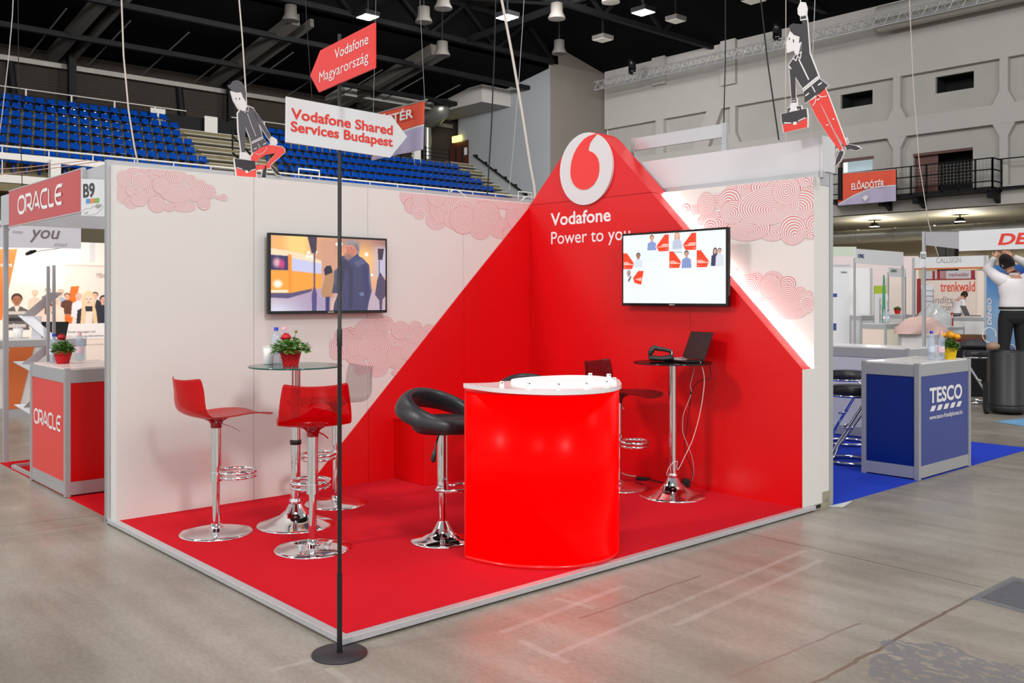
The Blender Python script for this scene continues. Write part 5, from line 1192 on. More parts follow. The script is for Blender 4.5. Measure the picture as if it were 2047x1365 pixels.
# table under them (dark), box and cloth
tb = atd(1957, 690, 14.7)
t = thing('display_table', 'dark table with black cloth behind the stool and the case', 'table', (tb.x, tb.y, 0))
MB().obox(Vector((tb.x, tb.y, tb.z-.02))-RV*.42-FV*.25, RV*.66, FV*.5, Vector((0,0,.02))).build('table_top', M['black'], t)
MB().obox(Vector((tb.x, tb.y, .0))-RV*.40-FV*.20, RV*.62, FV*.4, Vector((0,0,tb.z-.02))).build('table_cloth', mat('black_cloth', srgb(20,20,22), .9, noise=.2, scale=6, bump=.3), t)
o_ = Vector((tb.x, tb.y, tb.z+.001))
m = MB(); P_ = []
for i in range(9):
    P_.append([o_+RV*(-.36+.55*i/8)+FV*(-.15+.3*k/6)+Vector((0,0,.001+.09*max(0, math.sin(math.pi*i/8))*max(0, math.sin(math.pi*k/6))*(1+.3*math.sin(i*2.1+k)))) for k in range(7)])
tag(m.grid(P_).build('folded_cloth', mat('dark_grey_tarpaulin', srgb(66, 66, 70), .5, noise=.15)), 'dark grey folded sheet lying on the dark table', 'sheet')
bxp = atd(1940, 682, 14.9)
t = thing('cardboard_box', 'flat open brown cardboard box with a red strip on the dark table', 'box', tuple(bxp))
MB().obox(bxp-RV*.24+Vector((0,0,-.02)), RV*.48, FV*.3, Vector((0,0,.05))).build('tray', mat('dark_red_card', srgb(140, 30, 40), .7, noise=.1), t)
MB().obox(bxp-RV*.23+Vector((0,0,.03)), RV*.48, FV*.3, Vector((0,0,.07))).build('lid', M['cardboard'], t)
# white cabinet with pink jacket and plastic bag
wc = atd(1835, 668, 15.0); wz = wc.z
c0 = Vector((wc.x, wc.y, 0))
shell_counter('low white drawer cabinet under the pink jacket', wc.x-.30, wc.x+.33, wc.y-.05, wc.y+.5, wz, M['white_gloss'], M['white_gloss'], rail=.04, name='storage_cabinet', cat='cabinet')
def lump(name, c, rx, ry, rz, m, seed, amp=.22, fr=5, folds=0):
    rng = random.Random(seed); ph = [rng.uniform(0, 6.28) for _ in range(8)]; P = []
    for i in range(25):
        th = math.pi*.5*i/24+.0; row = []
        for k in range(49):
            a = 2*math.pi*k/48
            f = 1+amp*(math.sin(2*a+ph[0])*.4+math.sin(3*a+ph[1]+3*th)*.35+math.sin(fr*a+ph[2]+2*th)*.2)*math.sin(th*1.0)
            g = 1+amp*.5*math.sin(4*th*2+ph[3]+2*a)+(.05*abs(math.sin(folds*th*2+a)) if folds else 0)
            row.append(Vector(c)+RV*(rx*math.sin(th)*math.cos(a)*f)+FV*(ry*math.sin(th)*math.sin(a)*f)+Vector((0,0,max(0, rz*math.cos(th)*g))))
        P.append(row)
    return MB().grid([r_[::-1] for r_ in P]).build(name, m)
tag(lump('jacket', c0+RV*.10+FV*.12+Vector((0,0,wz+.002)), .40, .22, .25, M['quilt'], 3, .28, 5, 9), 'crumpled pink quilted jacket lying on the low white cabinet', 'jacket')
pb = atd(1860, 650, 15.6)
shell_counter('tall pale cabinet behind the pink jacket carrying a plastic bag', pb.x-.3, pb.x+.35, pb.y+.0, pb.y+.5, pb.z-.02, M['white_gloss'], M['white_gloss'], rail=.04, name='storage_cabinet', cat='cabinet')
tag(lump('plastic_bag', Vector((pb.x, pb.y+.15, pb.z-.015)), .27, .2, .33, M['plastic_film'], 7, .25, 7, 5), 'clear plastic bag bundle behind the pink jacket', 'bag')
# cream and pale counters
def pxcounter(label, pl, pr, ptop, d, dep, front, side, ang_depth=0, **k):
    a = atd(pl, ptop, d); b = aty(pr, ptop, a.y)
    return shell_counter(label, a.x, b.x, a.y, a.y+dep, a.z, front, side, **k)
pxcounter('cream counter with glowing peach front, carrying two bottles, far back', 1720, 1771, 646, 20, .9, mat('peach_lit_panel', srgb(246, 226, 212), .4, noise=.03), M['cream'])
q = atd(1763, 645, 20.2); bottle('pink-capped bottle on the cream counter far back', q.x, q.y+.1, q.z+.006, 'pink', .27); q = atd(1771, 645, 20.2); bottle('blue-capped bottle on the cream counter far back', q.x, q.y+.1, q.z+.006, 'blue', .27)
pxcounter('pale counter with small red potted plant far back', 1775, 1812, 628, 26, .8, M['white'], M['white'])
q = atd(1789, 628, 26.1); basket_plant('small red potted plant on the pale counter far back', q.x, q.y+.15, q.z+.006, h=.13, r0=.06, r1=.09, flowers=(), seed=2, bud=False, leafr=.10)
pxcounter('grey counter at the foot of the tall white panel far back', 1698, 1722, 630, 21.5, .6, M['fascia'], M['fascia'])
pxcounter('white counter with laptop far back on the right', 1893, 1990, 633, 27.0, .7, M['white_gloss'], M['white_gloss'])
q = atd(1932, 632, 27.3); q.z += .004
t = thing('laptop', 'open grey laptop on the white counter in front of the bending man', 'laptop', tuple(q))
MB().obox(q+RV*.06-FV*.1, RV*.32, FV*.3, Vector((0,0,.02))).build('keyboard_base', M['laptop'], t); MB().obox(q+RV*.06-FV*.1, RV*-.14+Vector((0,0,.30)), FV*.34, RV*.012).build('screen_lid', mat('grey_laptop_lid', srgb(120, 116, 122), .4, noise=.05), t)
# upright panels and stands at distance
def slab(label, x0, x1, y0, y1, d, m, name='partition_wall', cat='stand wall', th=.04, zmin=0.0, along=None):
    a = atd(x0, y0, d); b = aty(x1, y0, a.y) if along == 'x' else atd(x1, y0, d)
    z0 = 0.0 if y1 is None else atd(x0, y1, d).z
    t = thing(name, label, cat, (a.x, a.y, z0)); u = b-a; u.z = 0
    MB().obox(Vector((a.x, a.y, z0)), u, FV*th, Vector((0,0,a.z-z0))).build('panel', m, t)
    fr = Frame((a.x, a.y, 0), u, (0,0,1)); fr.n = -FV
    return t, fr, u.length, z0, a.z
t, fr, w, z0, z1 = slab('roll-up banner with small dark blue lettering at the end of the short wall', 1655, 1698, 529, None, 16, M['sign_white'], 'roll_up_banner', 'banner')
m = MB(); text(m, 'DIEHL', fr, w*.60, atd(1684, 546, 16).z, w=w*.30, h=.03, off=.004, bold=.02); m.build('lettering', M['black_text'], t)
m = MB(); m.obox(fr.p(w*.2, 1.55, .002), fr.u*w*.22, fr.v*.06, fr.n*.002); m.obox(fr.p(w*.25, .98, .002), fr.u*w*.14, fr.v*.12, fr.n*.002); m.build('picture_block', M['indigo'], t)
MB().obox(fr.p(-.01, z1-.03, .004), fr.u*(w+.02), fr.v*.03, FV*.04).build('top_rail', M['alu'], t)
t, fr, w, z0, z1 = slab('tall plain white panel beside the roll-up banner far back', 1698, 1742, 536, None, 22, M['white_gloss'])
MB().obox(fr.p(w-.03, 0, .004), fr.u*.05, fr.v*z1, fr.n*.02).build('edge_post', M['alu'], t)
# small fascia boards
def board(label, x0, x1, yt0, yb0, yt1, yb1, d, txt, tb, m, tm, bold=.01, name='fascia_sign', dx=0.0):
    """board along world Y (x constant) facing +x"""
    a = atd(x0, yb0, d); X = a.x
    pts = [atx(x0, yb0, X), atx(x1, yb1, X), atx(x1, yt1, X), atx(x0, yt0, X)]
    t = thing(name, label, 'fascia sign', tuple(pts[0])); MB().prism(pts, (-.03, 0, 0)).build('fascia_board', m, t)
    fr = Frame((X+.003, pts[0].y, 0), (0,1,0), (0,0,1))
    for p in pts[:2]: MB().box((X-.035, p.y-.02, 0), (X-.005, p.y+.02, p.z+.1)).build('post', M['alu'], t)
    for s_, lb, rt in txt:
        A = fr.ab(atx(*lb, X)); B = fr.ab(atx(*rt, X)); q = MB(); text(q, s_, fr, A[0], A[1], w=B[0]-A[0], h=B[1]-A[1], bold=bold); q.build('lettering', tm, t)
    return t
board('pale fascia board with small dark blue lettering, far back in the right aisle', 1710, 1806, 497, 526, 504, 532, 18.4, [('KPMG', (1715, 515.5), (1727, 508))], 0, M['sign_white'], M['blue_text'], .03)
board('thin pale fascia board with faint green lettering below the other small boards', 1777, 1811, 534, 552, 537, 554, 24, [('A&N', (1780, 544), (1792, 538))], 0, M['sign_white'], mat('dark_green_lettering', srgb(40, 90, 70), .5, noise=.02), .02)
# stand with orange edged fascia and red-lettered back wall
a = atd(1828, 515, 22.5); YC = a.y; b = aty(1975, 515, YC)
t = thing('fascia_sign', 'pale fascia with thin grey capitals and an orange lower edge, far back right', 'fascia sign', tuple(a))
zt_, zb_ = a.z, aty(1828, 538, YC).z
MB().box((a.x, YC, zb_+.02), (b.x, YC+.04, zt_)).build('fascia_board', M['sign_white'], t); MB().box((a.x, YC-.002, zb_-.015), (b.x, YC+.04, zb_+.02)).build('orange_edge', M['orange'], t)
fr = Frame((0, YC-.003, 0), (1,0,0), (0,0,1)); A = fr.ab(aty(1872, 529, YC)); B = fr.ab(aty(1921, 521, YC)); m = MB(); text(m, 'CALLSIGN', fr, A[0], zb_+.13, w=B[0]-A[0], h=.13); m.build('lettering', M['light_grey_text'], t)
for px in (1826, 1970): c = aty(px, 515, YC); post(MB(), c.x, YC+.02, 0, zt_, .03).build('aluminium_post', M['alu'], t)
YT = atd(1900, 560, 31).y
l = aty(1845, 600, YT); r_ = aty(1951, 600, YT)
t = thing('stand_back_wall', 'white stand wall with large orange-red lettering behind the bending man', 'printed wall', (l.x, YT, 0))
ztw = aty(1900, 541, YT).z
MB().box((l.x, YT, 0), (r_.x, YT+.05, ztw)).build('wall_panel', M['lit_panel_warm'], t)
fr = Frame((0, YT-.004, 0), (1,0,0), (0,0,1))
zs0, zs1 = aty(1900, 557, YT).z, aty(1900, 541, YT).z
MB().box((l.x, YT-.003, zs0), (r_.x, YT, zs1)).build('header_strip', M['fascia'], t)
m = MB()
for x0, x1 in ((1864, 1869), (1873, 1880), (1882, 1884), (1886, 1888), (1889.5, 1891), (1941, 1949)): A = aty(x0, 550, YT-.004); B = aty(x1, 550, YT-.004); m.box((A.x, YT-.006, zs0), (B.x, YT-.004, zs1))
A = aty(1845, 558, YT-.004); m.box((A.x, YT-.006, zs0-.04), (r_.x, YT-.004, zs0+.0)); m.build('red_bars', M['dark_red'], t)
for s_, lb, rt, mm, sh, bo in (('trenkwalder', (1896, 553), (1937, 544), 'dark_red', 0, .0), ('trenkwalder', (1880, 583), (1966, 562), 'trenk_red', 0, .01), ('Banditsche', (1852, 606), (1931, 592), 'light_grey_text', .2, 0), ('Karriere', (1862, 620), (1915, 607), 'light_grey_text', .2, 0)):
    A = fr.ab(aty(*lb, YT-.006)); B = fr.ab(aty(*rt, YT-.006)); m = MB(); text(m, s_, fr, A[0], A[1], w=B[0]-A[0], h=B[1]-A[1], shear=sh, bold=bo, off=.005)
    # keep lettering on the wall
    m.f, m.mi, m.sm, m.uv = zip(*[(f, a_, b_, c_) for f, a_, b_, c_ in zip(m.f, m.mi, m.sm, m.uv) if max(m.v[i][0] for i in f) < r_.x]) if m.f else ((),(),(),())
    m.build('lettering', M[mm], t)
slab('warm lit wall panel to the right of the red lettering far back', 1951, 1990, 541, None, 30.5, M['lit_panel_warm'])
slab('warm peach wall panel between the slim posts far back', 1772, 1826, 556, None, 30, M['lit_panel_warm'])
slab('lime green poster panel far back beside the white panel', 1748, 1772, 571, 600, 29, M['lime'], 'poster', 'poster')
slab('white poster sheet with faint lines under the lime green panel far back', 1748, 1772, 587, None, 28.9, M['sign_white'], 'poster', 'poster')
slab('pale upper wall running behind the small fascia boards far back', 1665, 1836, 512, None, 34, mat('pale_pink_panel', srgb(240, 222, 222), .5, noise=.03))
slab('pale green upper panel above the roll-up banner far back', 1660, 1712, 493, 512, 27, mat('pale_green_panel', srgb(206, 220, 198), .5, noise=.03))
slab('dark red sign reading fu behind the plastic bag', 1893, 1906, 625, None, 26, M['dark_red'], 'small_sign', 'sign')
q = atd(1894, 638, 25.9); m = MB(); fz = Frame(q, RV, (0,0,1)); text(m, 'fu', fz, .02, .03, w=.12, h=.15, bold=.02, off=.01); tag(m.build('sign_lettering', M['letter_white']), 'white letters on the dark red sign behind the plastic bag', 'lettering')
# lattice leaflet racks
def rack(label, x0, x1, y0, y1, d, n=4):
    a = atd(x0, y0, d); b = atd(x1, y0, d); z0 = atd(x0, y1, d).z; t = thing('leaflet_rack', label, 'rack', (a.x, a.y, 0))
    for p in (a, b): MB().tube([Vector((p.x, p.y, 0)), Vector((p.x, p.y, a.z))], .012, 6).build('upright', M['alu'], t)
    for k in range(n):
        z = z0+(a.z-z0)*k/(n-1)*.9; MB().obox(Vector((a.x, a.y, z)), b-a, FV*.03+Vector((0,0,.14)), Vector((0,0,.006))+FV*.006).build('tray', M['fascia'], t)
rack('pale wire leaflet rack beside the red post far back', 1842, 1866, 577, 612, 24); rack('dark folding leaflet rack standing by the two bottles', 1759, 1776, 597, 640, 22, 3)
m = MB(); q = atd(1835, 600, 24.5); m.box((q.x-.03, q.y, 0), (q.x+.05, q.y+.06, atd(1835, 557, 24.5).z)); tag(m.build('red_column', M['dark_red']), 'dark red upright column left of the leaflet rack far back', 'column')
g_ = atd(1766, 588, 21.8); tag(MB().tube([Vector((g_.x, g_.y, .01)), atd(1767, 550, 21.8)], .05, 8, radii=[.07, .02]).build('folded_parasol', mat('green_fabric', srgb(70, 150, 110), .7, noise=.1)), 'narrow folded green banner pole above the dark leaflet rack', 'banner pole')
# floor poster
fa_ = [atz(x, y, .003) for x, y in ((1988, 843), (2070, 833), (2110, 850), (2047, 852))]
tag(MB().prism(fa_, (0,0,.002)).build('floor_sticker', mat('blue_white_floor_print', srgb(120, 170, 215), .4, noise=.35, scale=3)), 'pale blue floor graphic beside the black case at the right edge', 'floor graphic')
# hatch plate in the floor
hp = [atz(x, y, 0) for x, y in ((1938, 1196), (2024, 1153), (2150, 1180), (2070, 1232))]
ht = thing('floor_hatch', 'grey steel floor hatch at the right edge of the concrete floor', 'floor hatch', tuple(hp[0]))
ctr = sum(hp, Vector())/4; inn_ = [p.lerp(ctr, .16) for p in hp]
m = MB()
for i in range(4): j_ = (i+1) % 4; m.prism([hp[i], hp[j_], inn_[j_], inn_[i]], (0,0,.003))
m.build('hatch_frame', mat('steel_hatch_frame', srgb(120, 122, 126), .45, .3, noise=.15, scale=30), ht)
MB().prism([p.lerp(ctr, .2) for p in hp], (0,0,.002)).build('hatch_cover', mat('steel_hatch_cover', srgb(98, 100, 106), .5, .3, noise=.2, scale=24, bump=.2), ht)
# scraps of tape at the corner of the short wall
m = MB(); tp = atz(1655, 1012, .0)
m.poly([tp+Vector((.0,-.02,.002)), tp+Vector((.10,.03,.004)), tp+Vector((.14,.10,.05)), tp+Vector((.03,.05,.012))]).poly([tp+Vector((-.02,-.05,.002)), tp+Vector((.02,-.05,.05)), tp+Vector((.03,.0,.075)), tp+Vector((.0,.01,.02))])
tag(m.build('tape_scrap', M['plastic_film'], solid=.001), 'crumpled clear tape stuck at the foot of the short wall corner', 'tape')
# ================================================================== hall shell
def concrete_floor():
    m = bpy.data.materials.new('polished_concrete_floor'); m.use_nodes = True; nt = m.node_tree; b = nt.nodes['Principled BSDF']; L = nt.links
    tc = nt.nodes.new('ShaderNodeTexCoord')
    def noise(scale, detail=5, st=None, rot=0):
        n = nt.nodes.new('ShaderNodeTexNoise'); n.inputs['Scale'].default_value = scale; n.inputs['Detail'].default_value = detail
        mp = nt.nodes.new('ShaderNodeMapping'); mp.inputs['Scale'].default_value = st or (1,1,1); mp.inputs['Rotation'].default_value = (0,0,rot)
        L.new(tc.outputs['Object'], mp.inputs[0]); L.new(mp.outputs[0], n.inputs[0]); return n.outputs['Fac']
    def ramp(src, stops):
        r = nt.nodes.new('ShaderNodeValToRGB'); e = r.color_ramp.elements
        while len(e) < len(stops): e.new(.5)
        for el, (p, c) in zip(e, stops): el.position = p; el.color = c
        L.new(src, r.inputs[0]); return r.outputs[0]
    def mix(f, a, c, mode='MIX'):
        x = nt.nodes.new('ShaderNodeMix'); x.data_type = 'RGBA'; x.blend_type = mode
        if isinstance(f, float): x.inputs[0].default_value = f
        else: L.new(f, x.inputs[0])
        L.new(a, x.inputs[6]) if not isinstance(a, tuple) else setattr(x.inputs[6], 'default_value', a)
        L.new(c, x.inputs[7]) if not isinstance(c, tuple) else setattr(x.inputs[7], 'default_value', c)
        return x.outputs[2]
    base = ramp(noise(.9, 6), [(.30, srgb(134, 126, 114)), (.5, srgb(151, 143, 132)), (.72, srgb(165, 159, 149))])
    streak = ramp(noise(1.3, 6, (.5, 5, 1), .9), [(.35, (.86,.85,.83,1)), (.65, (1.05,1.05,1.05,1))])
    c = mix(1.0, base, streak, 'MULTIPLY')
    fine = ramp(noise(26, 4, (1, 2.2, 1), .8), [(.38, (.90,.90,.90,1)), (.62, (1.04,1.04,1.04,1))]); c = mix(1.0, c, fine, 'MULTIPLY')
    spots = ramp(noise(5.5, 3), [(.70, (0,0,0,1)), (.78, (1,1,1,1))]); c = mix(spots, c, srgb(126, 118, 108))
    sep = nt.nodes.new('ShaderNodeSeparateXYZ'); L.new(tc.outputs['Object'], sep.inputs[0])
    def math_(op, a, v=None):
        n = nt.nodes.new('ShaderNodeMath'); n.operation = op
        L.new(a, n.inputs[0]) if not isinstance(a, (int, float)) else setattr(n.inputs[0], 'default_value', a)
        if v is not None: L.new(v, n.inputs[1]) if not isinstance(v, (int, float)) else setattr(n.inputs[1], 'default_value', v)
        return n.outputs[0]
    wob = noise(6, 4); wobs = math_('MULTIPLY', math_('SUBTRACT', wob, .5), .045)
    def line(p, q, w, seg=True, wobble=True):
        """mask of a joint through two floor points"""
        p = Vector(p); q = Vector(q); d = (q-p); d.z = 0; ln = d.length; d.normalize(); n = Vector((-d.y, d.x, 0))
        v = math_('ADD', math_('MULTIPLY', sep.outputs[0], n.x), math_('ADD', math_('MULTIPLY', sep.outputs[1], n.y), -p.dot(n)))
        if wobble: v = math_('ADD', v, wobs)
        mk = math_('LESS_THAN', math_('ABSOLUTE', v), w)
        if seg:
            a = math_('ADD', math_('MULTIPLY', sep.outputs[0], d.x), math_('ADD', math_('MULTIPLY', sep.outputs[1], d.y), -p.dot(d)))
            mk = math_('MULTIPLY', mk, math_('MULTIPLY', math_('GREATER_THAN', a, 0.0), math_('LESS_THAN', a, ln)))
        return mk
    Z = lambda x, y: atz(x, y, 0)
    for (p, q, w, col) in ((Z(1489, 1064), Z(1966, 1174), .005, (96, 86, 74)), (Z(1610, 1376), Z(1942, 1196), .009, (112, 96, 80)), (Z(1850, 1257), Z(2120, 1266), .004, (130, 122, 112)),
                           (Z(0, 1052), Z(190, 1030), .005, (96, 86, 76)), (Z(1160, 1236), Z(1400, 1150), .006, (122, 106, 96)), (Z(1455, 1355), Z(1720, 1245), .007, (128, 112, 106))):
        c = mix(line(p, q, w), c, srgb(*col))
    for (p, q, w) in ((Z(1105, 1310), Z(1610, 1100), .018), (Z(1350, 1250), Z(1640, 1120), .02), (Z(1000, 1265), Z(1250, 1170), .02), (Z(1110, 1195), Z(1190, 1216), .02), (Z(1040, 1280), Z(1135, 1325), .02), (Z(0, 1076), Z(210, 1046), .012), (Z(540, 1340), Z(640, 1315), .015), (Z(655, 1335), Z(700, 1365), .02)):
        mk = math_('MULTIPLY', line(p, q, w, wobble=False), math_('MULTIPLY', noise(9, 4), .55)); c = mix(mk, c, srgb(188, 184, 178))
    # dark grey scuffed patch at the lower right
    cp = Z(1880, 1340); dx = math_('ADD', sep.outputs[0], -cp.x); dy = math_('ADD', sep.outputs[1], -cp.y)
    dd = math_('POWER', math_('ADD', math_('MULTIPLY', dx, dx), math_('MULTIPLY', dy, dy)), .5)
    patch = math_('MULTIPLY', math_('LESS_THAN', math_('ADD', dd, math_('MULTIPLY', noise(3, 6), .9)), .75), math_('GREATER_THAN', noise(16, 6, (1, 1.8, 1), .8), .44))
    c = mix(math_('MULTIPLY', patch, .75), c, srgb(112, 112, 116))
    L.new(c, b.inputs['Base Color'])
    rr = ramp(noise(3.5, 5), [(.3, (.27,.27,.27,1)), (.7, (.44,.44,.44,1))]); L.new(rr, b.inputs['Roughness'])
    b.inputs['Specular IOR Level'].default_value = .55
    bp = nt.nodes.new('ShaderNodeBump'); bp.inputs['Strength'].default_value = .06; bp.inputs['Distance'].default_value = .01; L.new(noise(18, 5), bp.inputs['Height']); L.new(bp.outputs[0], b.inputs['Normal'])
    return m
struct(MB().box((-48, -30, -.1), (30, 52, 0)).build('floor', concrete_floor()))
M['wall_grey'] = mat('painted_concrete_block', srgb(168, 165, 160), .8, noise=.10, scale=.8, bump=.05)
M['tower'] = mat('pale_grey_plaster', srgb(150, 153, 156), .8, noise=.07, scale=.6)
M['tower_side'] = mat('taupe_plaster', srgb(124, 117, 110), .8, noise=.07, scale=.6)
M['beam'] = mat('pale_concrete_beam', srgb(176, 172, 168), .75, noise=.05, scale=1)
M['roof'] = mat('black_roof_sheeting', srgb(13, 13, 14), .9, noise=.3, scale=.4, spec=.05)
M['steel_dark'] = mat('dark_painted_steel', srgb(22, 22, 24), .6, .0, noise=.2, scale=2, spec=.15)
M['steel_mid'] = mat('grey_galvanised_steel', srgb(132, 128, 122), .5, .4, noise=.2, scale=3)
M['brown_sheet'] = mat('brown_corrugated_sheet', srgb(66, 58, 52), .8, noise=.12, scale=1)
M['olive'] = mat('olive_stand_riser', srgb(110, 100, 72), .8, noise=.12, scale=1.2)
M['seat_blue'] = mat('glossy_blue_seat_plastic', srgb(5, 62, 150), .14, noise=.08, scale=3)
M['white_steel'] = mat('white_painted_steel', srgb(206, 202, 196), .5, noise=.04)
M['step_grey'] = mat('pale_concrete_step', srgb(215, 212, 206), .7, noise=.08)
M['door_brown'] = mat('dark_brown_door', srgb(84, 44, 34), .4, noise=.15, scale=3, stretch=(6, 6, 1))
M['opening'] = mat('unlit_room_behind', srgb(14, 14, 16), .9, noise=.1)
M['banner_red'] = mat('orange_red_banner_cloth', srgb(222, 84, 58), .7, noise=.05, scale=2)
M['banner_lilac'] = mat('lilac_banner_cloth', srgb(176, 168, 196), .7, noise=.04, scale=2)
M['duct'] = mat('galvanised_duct', srgb(150, 148, 140), .35, .7, noise=.15, scale=4)
M['lamp_lit'] = mat('lit_lamp_glass', (1,1,1,1), .4, noise=.01, emit=(1, 1, 1, 1), estr=45)
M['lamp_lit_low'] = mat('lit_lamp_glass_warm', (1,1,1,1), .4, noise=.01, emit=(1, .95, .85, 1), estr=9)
M['lamp_off'] = mat('dim_lamp_glass', srgb(190, 186, 176), .3, noise=.05, emit=(1, .95, .85, 1), estr=.12)
YR = 38.5; XT = -34.6; YTW = 33.8
# ---- far wall with concrete frame: recessed fields between raised beams
wf = MB(); ZB = 5.75; ZR = 15.85
def R(px, py): return aty(px, py, YR)
def hole_wall(mb, x0, x1, z0, z1, y, holes, th):
    xs = sorted({x0, x1, *[h[0] for h in holes], *[h[1] for h in holes]}); zs = sorted({z0, z1, *[h[2] for h in holes], *[h[3] for h in holes]})
    for a, b in zip(xs[:-1], xs[1:]):
        for c, d in zip(zs[:-1], zs[1:]):
            cx_, cz_ = (a+b)/2, (c+d)/2
            if any(h[0] < cx_ < h[1] and h[2] < cz_ < h[3] for h in holes): continue
            mb.box((a, y, c), (b, y+th, d))
def prect(x0, y0, x1, y1):
    a = R(x0, y0); b = R(x1, y1); c = R(x0, y1); return (min(a.x, b.x), max(a.x, b.x), min(a.z, b.z, c.z), max(a.z, b.z))
def hole(pxl, pxr, ptl, pbr):
    A = R(pxl, ptl); B = R(pxr, pbr); return (A.x, B.x, B.z, A.z)
# openings given by left/right pixel columns and heights taken at the right-hand side
def hz_at(px, py): return R(px, py).z
op1 = (R(1674, 200).x, R(1738, 200).x, hz_at(1738, 206), hz_at(1738, 177)); op2 = (R(1864, 170).x, R(1941, 170).x, hz_at(1941, 173), hz_at(1941, 139))
op3 = (R(1676, 330).x, R(1738, 330).x, ZB+.9, hz_at(1738, 316)); op4 = (R(1820, 330).x, R(1939, 330).x, ZB+.85, hz_at(1939, 294))
opw = (R(1342, 130).x, R(1448, 130).x, hz_at(1448, 134), hz_at(1448, 107))
hole_wall(wf, -34.4, 14, ZB, ZR+.6, YR+.32, [op1, op2, op3, op4, opw], .2)
struct(wf.build('wall_back', M['wall_grey']))
bm_ = MB()
zb1, zb2 = hz_at(1990, 248), hz_at(1990, 209)       # main horizontal beam
bm_.box((-34.4, YR, zb1), (14, YR+.33, zb2))
zt1 = hz_at(1990, 118)
bm_.box((-34.4, YR, zt1), (14, YR+.33, ZR+.6)); bm_.box((-34.4, YR, ZB), (14, YR+.33, ZB+.85))
for px in (1464, 1792, 2006): c = R(px, 240); bm_.box((c.x-.18, YR+.012, ZB+.5), (c.x+.18, YR+.34, zt1+.2))
for px in (1318, ): c = R(px, 240); bm_.box((c.x-.3, YR+.012, ZB+.5), (c.x+.3, YR+.34, zt1+.2))
cz = MB()
for px in (1464, 1792, 2006):
    c = R(px, 240)
    for s_ in (-1, 1):
        for z0, dz in ((zb2, 1), (zb1, -1)):
            x0 = c.x+s_*.17; cz.prism([(x0, YR+.006, z0-dz*.02), (x0+s_*.32, YR+.006, z0-dz*.02), (x0, YR+.006, z0+dz*.6)], (0, .33, 0))
x0 = R(1410, 230).x; cz.prism([(R(1385, 230).x, YR, zb2), (R(1415, 230).x, YR, zb2), (R(1442, 230).x, YR, zt1), (R(1412, 230).x, YR, zt1)], (0, .33, 0))
struct(bm_.build('trim_1', M['beam'])); struct(cz.build('trim_2', M['beam']))
for k, px in enumerate((1402, 1448)):
    pass
pl = MB()
for px in (1322, 1461): c = R(px, 130); pl.box((c.x-.55, YR-.25, R(px, 170).z), (c.x+.45, YR, ZR+.4))
struct(pl.build('trim_3', M['beam']))
dk_ = MB()
for o in (op1, op2, op4): dk_.box((o[0]-.3, YR+1.6, o[2]-.3), (o[1]+.3, YR+1.7, o[3]+.3)); dk_.box((o[0]-.05, YR+.5, o[3]), (o[1]+.05, YR+1.7, o[3]+.05)).box((o[1], YR+.5, o[2]), (o[1]+.05, YR+1.7, o[3])).box((o[0]-.05, YR+.5, o[2]), (o[0], YR+1.7, o[3])).box((o[0]-.05, YR+.5, o[2]-.05), (o[1]+.05, YR+1.7, o[2]))
struct(dk_.build('wall_inner', M['opening']))
gwin = thing('gallery_window', 'lit gallery doorway showing a pale blue room behind the hanging cut-out man', 'window', ((op3[0]+op3[1])/2, YR+1.5, op3[2]))
MB().box((op3[0]-.3, YR+1.5, op3[2]-.3), (op3[1]+.3, YR+1.56, op3[3]+.3)).build('room_wall', mat('pale_blue_room', srgb(170, 196, 206), .6, noise=.06, emit=(.62, .75, .82, 1), estr=.45), gwin)
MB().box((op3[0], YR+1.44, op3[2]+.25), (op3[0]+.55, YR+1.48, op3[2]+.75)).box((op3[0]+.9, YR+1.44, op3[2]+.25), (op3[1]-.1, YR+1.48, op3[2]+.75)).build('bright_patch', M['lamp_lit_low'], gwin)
MB().box((op3[0]-.06, YR+.28, op3[3]), (op3[1]+.06, YR+.40, op3[3]+.14)).box((op3[0]-.1, YR+.28, op3[2]), (op3[0], YR+.40, op3[3])).build('frame', M['door_brown'], gwin)
dr = thing('gallery_door', 'brown gallery door leaf in the upper opening of the far wall', 'door', (op4[0], YR+.6, op4[2]))
MB().box((op4[0], YR+.5, op4[2]), (R(1866, 330).x, YR+.56, op4[3])).build('door_leaf', M['door_brown'], dr)
MB().box((op4[0], YR+.28, op4[3]-.1), (op4[1], YR+.4, op4[3]+.03)).build('lintel', M['door_brown'], dr)
gw = thing('high_window', 'row of three dim windows high in the far wall above the lighting truss', 'window', ((opw[0]+opw[1])/2, YR+.5, opw[2]))
MB().box((opw[0], YR+.5, opw[2]), (opw[1], YR+.54, opw[3])).build('panes', mat('dim_window_glass', srgb(92, 98, 92), .1, noise=.15, scale=1.5), gw)
fw2 = MB(); wd = opw[1]-opw[0]
for k in range(4): fw2.box((opw[0]+wd*k/3-.08, YR+.42, opw[2]), (opw[0]+wd*k/3+.08, YR+.5, opw[3]))
fw2.box((opw[0], YR+.42, opw[2]-.1), (opw[1], YR+.5, opw[2])).box((opw[0], YR+.42, opw[3]), (opw[1], YR+.5, opw[3]+.12)); fw2.build('frame', M['beam'], gw)
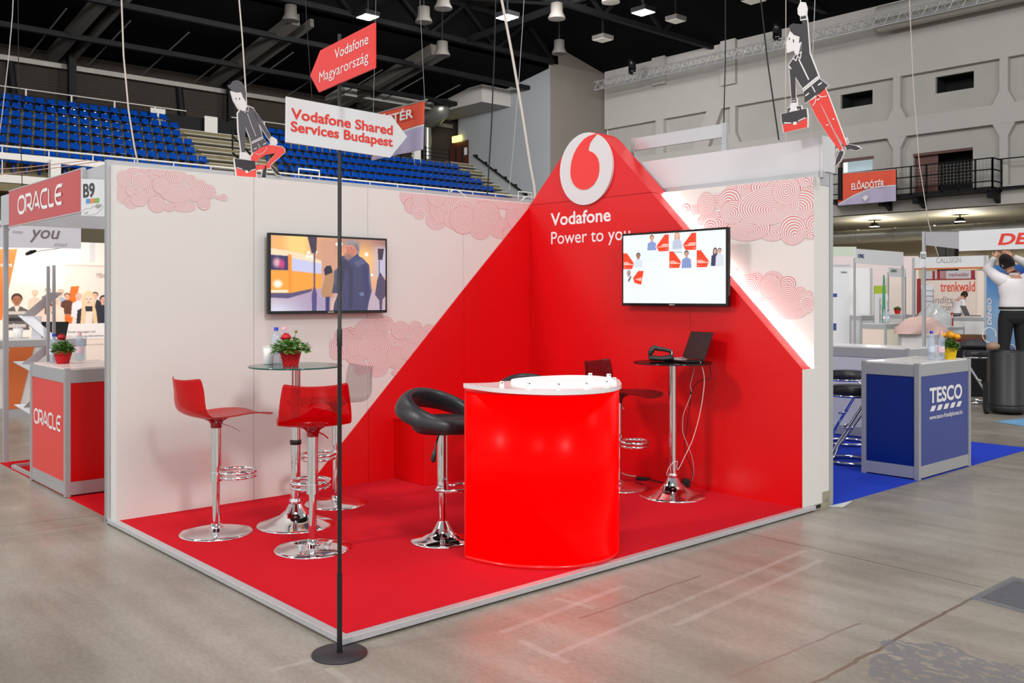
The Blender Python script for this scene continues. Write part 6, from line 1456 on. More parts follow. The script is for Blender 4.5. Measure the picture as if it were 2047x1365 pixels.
# recess under the gallery
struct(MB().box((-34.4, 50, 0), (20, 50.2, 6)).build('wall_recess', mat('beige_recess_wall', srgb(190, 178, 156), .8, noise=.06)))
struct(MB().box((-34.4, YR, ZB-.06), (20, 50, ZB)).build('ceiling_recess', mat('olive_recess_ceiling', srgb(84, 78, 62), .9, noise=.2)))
for i, (yy, zz, rr) in enumerate(((40.2, 4.75, .34), (44.5, 4.95, .24))):
    t = MB(); t.tube([(-34, yy, zz), (18, yy, zz)], rr, 16)
    for k in range(26): t.tube([(-34+2*k, yy, zz), (-33.94+2*k, yy, zz)], rr+.02, 16)
    tag(t.build('air_duct', M['duct']), ('thick round air duct under the gallery edge', 'thinner round air duct deeper under the gallery')[i], 'duct')
for (px, z) in ((1723, 4.2), (1832, 4.4)):
    c = aty(px, 454, 41.5)
    t = thing('recess_light', 'small lit round lamp under the gallery, %s' % ('left of the white rope' if px < 1800 else 'right of the white rope'), 'lamp', tuple(c))
    q = aty(1748 if px < 1800 else 1919, 453 if px < 1800 else 443, 41.8)
    _l = bpy.data.lights.new('recess_lamp_light', 'POINT'); _l.energy = 1300; _l.shadow_soft_size = .25; _l.color = (1, .95, .82); _lo = bpy.data.objects.new('recess_lamp_light', _l); COL.objects.link(_lo); _lo.location = q+Vector((0, 0, -.2))
    MB().lathe([(.0, .0), (.25, .0)], q, n=20).build('lens', M['lamp_lit_low'], t); MB().lathe([(.27, -.0), (.27, .05), (.15, .2), (.03, .2), (.03, ZB-.06-q.z)], q, n=20).build('housing', M['steel_dark'], t)
for px in (1742, 1760):
    c = R(px, 470); struct(MB().box((c.x-.25, YR+8, 0), (c.x+.25, YR+8.5, ZB)).build('trim_%d' % px, M['steel_dark']))
# gallery walkway with mesh railing
ga = R(1672, 400).x; gb = R(2003, 380).x
zw = ZB+.85; yg = YR-1.1
g = thing('gallery_walkway', 'dark steel gallery walkway with mesh railing on the far wall', 'gallery', ((ga+gb)/2, yg, zw))
MB().box((ga, yg, zw-.30), (gb, YR, zw-.12)).box((gb, YR-.4, zw-.2), (16, YR, zw-.1)).build('deck', M['steel_dark'], g)
rl = MB()
n_ = 11
for k in range(n_+1): x = ga+(gb-ga)*k/n_; rl.box((x-.035, yg, zw-.2), (x+.035, yg+.06, zw+1.15))
for z in (1.12, .62, .1): rl.box((ga, yg, zw+z), (gb, yg+.05, zw+z+.05))
for y_ in (yg, YR-.1): rl.box((gb-.035, y_, zw-.2), (gb+.035, y_+.06, zw+1.15))
for z in (1.12, .62, .1): rl.box((gb-.03, yg, zw+z), (gb+.03, YR, zw+z+.05))
rl.box((gb, YR-.4, zw+1.12), (16, YR-.35, zw+1.17)); rl.build('railing', M['steel_dark'], g)
ms = MB(); k = 0
x = ga
while x < gb: ms.box((x-.006, yg+.02, zw+.1), (x+.006, yg+.03, zw+1.1)); x += .16
for k in range(7): ms.box((ga, yg+.02, zw+.12+k*.15), (gb, yg+.03, zw+.13+k*.15))
ms.build('mesh_infill', M['steel_mid'], g)
for px in (1780, 1848, 1996): c = R(px, 395); br = MB(); br.box((c.x-.12, yg+.1, zw-.62), (c.x+.12, yg+.5, zw-.28)).prism([(c.x-.1, YR, zw-.8), (c.x-.1, yg+.2, zw-.3), (c.x-.1, YR, zw-.3)], (.2, 0, 0)); br.build('bracket', M['steel_dark'], g)
# ---- lighting truss along the far wall
t = thing('lighting_truss', 'long silver lattice truss hanging in front of the far wall', 'truss', (0, YR-2, 12.3))
yt = YR-2.2; A = aty(1188, 188, yt); B = aty(2140, -8, yt); zt0 = aty(1420, 128, yt).z
L_ = MB(); xa = A.x; xb = B.x
for dy, dz in ((0, 0), (0, .5), (.5, .25)): L_.tube([(xa, yt+dy, zt0+dz), (xb, yt+dy, zt0+dz)], .045, 6)
k = 0; x = xa
while x < xb-.6:
    u = (0, 0, 0); L_.tube([(x, yt, zt0), (x+.3, yt, zt0+.5)], .022, 5).tube([(x+.3, yt, zt0+.5), (x+.6, yt, zt0)], .022, 5).tube([(x, yt, zt0+.5), (x+.3, yt+.5, zt0+.25), (x+.6, yt, zt0+.5)], .018, 4); x += .6
L_.build('lattice', M['alu'], t)
for i, (px, py) in enumerate(((1263, 158), (1553, 100), (1953, 14))):
    c = aty(px, py, yt); c.z = zt0+.5
    s = thing('stage_spotlight', 'black stage spotlight on the silver truss, %s of three' % ('leftmost', 'middle', 'rightmost')[i], 'spotlight', tuple(c))
    MB().box((c.x-.12, yt-.1, zt0+.45), (c.x+.12, yt+.2, zt0+.6)).box((c.x-.22, yt-.05, zt0+.55), (c.x-.16, yt+.1, zt0+1.15)).box((c.x+.16, yt-.05, zt0+.55), (c.x+.22, yt+.1, zt0+1.15)).build('yoke', M['steel_dark'], s)
    MB().lathe([(0, -.38), (.17, -.35), (.19, .05), (.14, .30), (0, .34)], (0,0,0), n=16).xform(Matrix.Translation((c.x, yt, zt0+1.05)) @ Matrix.Rotation(.5, 4, 'X')).build('lamp_body', M['black'], s)
# ---- stair tower block in the corner
struct(MB().box((XT-9, YTW, 0), (XT, YR+.5, 15.9)).build('wall_tower', [M['tower']]))
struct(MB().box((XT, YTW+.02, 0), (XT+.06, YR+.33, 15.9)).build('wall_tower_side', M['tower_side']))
gp = MB().prism([(XT, YTW+1, 15.9), (XT, YR+.3, 15.9), (XT, YR-.5, 17.0), (XT, YTW+1, 21)], (-.3, 0, 0)); struct(gp.build('wall_gable', mat('taupe_gable', srgb(112, 104, 98), .8, noise=.06, scale=.5)))
# ---- grandstand
def row(j): return -36.25-.885*j, 7.27+.542*j           # seat centre X, Z of row j (0 lowest)
NR = 8
tr = MB()
for j in range(-1, NR):
    X, Z = row(j); zf = Z-.62
    tr.box((X-.62, -6, zf-.55), (X+.50, YTW-.02, zf)) if j >= 0 else tr.box((X-.4, -6, zf-.3), (X+.5, YTW-.02, zf))
tr.box((-44.55, -6, row(NR-1)[1]-1.1), (-43.0, YTW-.02, row(NR-1)[1]-.62)); struct(tr.build('floor_grandstand', M['olive']))
struct(MB().box((-36.05, -8, 0), (-35.95, YTW-.02, 6.1)).build('wall_grandstand', mat('olive_undercroft_wall', srgb(84, 76, 58), .85, noise=.2, scale=.5)))
aisles = [(13.75, 17.35)]
st = MB()
for j in range(0, NR):
    X, Z = row(j); zf = Z-.62
    st.box((X-.42, 13.75, zf), (X+.50, 17.3, zf+.02)); st.box((X+.05, 13.8, zf-.27), (X+.92, 17.25, zf-.25))
    st.box((X-.42, 32.3-.28*(j-4), zf), (X+.50, YTW-.05, zf+.02)); st.box((X+.05, 32.35-.28*(j-4), zf-.27), (X+.92, YTW-.05, zf-.25))
struct(st.build('trim_4', M['step_grey']))
# seat prototype: moulded shell with bent back on a short bracket (facing +x)
sb_ = MB(); prof = [(.18, -.10), (.15, -.07), (.0, -.09), (-.12, -.07), (-.17, .0), (-.20, .10), (-.22, .215), (-.235, .23)]
Pg = [[(x, s*(.205 if i < 5 else .195-.012*(i-5)), z-.06+.03*abs(s)**3) for s in (-1, -.6, 0, .6, 1)] for i, (x, z) in enumerate(prof)]
sb_.grid(Pg); sb_.box((-.10, -.03, -.62), (.0, .03, -.13))
seat_mesh_o = sb_.build('stadium_seat', M['seat_blue'], solid=.03)
occl = [[(573,188),(783,228),(814,273),(780,316),(572,288)], [(640,101),(749,45),(749,140),(637,184),(620,151)], [(0,400),(162,336),(162,470),(0,470)]]
def inside(px, py, poly):
    c = False
    for i in range(len(poly)):
        (x0, y0), (x1, y1) = poly[i], poly[(i+1) % len(poly)]
        if (y0 > py) != (y1 > py) and px < x0+(py-y0)*(x1-x0)/(y1-y0): c = not c
    return c
blocks = []
rowname = ['lowest','second','third','fourth','fifth','sixth','seventh','topmost']
cand = []
for j in range(NR):
    X, Z = row(j)
    n = 1; Y = 13.35-(.25 if j % 2 else 0)
    while Y > 2.0: cand.append((j, 0, n, X, Y, Z)); Y -= .5; n += 1
    ymax = 32.0-.28*(j-4); ymin = 17.65+(.25 if j % 2 else 0)
    if j >= 6: ymax = 25.5
    n = 1; Y = ymin
    while Y < ymax: cand.append((j, 1, n, X, Y, Z)); Y += .5; n += 1
vis = []
for c in cand:
    px, py, z = pix(c[3:])
    if px < -14 or py > (337 if px < 240 else 330+(px-217)*.0918+12) or any(inside(px-4, py-4, o) and inside(px+4, py+4, o) for o in occl): continue
    vis.append((z, c))
vis.sort(key=lambda v: v[0])
first = True
for z, (j, b, n, X, Y, Z) in vis[:300]:
    if first: o = seat_mesh_o; first = False
    else: o = seat_mesh_o.copy(); COL.objects.link(o)
    o.location = (X, Y, Z)
    tag(o, 'blue plastic seat in the %s row, %s from the steps, %s block' % (rowname[j], ordinal(n), ('left-hand', 'right-hand')[b]), 'stadium seat', 'blue seats on the grandstand')
if len(vis) > 300:
    rest = MB(); base_v = [Vector(v.co) for v in seat_mesh_o.data.vertices]; base_f = [tuple(p.vertices) for p in seat_mesh_o.data.polygons]
    for z, (j, b, n, X, Y, Z) in vis[300:]: rest.add([v+Vector((X, Y, Z)) for v in base_v], base_f, 0, True)
    tag(rest.build('stadium_seats', M['seat_blue'], solid=.03), 'farthest blue plastic seats of the grandstand, near the brown door', 'stadium seats', kind='stuff')
SEATS = (len(vis),)
# rear wall, columns, roof over the stand
XBk = -44.6
def roofz(x): return 14.05+(x-XBk)*.155
cw = MB(); P_ = []
for i in range(61):
    z = 9.5+4.6*i/60; P_.append([(XBk+.10*(i % 2), -12, z), (XBk+.10*(i % 2), YTW+2, z)])
cw.grid([r_[::-1] for r_ in P_], smooth=False); struct(cw.build('wall_left', M['brown_sheet']))
hr_ = thing('stand_railing', 'thin white handrail along the top row of the grandstand', 'railing', (XBk+1.2, 5, 11))
zq = row(7)[1]
rm = MB(); rm.tube([(XBk+1.4, -6, zq+.62), (XBk+1.4, 14.6, zq+.62)], .03, 6); rm.tube([(XBk+1.4, 17.2, zq+.62), (XBk+1.4, 25.6, zq+.62)], .03, 6); rm.build('top_rail', M['white_steel'], hr_)
for k in range(12):
    y = 2.4+k*2.1
    if 14.6 < y < 17.2: continue
    MB().box((XBk+1.37, y-.035, zq-.7), (XBk+1.43, y+.035, zq+.62)).build('post', M['white_steel'], hr_)
struct(MB().box((XBk+1.0, 2, zq-.62), (XBk+1.1, 25.6, zq+.40)).build('trim_5', M['steel_dark']))
for i, (y, w_) in enumerate(((4.55, .55), (13.05, .8), (16.0, .75))):
    p0 = (XBk+1.39, y, zq+(.1 if i < 2 else -.45)); tag(MB().box((p0[0], y-w_/2, p0[2]-.45 if i < 2 else zq-.62), (p0[0]+.03, y+w_/2, p0[2]+(.45 if i < 2 else .95))).build('white_board', M['white_steel']), 'small white board on the railing behind the top seats, %s' % ('near the left picture edge', 'by the middle column', 'beside the aisle steps')[i], 'board')
# white front rail and beam below the seats
fr0 = thing('stand_railing', 'white front railing and beam below the blue grandstand seats', 'railing', (-35.2, 8, 6.5))
za = atx(0, 291, -35.2).z; zb2_ = atx(0, 311, -35.2).z
rm = MB(); rm.tube([(-35.2, -4, za), (-35.2, YTW-.3, za)], .045, 6); rm.build('top_rail', M['white_steel'], fr0)
MB().box((-35.25, -4, zb2_-.13), (-35.1, 11.5, zb2_+.13)).build('beam', M['white_steel'], fr0)
for k in range(19): MB().box((-35.22, 1.9+k*1.75, 6.0), (-35.18, 1.94+k*1.75, za)).build('post', M['white_steel'], fr0)
for y in (5.62, ): MB().box((-35.15, y-.2, 4.0), (-34.95, y+.2, zb2_)).build('post', M['white_steel'], fr0)
z3_ = atx(0, 357, -35.2).z; MB().box((-35.2, -4, z3_-.16), (-35.0, 12, z3_+.16)).build('beam', M['white_steel'], fr0)
gt = thing('stair_gate', 'white tube gate at the foot of the aisle steps, left part of the grandstand', 'railing', (-35.6, 18.5, 6.5))
def px_rail(o, pts, X, r=.04, name='rail', m=None): return MB().tube([atx(x, y, X) for x, y in pts], r, 6).build(name, m or M['white_steel'], o)
px_rail(gt, [(597, 365), (597, 337), (638, 341), (638, 365)], -35.4, .05)
g2 = thing('stair_gate', 'white tube gate at the far right foot of the grandstand by the tower', 'railing', (-34.9, 33, 6.5)); px_rail(g2, [(1036, 396), (1036, 383), (1063, 385), (1063, 398)], -35.0, .04)
hl = thing('stair_handrail', 'dark handrails along the aisle steps behind the cut-out man on the left', 'handrail', (-38, 16, 9))
for pts in ([(465, 300), (465, 256), (478, 257)], [(465, 272), (505, 312)], [(560, 314), (579, 333), (579, 352)], [(465, 305), (500, 340)], [(540, 330), (560, 352)]): px_rail(hl, pts, -38, .05, m=M['steel_dark'])
hw = thing('wall_handrail', 'black handrail sloping down the grey tower wall', 'handrail', (-38, YTW-.1, 9))
ha = aty(947, 310, YTW-.15); hb = aty(1054, 391, YTW-.15); MB().tube([ha, hb], .06, 6).build('rail', M['steel_dark'], hw)
for k in range(6): c = ha.lerp(hb, .04+k*.185); MB().box((c.x-.05, YTW-.15, c.z), (c.x+.05, YTW, c.z+.14)).build('bracket', M['steel_dark'], hw)
# upper landing: door, exit sign, balustrade, soffit, pipe
XD = -42.2
dd = [aty(x, y, YTW-.06) for x, y in ((900, 334), (936, 338), (936, 279), (900, 287))]
dr = thing('exit_door', 'brown double door on the upper landing left of the grey tower', 'door', tuple(dd[0]))
zD0 = dd[1].z-.4; zD1 = dd[2].z
MB().box((dd[0].x, YTW-.06, zD0), (dd[1].x, YTW-.01, zD1)).build('door_leaf', M['door_brown'], dr)
for f in (.32, .68): MB().box((dd[0].x+(dd[1].x-dd[0].x)*f-.09, YTW-.08, zD0+.9), (dd[0].x+(dd[1].x-dd[0].x)*f+.09, YTW-.062, zD1-.35)).build('glazed_slot', M['opening'], dr)
MB().box((dd[1].x-.42, YTW-.08, zD1-1.0), (dd[1].x-.12, YTW-.065, zD1-.5)).build('notice', M['sign_white'], dr)
ec = aty(914, 277, YTW-.2)
ex_ = thing('exit_sign', 'small glowing yellow exit light above the brown double door', 'exit sign', tuple(ec)); MB().box((ec.x-.55, YTW-.22, ec.z-.22), (ec.x+.40, YTW-.12, ec.z+.2)).build('sign_box', mat('lit_yellow_exit_light', srgb(230, 226, 90), .4, noise=.02, emit=(1, .92, .22, 1), estr=2.2), ex_); MB().box((ec.x-.05, YTW-.14, ec.z-.1), (ec.x+.05, YTW, ec.z+.1)).build('hanger', M['steel_mid'], ex_)
zL = row(5)[1]-.62
struct(MB().box((XBk, 25.0, zL-.4), (row(5)[0]-.5, YTW-.02, zL)).build('floor_landing', M['olive']))
struct(MB().box((XBk-3.4, 25.5, zL), (XBk-3.3, YTW, zL+7)).build('wall_landing', mat('beige_landing_wall', srgb(128, 122, 112), .8, noise=.05)))
ba = thing('balustrade', 'dark horizontal-bar balustrade on the upper landing behind the far seats', 'railing', (-41.5, 29, zL))
xb_ = row(5)[0]-.45; bmx = MB()
y0_ = atx(846, 300, xb_).y; y1_ = atx(899, 300, xb_).y
for k in range(7): bmx.tube([(xb_, y0_-4, zL+.2+k*.24), (xb_, y1_, zL+.2+k*.24)], .022, 5)
for k in range(5): bmx.box((xb_-.03, y1_-.06-k*1.9, zL), (xb_+.03, y1_-k*1.9, zL+1.75))
bmx.build('bars', M['steel_dark'], ba)
struct(MB().box((xb_-.15, atx(832, 300, xb_).y-.25, zL-.3), (xb_+.15, atx(832, 300, xb_).y+.25, zL+4)).build('trim_6', M['white_steel']))
pp = aty(854, 290, 31.0); tag(MB().tube([(pp.x, 31, zL), (pp.x, 31, zL+4.2)], .28, 14).build('vertical_pipe', M['duct']), 'shiny vertical pipe on the upper landing behind the balustrade', 'pipe')
# concrete soffit slab above the landing
sa = [aty(x, y, 31.5) for x, y in ((886, 223), (886, 190))]
xs_ = sa[0].x; zs0, zs1 = sa[0].z, sa[1].z
struct(MB().box((XBk-3, 24.0, zs0), (xs_-.0, YTW, zs1)).build('ceiling_landing', M['wall_grey']))
struct(MB().box((xs_-.02, 31.4, zs0-.0), (XT-3.6, YTW, zs1)).build('trim_7', M['beam']))
cw = MB(); P_ = []
for i in range(41): z = zs1+(18.5-zs1)*i/40; P_.append([(xs_-.3+.10*(i % 2), 22.5, z), (xs_-.3+.10*(i % 2), YTW+1, z)])
cw.grid([r_[::-1] for r_ in P_], smooth=False); struct(cw.build('wall_upper_landing', mat('grey_brown_corrugated_sheet', srgb(104, 96, 86), .8, noise=.1)))
du = aty(883, 170, 31.0); tag(MB().tube([(du.x, 31.0, roofz(du.x)-.15), (du.x, 31.0, du.z-1.0), (du.x-.15, 31, du.z-1.7), (du.x-.9, 31, du.z-2.0), (du.x-2, 31, du.z-2.0)], .62, 14).build('air_duct', M['duct']), 'silver air duct bending above the upper landing', 'duct')
# roof: sloped part over the stand and flat part over the hall beyond the camera
struct(MB().prism([(XBk-1, -14, roofz(XBk-1)), (-34.7, -14, roofz(-34.7)), (-34.7, -14, roofz(-34.7)+.2), (XBk-1, -14, roofz(XBk-1)+.2)], (0, YR+16, 0)).build('ceiling_stand', M['roof']))
struct(MB().box((-36, -14, 18.3), (-2, YR+.6, 18.5)).build('ceiling_hall', mat('dark_brown_roof_deck', srgb(40, 36, 33), .9, noise=.3, scale=.6, stretch=(6, .3, 1), spec=.1))); struct(MB().box((-34.78, -14, roofz(-34.7)), (-34.7, YTW, 18.3)).build('wall_clerestory', M['roof']))
struct(MB().prism([(-46, YR+.5, 15.95), (14, YR+.5, 15.95), (14, YR-10, 18.4), (-46, YR-10, 18.4)], (0, .02, .25)).build('ceiling_slope', M['roof']))
for j_, (y, nm) in enumerate(((8.1, 0), (16.6, 1), (25.1, 2), (-.5, 3))):
    m = MB(); a = Vector((XBk, y, roofz(XBk)-.35)); b = Vector((-34.8, y, roofz(-34.8)-.35)); m.beam(a, b, .42, .6); m.beam(a+Vector((0,.9,0)), b+Vector((0,.9,0)), .2, .4)
    tag(m.build('roof_beam', M['steel_mid'] if False else mat('perforated_roof_beam', srgb(82, 78, 72), .8, .0, noise=.35, scale=14, stretch=(3, 1, 1))), 'grey sloping roof beam over the grandstand, %s' % ('first from the left cables', 'between the two white ropes', 'behind the sign boards', 'at the far left')[j_], 'roof beam')
    for dx, dy, w_ in ((.35, 0, .3), (-.1, .9, .0)):
        pass
    tag(MB().box((XBk+.75, y+.6, 10.0), (XBk+1.05, y+.95, roofz(XBk+2)-.2)).build('roof_column', M['steel_dark']), 'dark steel column behind the top seats, %s' % ('under the beam at the far left cables', 'in the middle of the left block', 'right of the aisle', 'outside the left edge')[j_], 'column')
    tag(MB().tube([(XBk+.3, y-1.6, 9.8), (XBk+.1, y-1.9, roofz(XBk)-.6)], .2, 8).build('wall_brace', M['steel_dark']), 'thin dark brace against the brown rear wall, %s' % ('first from left', 'second from left', 'third from left', 'leftmost')[j_], 'brace')
for k, (x, w_) in enumerate(((XBk+.25, .16), (-40.8, .13), (-36.5, .13))):
    tag(MB().box((x-w_, -14, roofz(x)-.75-(.0 if k else .15)), (x+w_, YTW, roofz(x)-.50-(.0 if k else .15))).build('roof_purlin', M['steel_mid'] if k == 0 else M['steel_dark']), ('pale steel purlin along the rear wall of the grandstand', 'dark purlin in the middle of the sloping roof', 'dark purlin at the upper edge of the sloping roof')[k], 'roof beam')
k_ = 0
for y in np.arange(-1.5, 30, 2.83):
    if abs((y % 8.5)-8.1) < .6: continue
    k_ += 1; tag(MB().beam((XBk+.3, y, roofz(XBk)-.5), (-38.2, y, roofz(-38.2)-.5), .05, .05).build('roof_rod', M['steel_mid']), 'thin pale rod under the sloping roof, %s from the left' % ordinal(k_), 'rod', 'rods under the sloping roof')
# roof trusses along Y
def truss(label, X, z, y0, y1, h=1.9, rail_=False):
    t = thing('roof_truss', label, 'roof truss', (X, (y0+y1)/2, z))
    m = MB(); m.box((X-.13, y0, z-.13), (X+.13, y1, z+.13)).box((X-.13, y0, z+h-.13), (X+.13, y1, z+h+.13)); m.build('chords', M['steel_dark'], t)
    d = MB(); y = y0; s = 0
    while y < y1-.1:
        a, b = ((y, z), (y+2.4, z+h)) if s % 2 == 0 else ((y, z+h), (y+2.4, z)); d.beam((X, a[0], a[1]), (X, min(b[0], y1), b[1]), .16, .16); y += 2.4; s += 1
    d.build('diagonals', M['steel_dark'], t)
    if rail_:
        r = MB(); r.box((X-.7, y0, z+.2), (X-.3, y1, z+.28)).box((X-.72, y0, z+1.25), (X-.68, y1, z+1.3)).box((X-.72, y0, z+.75), (X-.68, y1, z+.8))
        y = y0
        while y < y1: r.box((X-.72, y, z+.2), (X-.68, y+.04, z+1.3)); y += 1.6
        r.build('catwalk', M['steel_dark'], t)
truss('dark roof truss with catwalk ending at the grey tower', -34.3, 15.9, -14, YTW, 2.0, True)
truss('dark roof truss above the red emblem, reaching the far wall', -26.0, 16.0, -14, YR, 2.0)
truss('dark roof truss at the upper right behind the hanging cut-out', -18.6, 16.3, -14, YR, 1.9)
truss('nearest dark roof truss at the top edge of the picture', -12.0, 16.6, -14, YR, 1.7)
for k, y in enumerate((5, 12, 19.5, 27)):
    tag(MB().beam((-34.3, y, 16.0), (-12, y, 16.6), .22, .3).beam((-34.3, y, 17.9), (-12, y, 18.1), .18, .2).build('cross_girder', M['steel_dark']), 'dark cross girder between the roof trusses, %s from the left' % ordinal(k+1), 'roof beam')
    tag(MB().beam((-34.3, y-3, 17.8), (-26, y+1, 16.2), .14, .14).build('roof_brace', M['steel_dark']), 'thin slanting brace under the roof, %s from the left' % ordinal(k+1), 'brace')
# ceiling lamps: bell lamps (dim) and lit floodlights
M['bell'] = mat('grey_lamp_housing', srgb(92, 88, 84), .6, noise=.15, scale=4)
def bell(px, py, z, label, r=.42, lit=False):
    rr = ray(px, py); d = (z-CH)/rr.z; c = CV+rr*d
    t = thing('ceiling_lamp', label, 'ceiling lamp', tuple(c), 'bell lamps under the roof')
    MB().lathe([(r, 0), (r*.98, .10), (r*.72, .30), (r*.70, .75), (0, .75)], c, n=20).build('bell_housing', M['bell'], t)
    MB().lathe([(0, .03), (r*.97, .02)], c, n=20).build('lens', M['lamp_off'], t)
    MB().tube([c+Vector((0,0,.74)), Vector((c.x, c.y, 18.3 if c.x > -34.6 else roofz(c.x)))], .05, 6).build('hanger', M['steel_dark'], t)
for i, (px, py, w) in enumerate(((581, 42, 'left of the red arrow board'), (847, 45, 'above the orange-red banner'), (884, 112, 'above the upper landing'), (886, 18, 'highest above the upper landing'), (1113, 38, 'above the emblem'), (1118, 108, 'in front of the tower, below another lamp'), (1221, 5, 'at the top edge left of the lit floodlight'))):
    bell(px, py, 15.0 if i != 2 else 14.2, 'bell-shaped pale ceiling lamp '+w)
def flood(px, py, z, label, lit=True, w=.9, tilt=.3):
    rr = ray(px, py); d = (z-CH)/rr.z; c = CV+rr*d
    t = thing('floodlight', label, 'floodlight', tuple(c))
    MB().box((c.x-w/2, c.y-.4, c.z), (c.x+w/2, c.y+.4, c.z+.22)).build('housing', M['steel_dark'] if lit else M['bell'], t)
    MB().box((c.x-w/2+.04, c.y-.36, c.z-.02), (c.x+w/2-.04, c.y+.36, c.z-.001)).build('lens', M['lamp_lit'] if lit else M['lamp_off'], t)
    MB().beam(c+Vector((0,0,.2)), Vector((c.x, c.y+.001, min(18.26, 15.9+max(0, YR-c.y)*.245) if c.x > -34.6 else roofz(c.x))), .08, .08).build('yoke', M['steel_dark'], t)
flood(735, 34, 15.0, 'blazing lit floodlight above the red arrow board'); flood(1014, 35, 15.0, 'lit floodlight under the roof left of the tower'); flood(1286, 25, 15.2, 'lit floodlight under the roof right of the emblem')
flood(1351, 42, 15.3, 'unlit tilted floodlight right of the lit one', False, .7); flood(1205, 80, 15.0, 'unlit square floodlight in front of the tower gable', False, .8); flood(1507, 2, 15.5, 'unlit floodlight at the top edge near the hanging cut-out', False, .9)
dk2 = [aty(x, y, YR-1.2) for x, y in ((1735, -30), (1790, 60), (1960, 20), (2000, -30))]
dq = aty(1758, 40, YR-.8); tag(MB().tube([dq, dq+Vector((.3,0,-.0)), dq+Vector((14,0,0))], .62, 20).build('air_duct', M['wall_grey']), 'big pale air duct at the top right of the far wall', 'duct')
# ================================================================== hanging banners, ropes, cut-out figures
def banner(label, c4, txt, tpx, grow):
    """c4: pixel corners lb, rb, rt, lt on the plane y = const"""
    Y = grow; P = [aty(x, y, Y) for x, y in c4]; t = thing('hanging_banner', label, 'banner', tuple(P[0]))
    u = P[1]-P[0]; n1, n2 = 24, 16; G = []
    def pt(a, b): p = P[0].lerp(P[1], a).lerp(P[3].lerp(P[2], a), b); return p+Vector((0, .02*math.sin(a*19)*(1-b*.6)*u.length/2, 0))
    split = lambda a: .02+.46*math.sin(min(1, a*1.25)*math.pi/2)
    up = MB(); lo = MB(); st_ = MB()
    up.grid([[pt(a/n1, split(a/n1)+.04+(1-split(a/n1)-.04)*b/n2) for b in range(n2+1)] for a in range(n1+1)])
    lo.grid([[pt(a/n1, split(a/n1)*b/n2) for b in range(n2+1)] for a in range(n1+1)])
    st_.grid([[pt(a/n1, split(a/n1)+.04*b/2) for b in range(3)] for a in range(n1+1)])
    up.build('red_cloth', M['banner_red'], t, solid=.004); lo.build('lilac_cloth', M['banner_lilac'], t, solid=.004); st_.build('white_wave', M['sign_white'], t, solid=.004)
    fr = Frame(P[0]+Vector((0, -.10, 0)), (u.x, u.y, 0), (0,0,1)); m = MB()
    A = fr.ab(aty(*tpx[0], Y-.10)); B = fr.ab(aty(*tpx[1], Y-.10))
    sk = (P[1].z-P[0].z)/u.length
    text(m, txt, fr, A[0], A[1], w=B[0]-A[0], cap=tpx[2]*depth(P[0])/FP, bold=.02); m.build('lettering', M['letter_white'], t)
    if grow > 10:
        c = fr.ab(aty(1732, 397, Y)); w = u.length*.03; m = MB(); m.poly([fr.p(c[0]-w*2.1, c[1]+w*.8), fr.p(c[0], c[1]-w*1.6), fr.p(c[0]+w*2.1, c[1]+w*.8), fr.p(c[0]+w, c[1]+w*.8), fr.p(c[0]+w, c[1]+w*1.6), fr.p(c[0]-w, c[1]+w*1.6), fr.p(c[0]-w, c[1]+w*.8)]); m.build('arrow', M['sign_white'], t)
    MB().tube([P[3]+Vector((-.1,0,.02)), P[2]+Vector((.1,0,.02))], .02, 6).build('hanging_bar', M['alu'], t)
    return P
b1 = banner('orange-red and lilac banner with white capitals hanging on the gallery at right', ((1675, 411), (1791, 402), (1791, 339), (1677, 348)), 'ELŐADÓTÉR', ((1702, 379), (1768, 356), 12.5), YR-1.3)
b2 = banner('orange-red and lilac hanging banner half hidden behind the white arrow board', ((742, 321), (846, 299), (849, 202), (742, 231)), 'KÉPZÉSTÉR', ((712, 262), (826, 234), 17), 8.0)
tag(MB().tube([aty(1680, 335, YR-1.3), aty(1680, 400, YR-1.3)], .12, 8).build('speaker_column', M['steel_dark']), 'slim dark speaker column at the left edge of the gallery banner', 'speaker')
def rope(label, pts, d, r, m, cat='rope', name='rope'):
    return tag(MB().tube([atd(x, y, dd) for (x, y), dd in zip(pts, d)], r, 7).build(name, m), label, cat)
rope('thick white rope hanging down behind the corner, left of the emblem', [(998, -40), (1003, 0), (1024, 110), (1043, 220), (1060, 330), (1068, 372), (1070, 398)], [9.6]*7, .014, M['rope'])
rope('thick white rope hanging from the roof to the long wall near its left end', [(241, -40), (243, 0), (247, 110), (257, 220), (268, 290), (276, 328)], [7.6]*6, .0068, M['rope'])
rope('thin pale cable at the far left hanging over the red fascia', [(28, -40), (25, 30), (18, 110), (10, 180), (3, 240), (-6, 300)], [9.5]*6, .005, M['cable_grey'], 'cable', 'cable')
rope('dark thin cable at the far left beside the pale one', [(36, -40), (37, 120), (41, 260), (45, 395)], [9.8]*4, .004, M['rubber'], 'cable', 'cable')
rope('dark cable hanging straight down in front of the grey tower', [(992, -40), (988, 120), (982, 260), (974, 390)], [11.0]*4, .008, M['rubber'], 'cable', 'cable')
rope('thin grey line hanging in front of the tower, crossing the thick rope', [(1050, -40), (1044, 60), (1036, 180), (1026, 300), (1018, 380)], [12.0]*5, .004, M['cable_grey'], 'cable', 'cable')
rope('black cable hanging down to the aluminium gantry frame', [(1450, -40), (1450, 120), (1447, 245)], [9.6]*3, .006, M['rubber'], 'cable', 'cable')
rope('black slanting cable left of the hanging cut-out man', [(1517, -40), (1521, 0), (1534, 120), (1557, 280)], [9.8]*4, .0075, M['rubber'], 'cable', 'cable')
rope('long white cord crossing the gallery on the right', [(1816, -30), (1818, 0), (1826, 180), (1838, 330), (1855, 440), (1866, 482), (1876, 512)], [24]*7, .011, M['rope'])
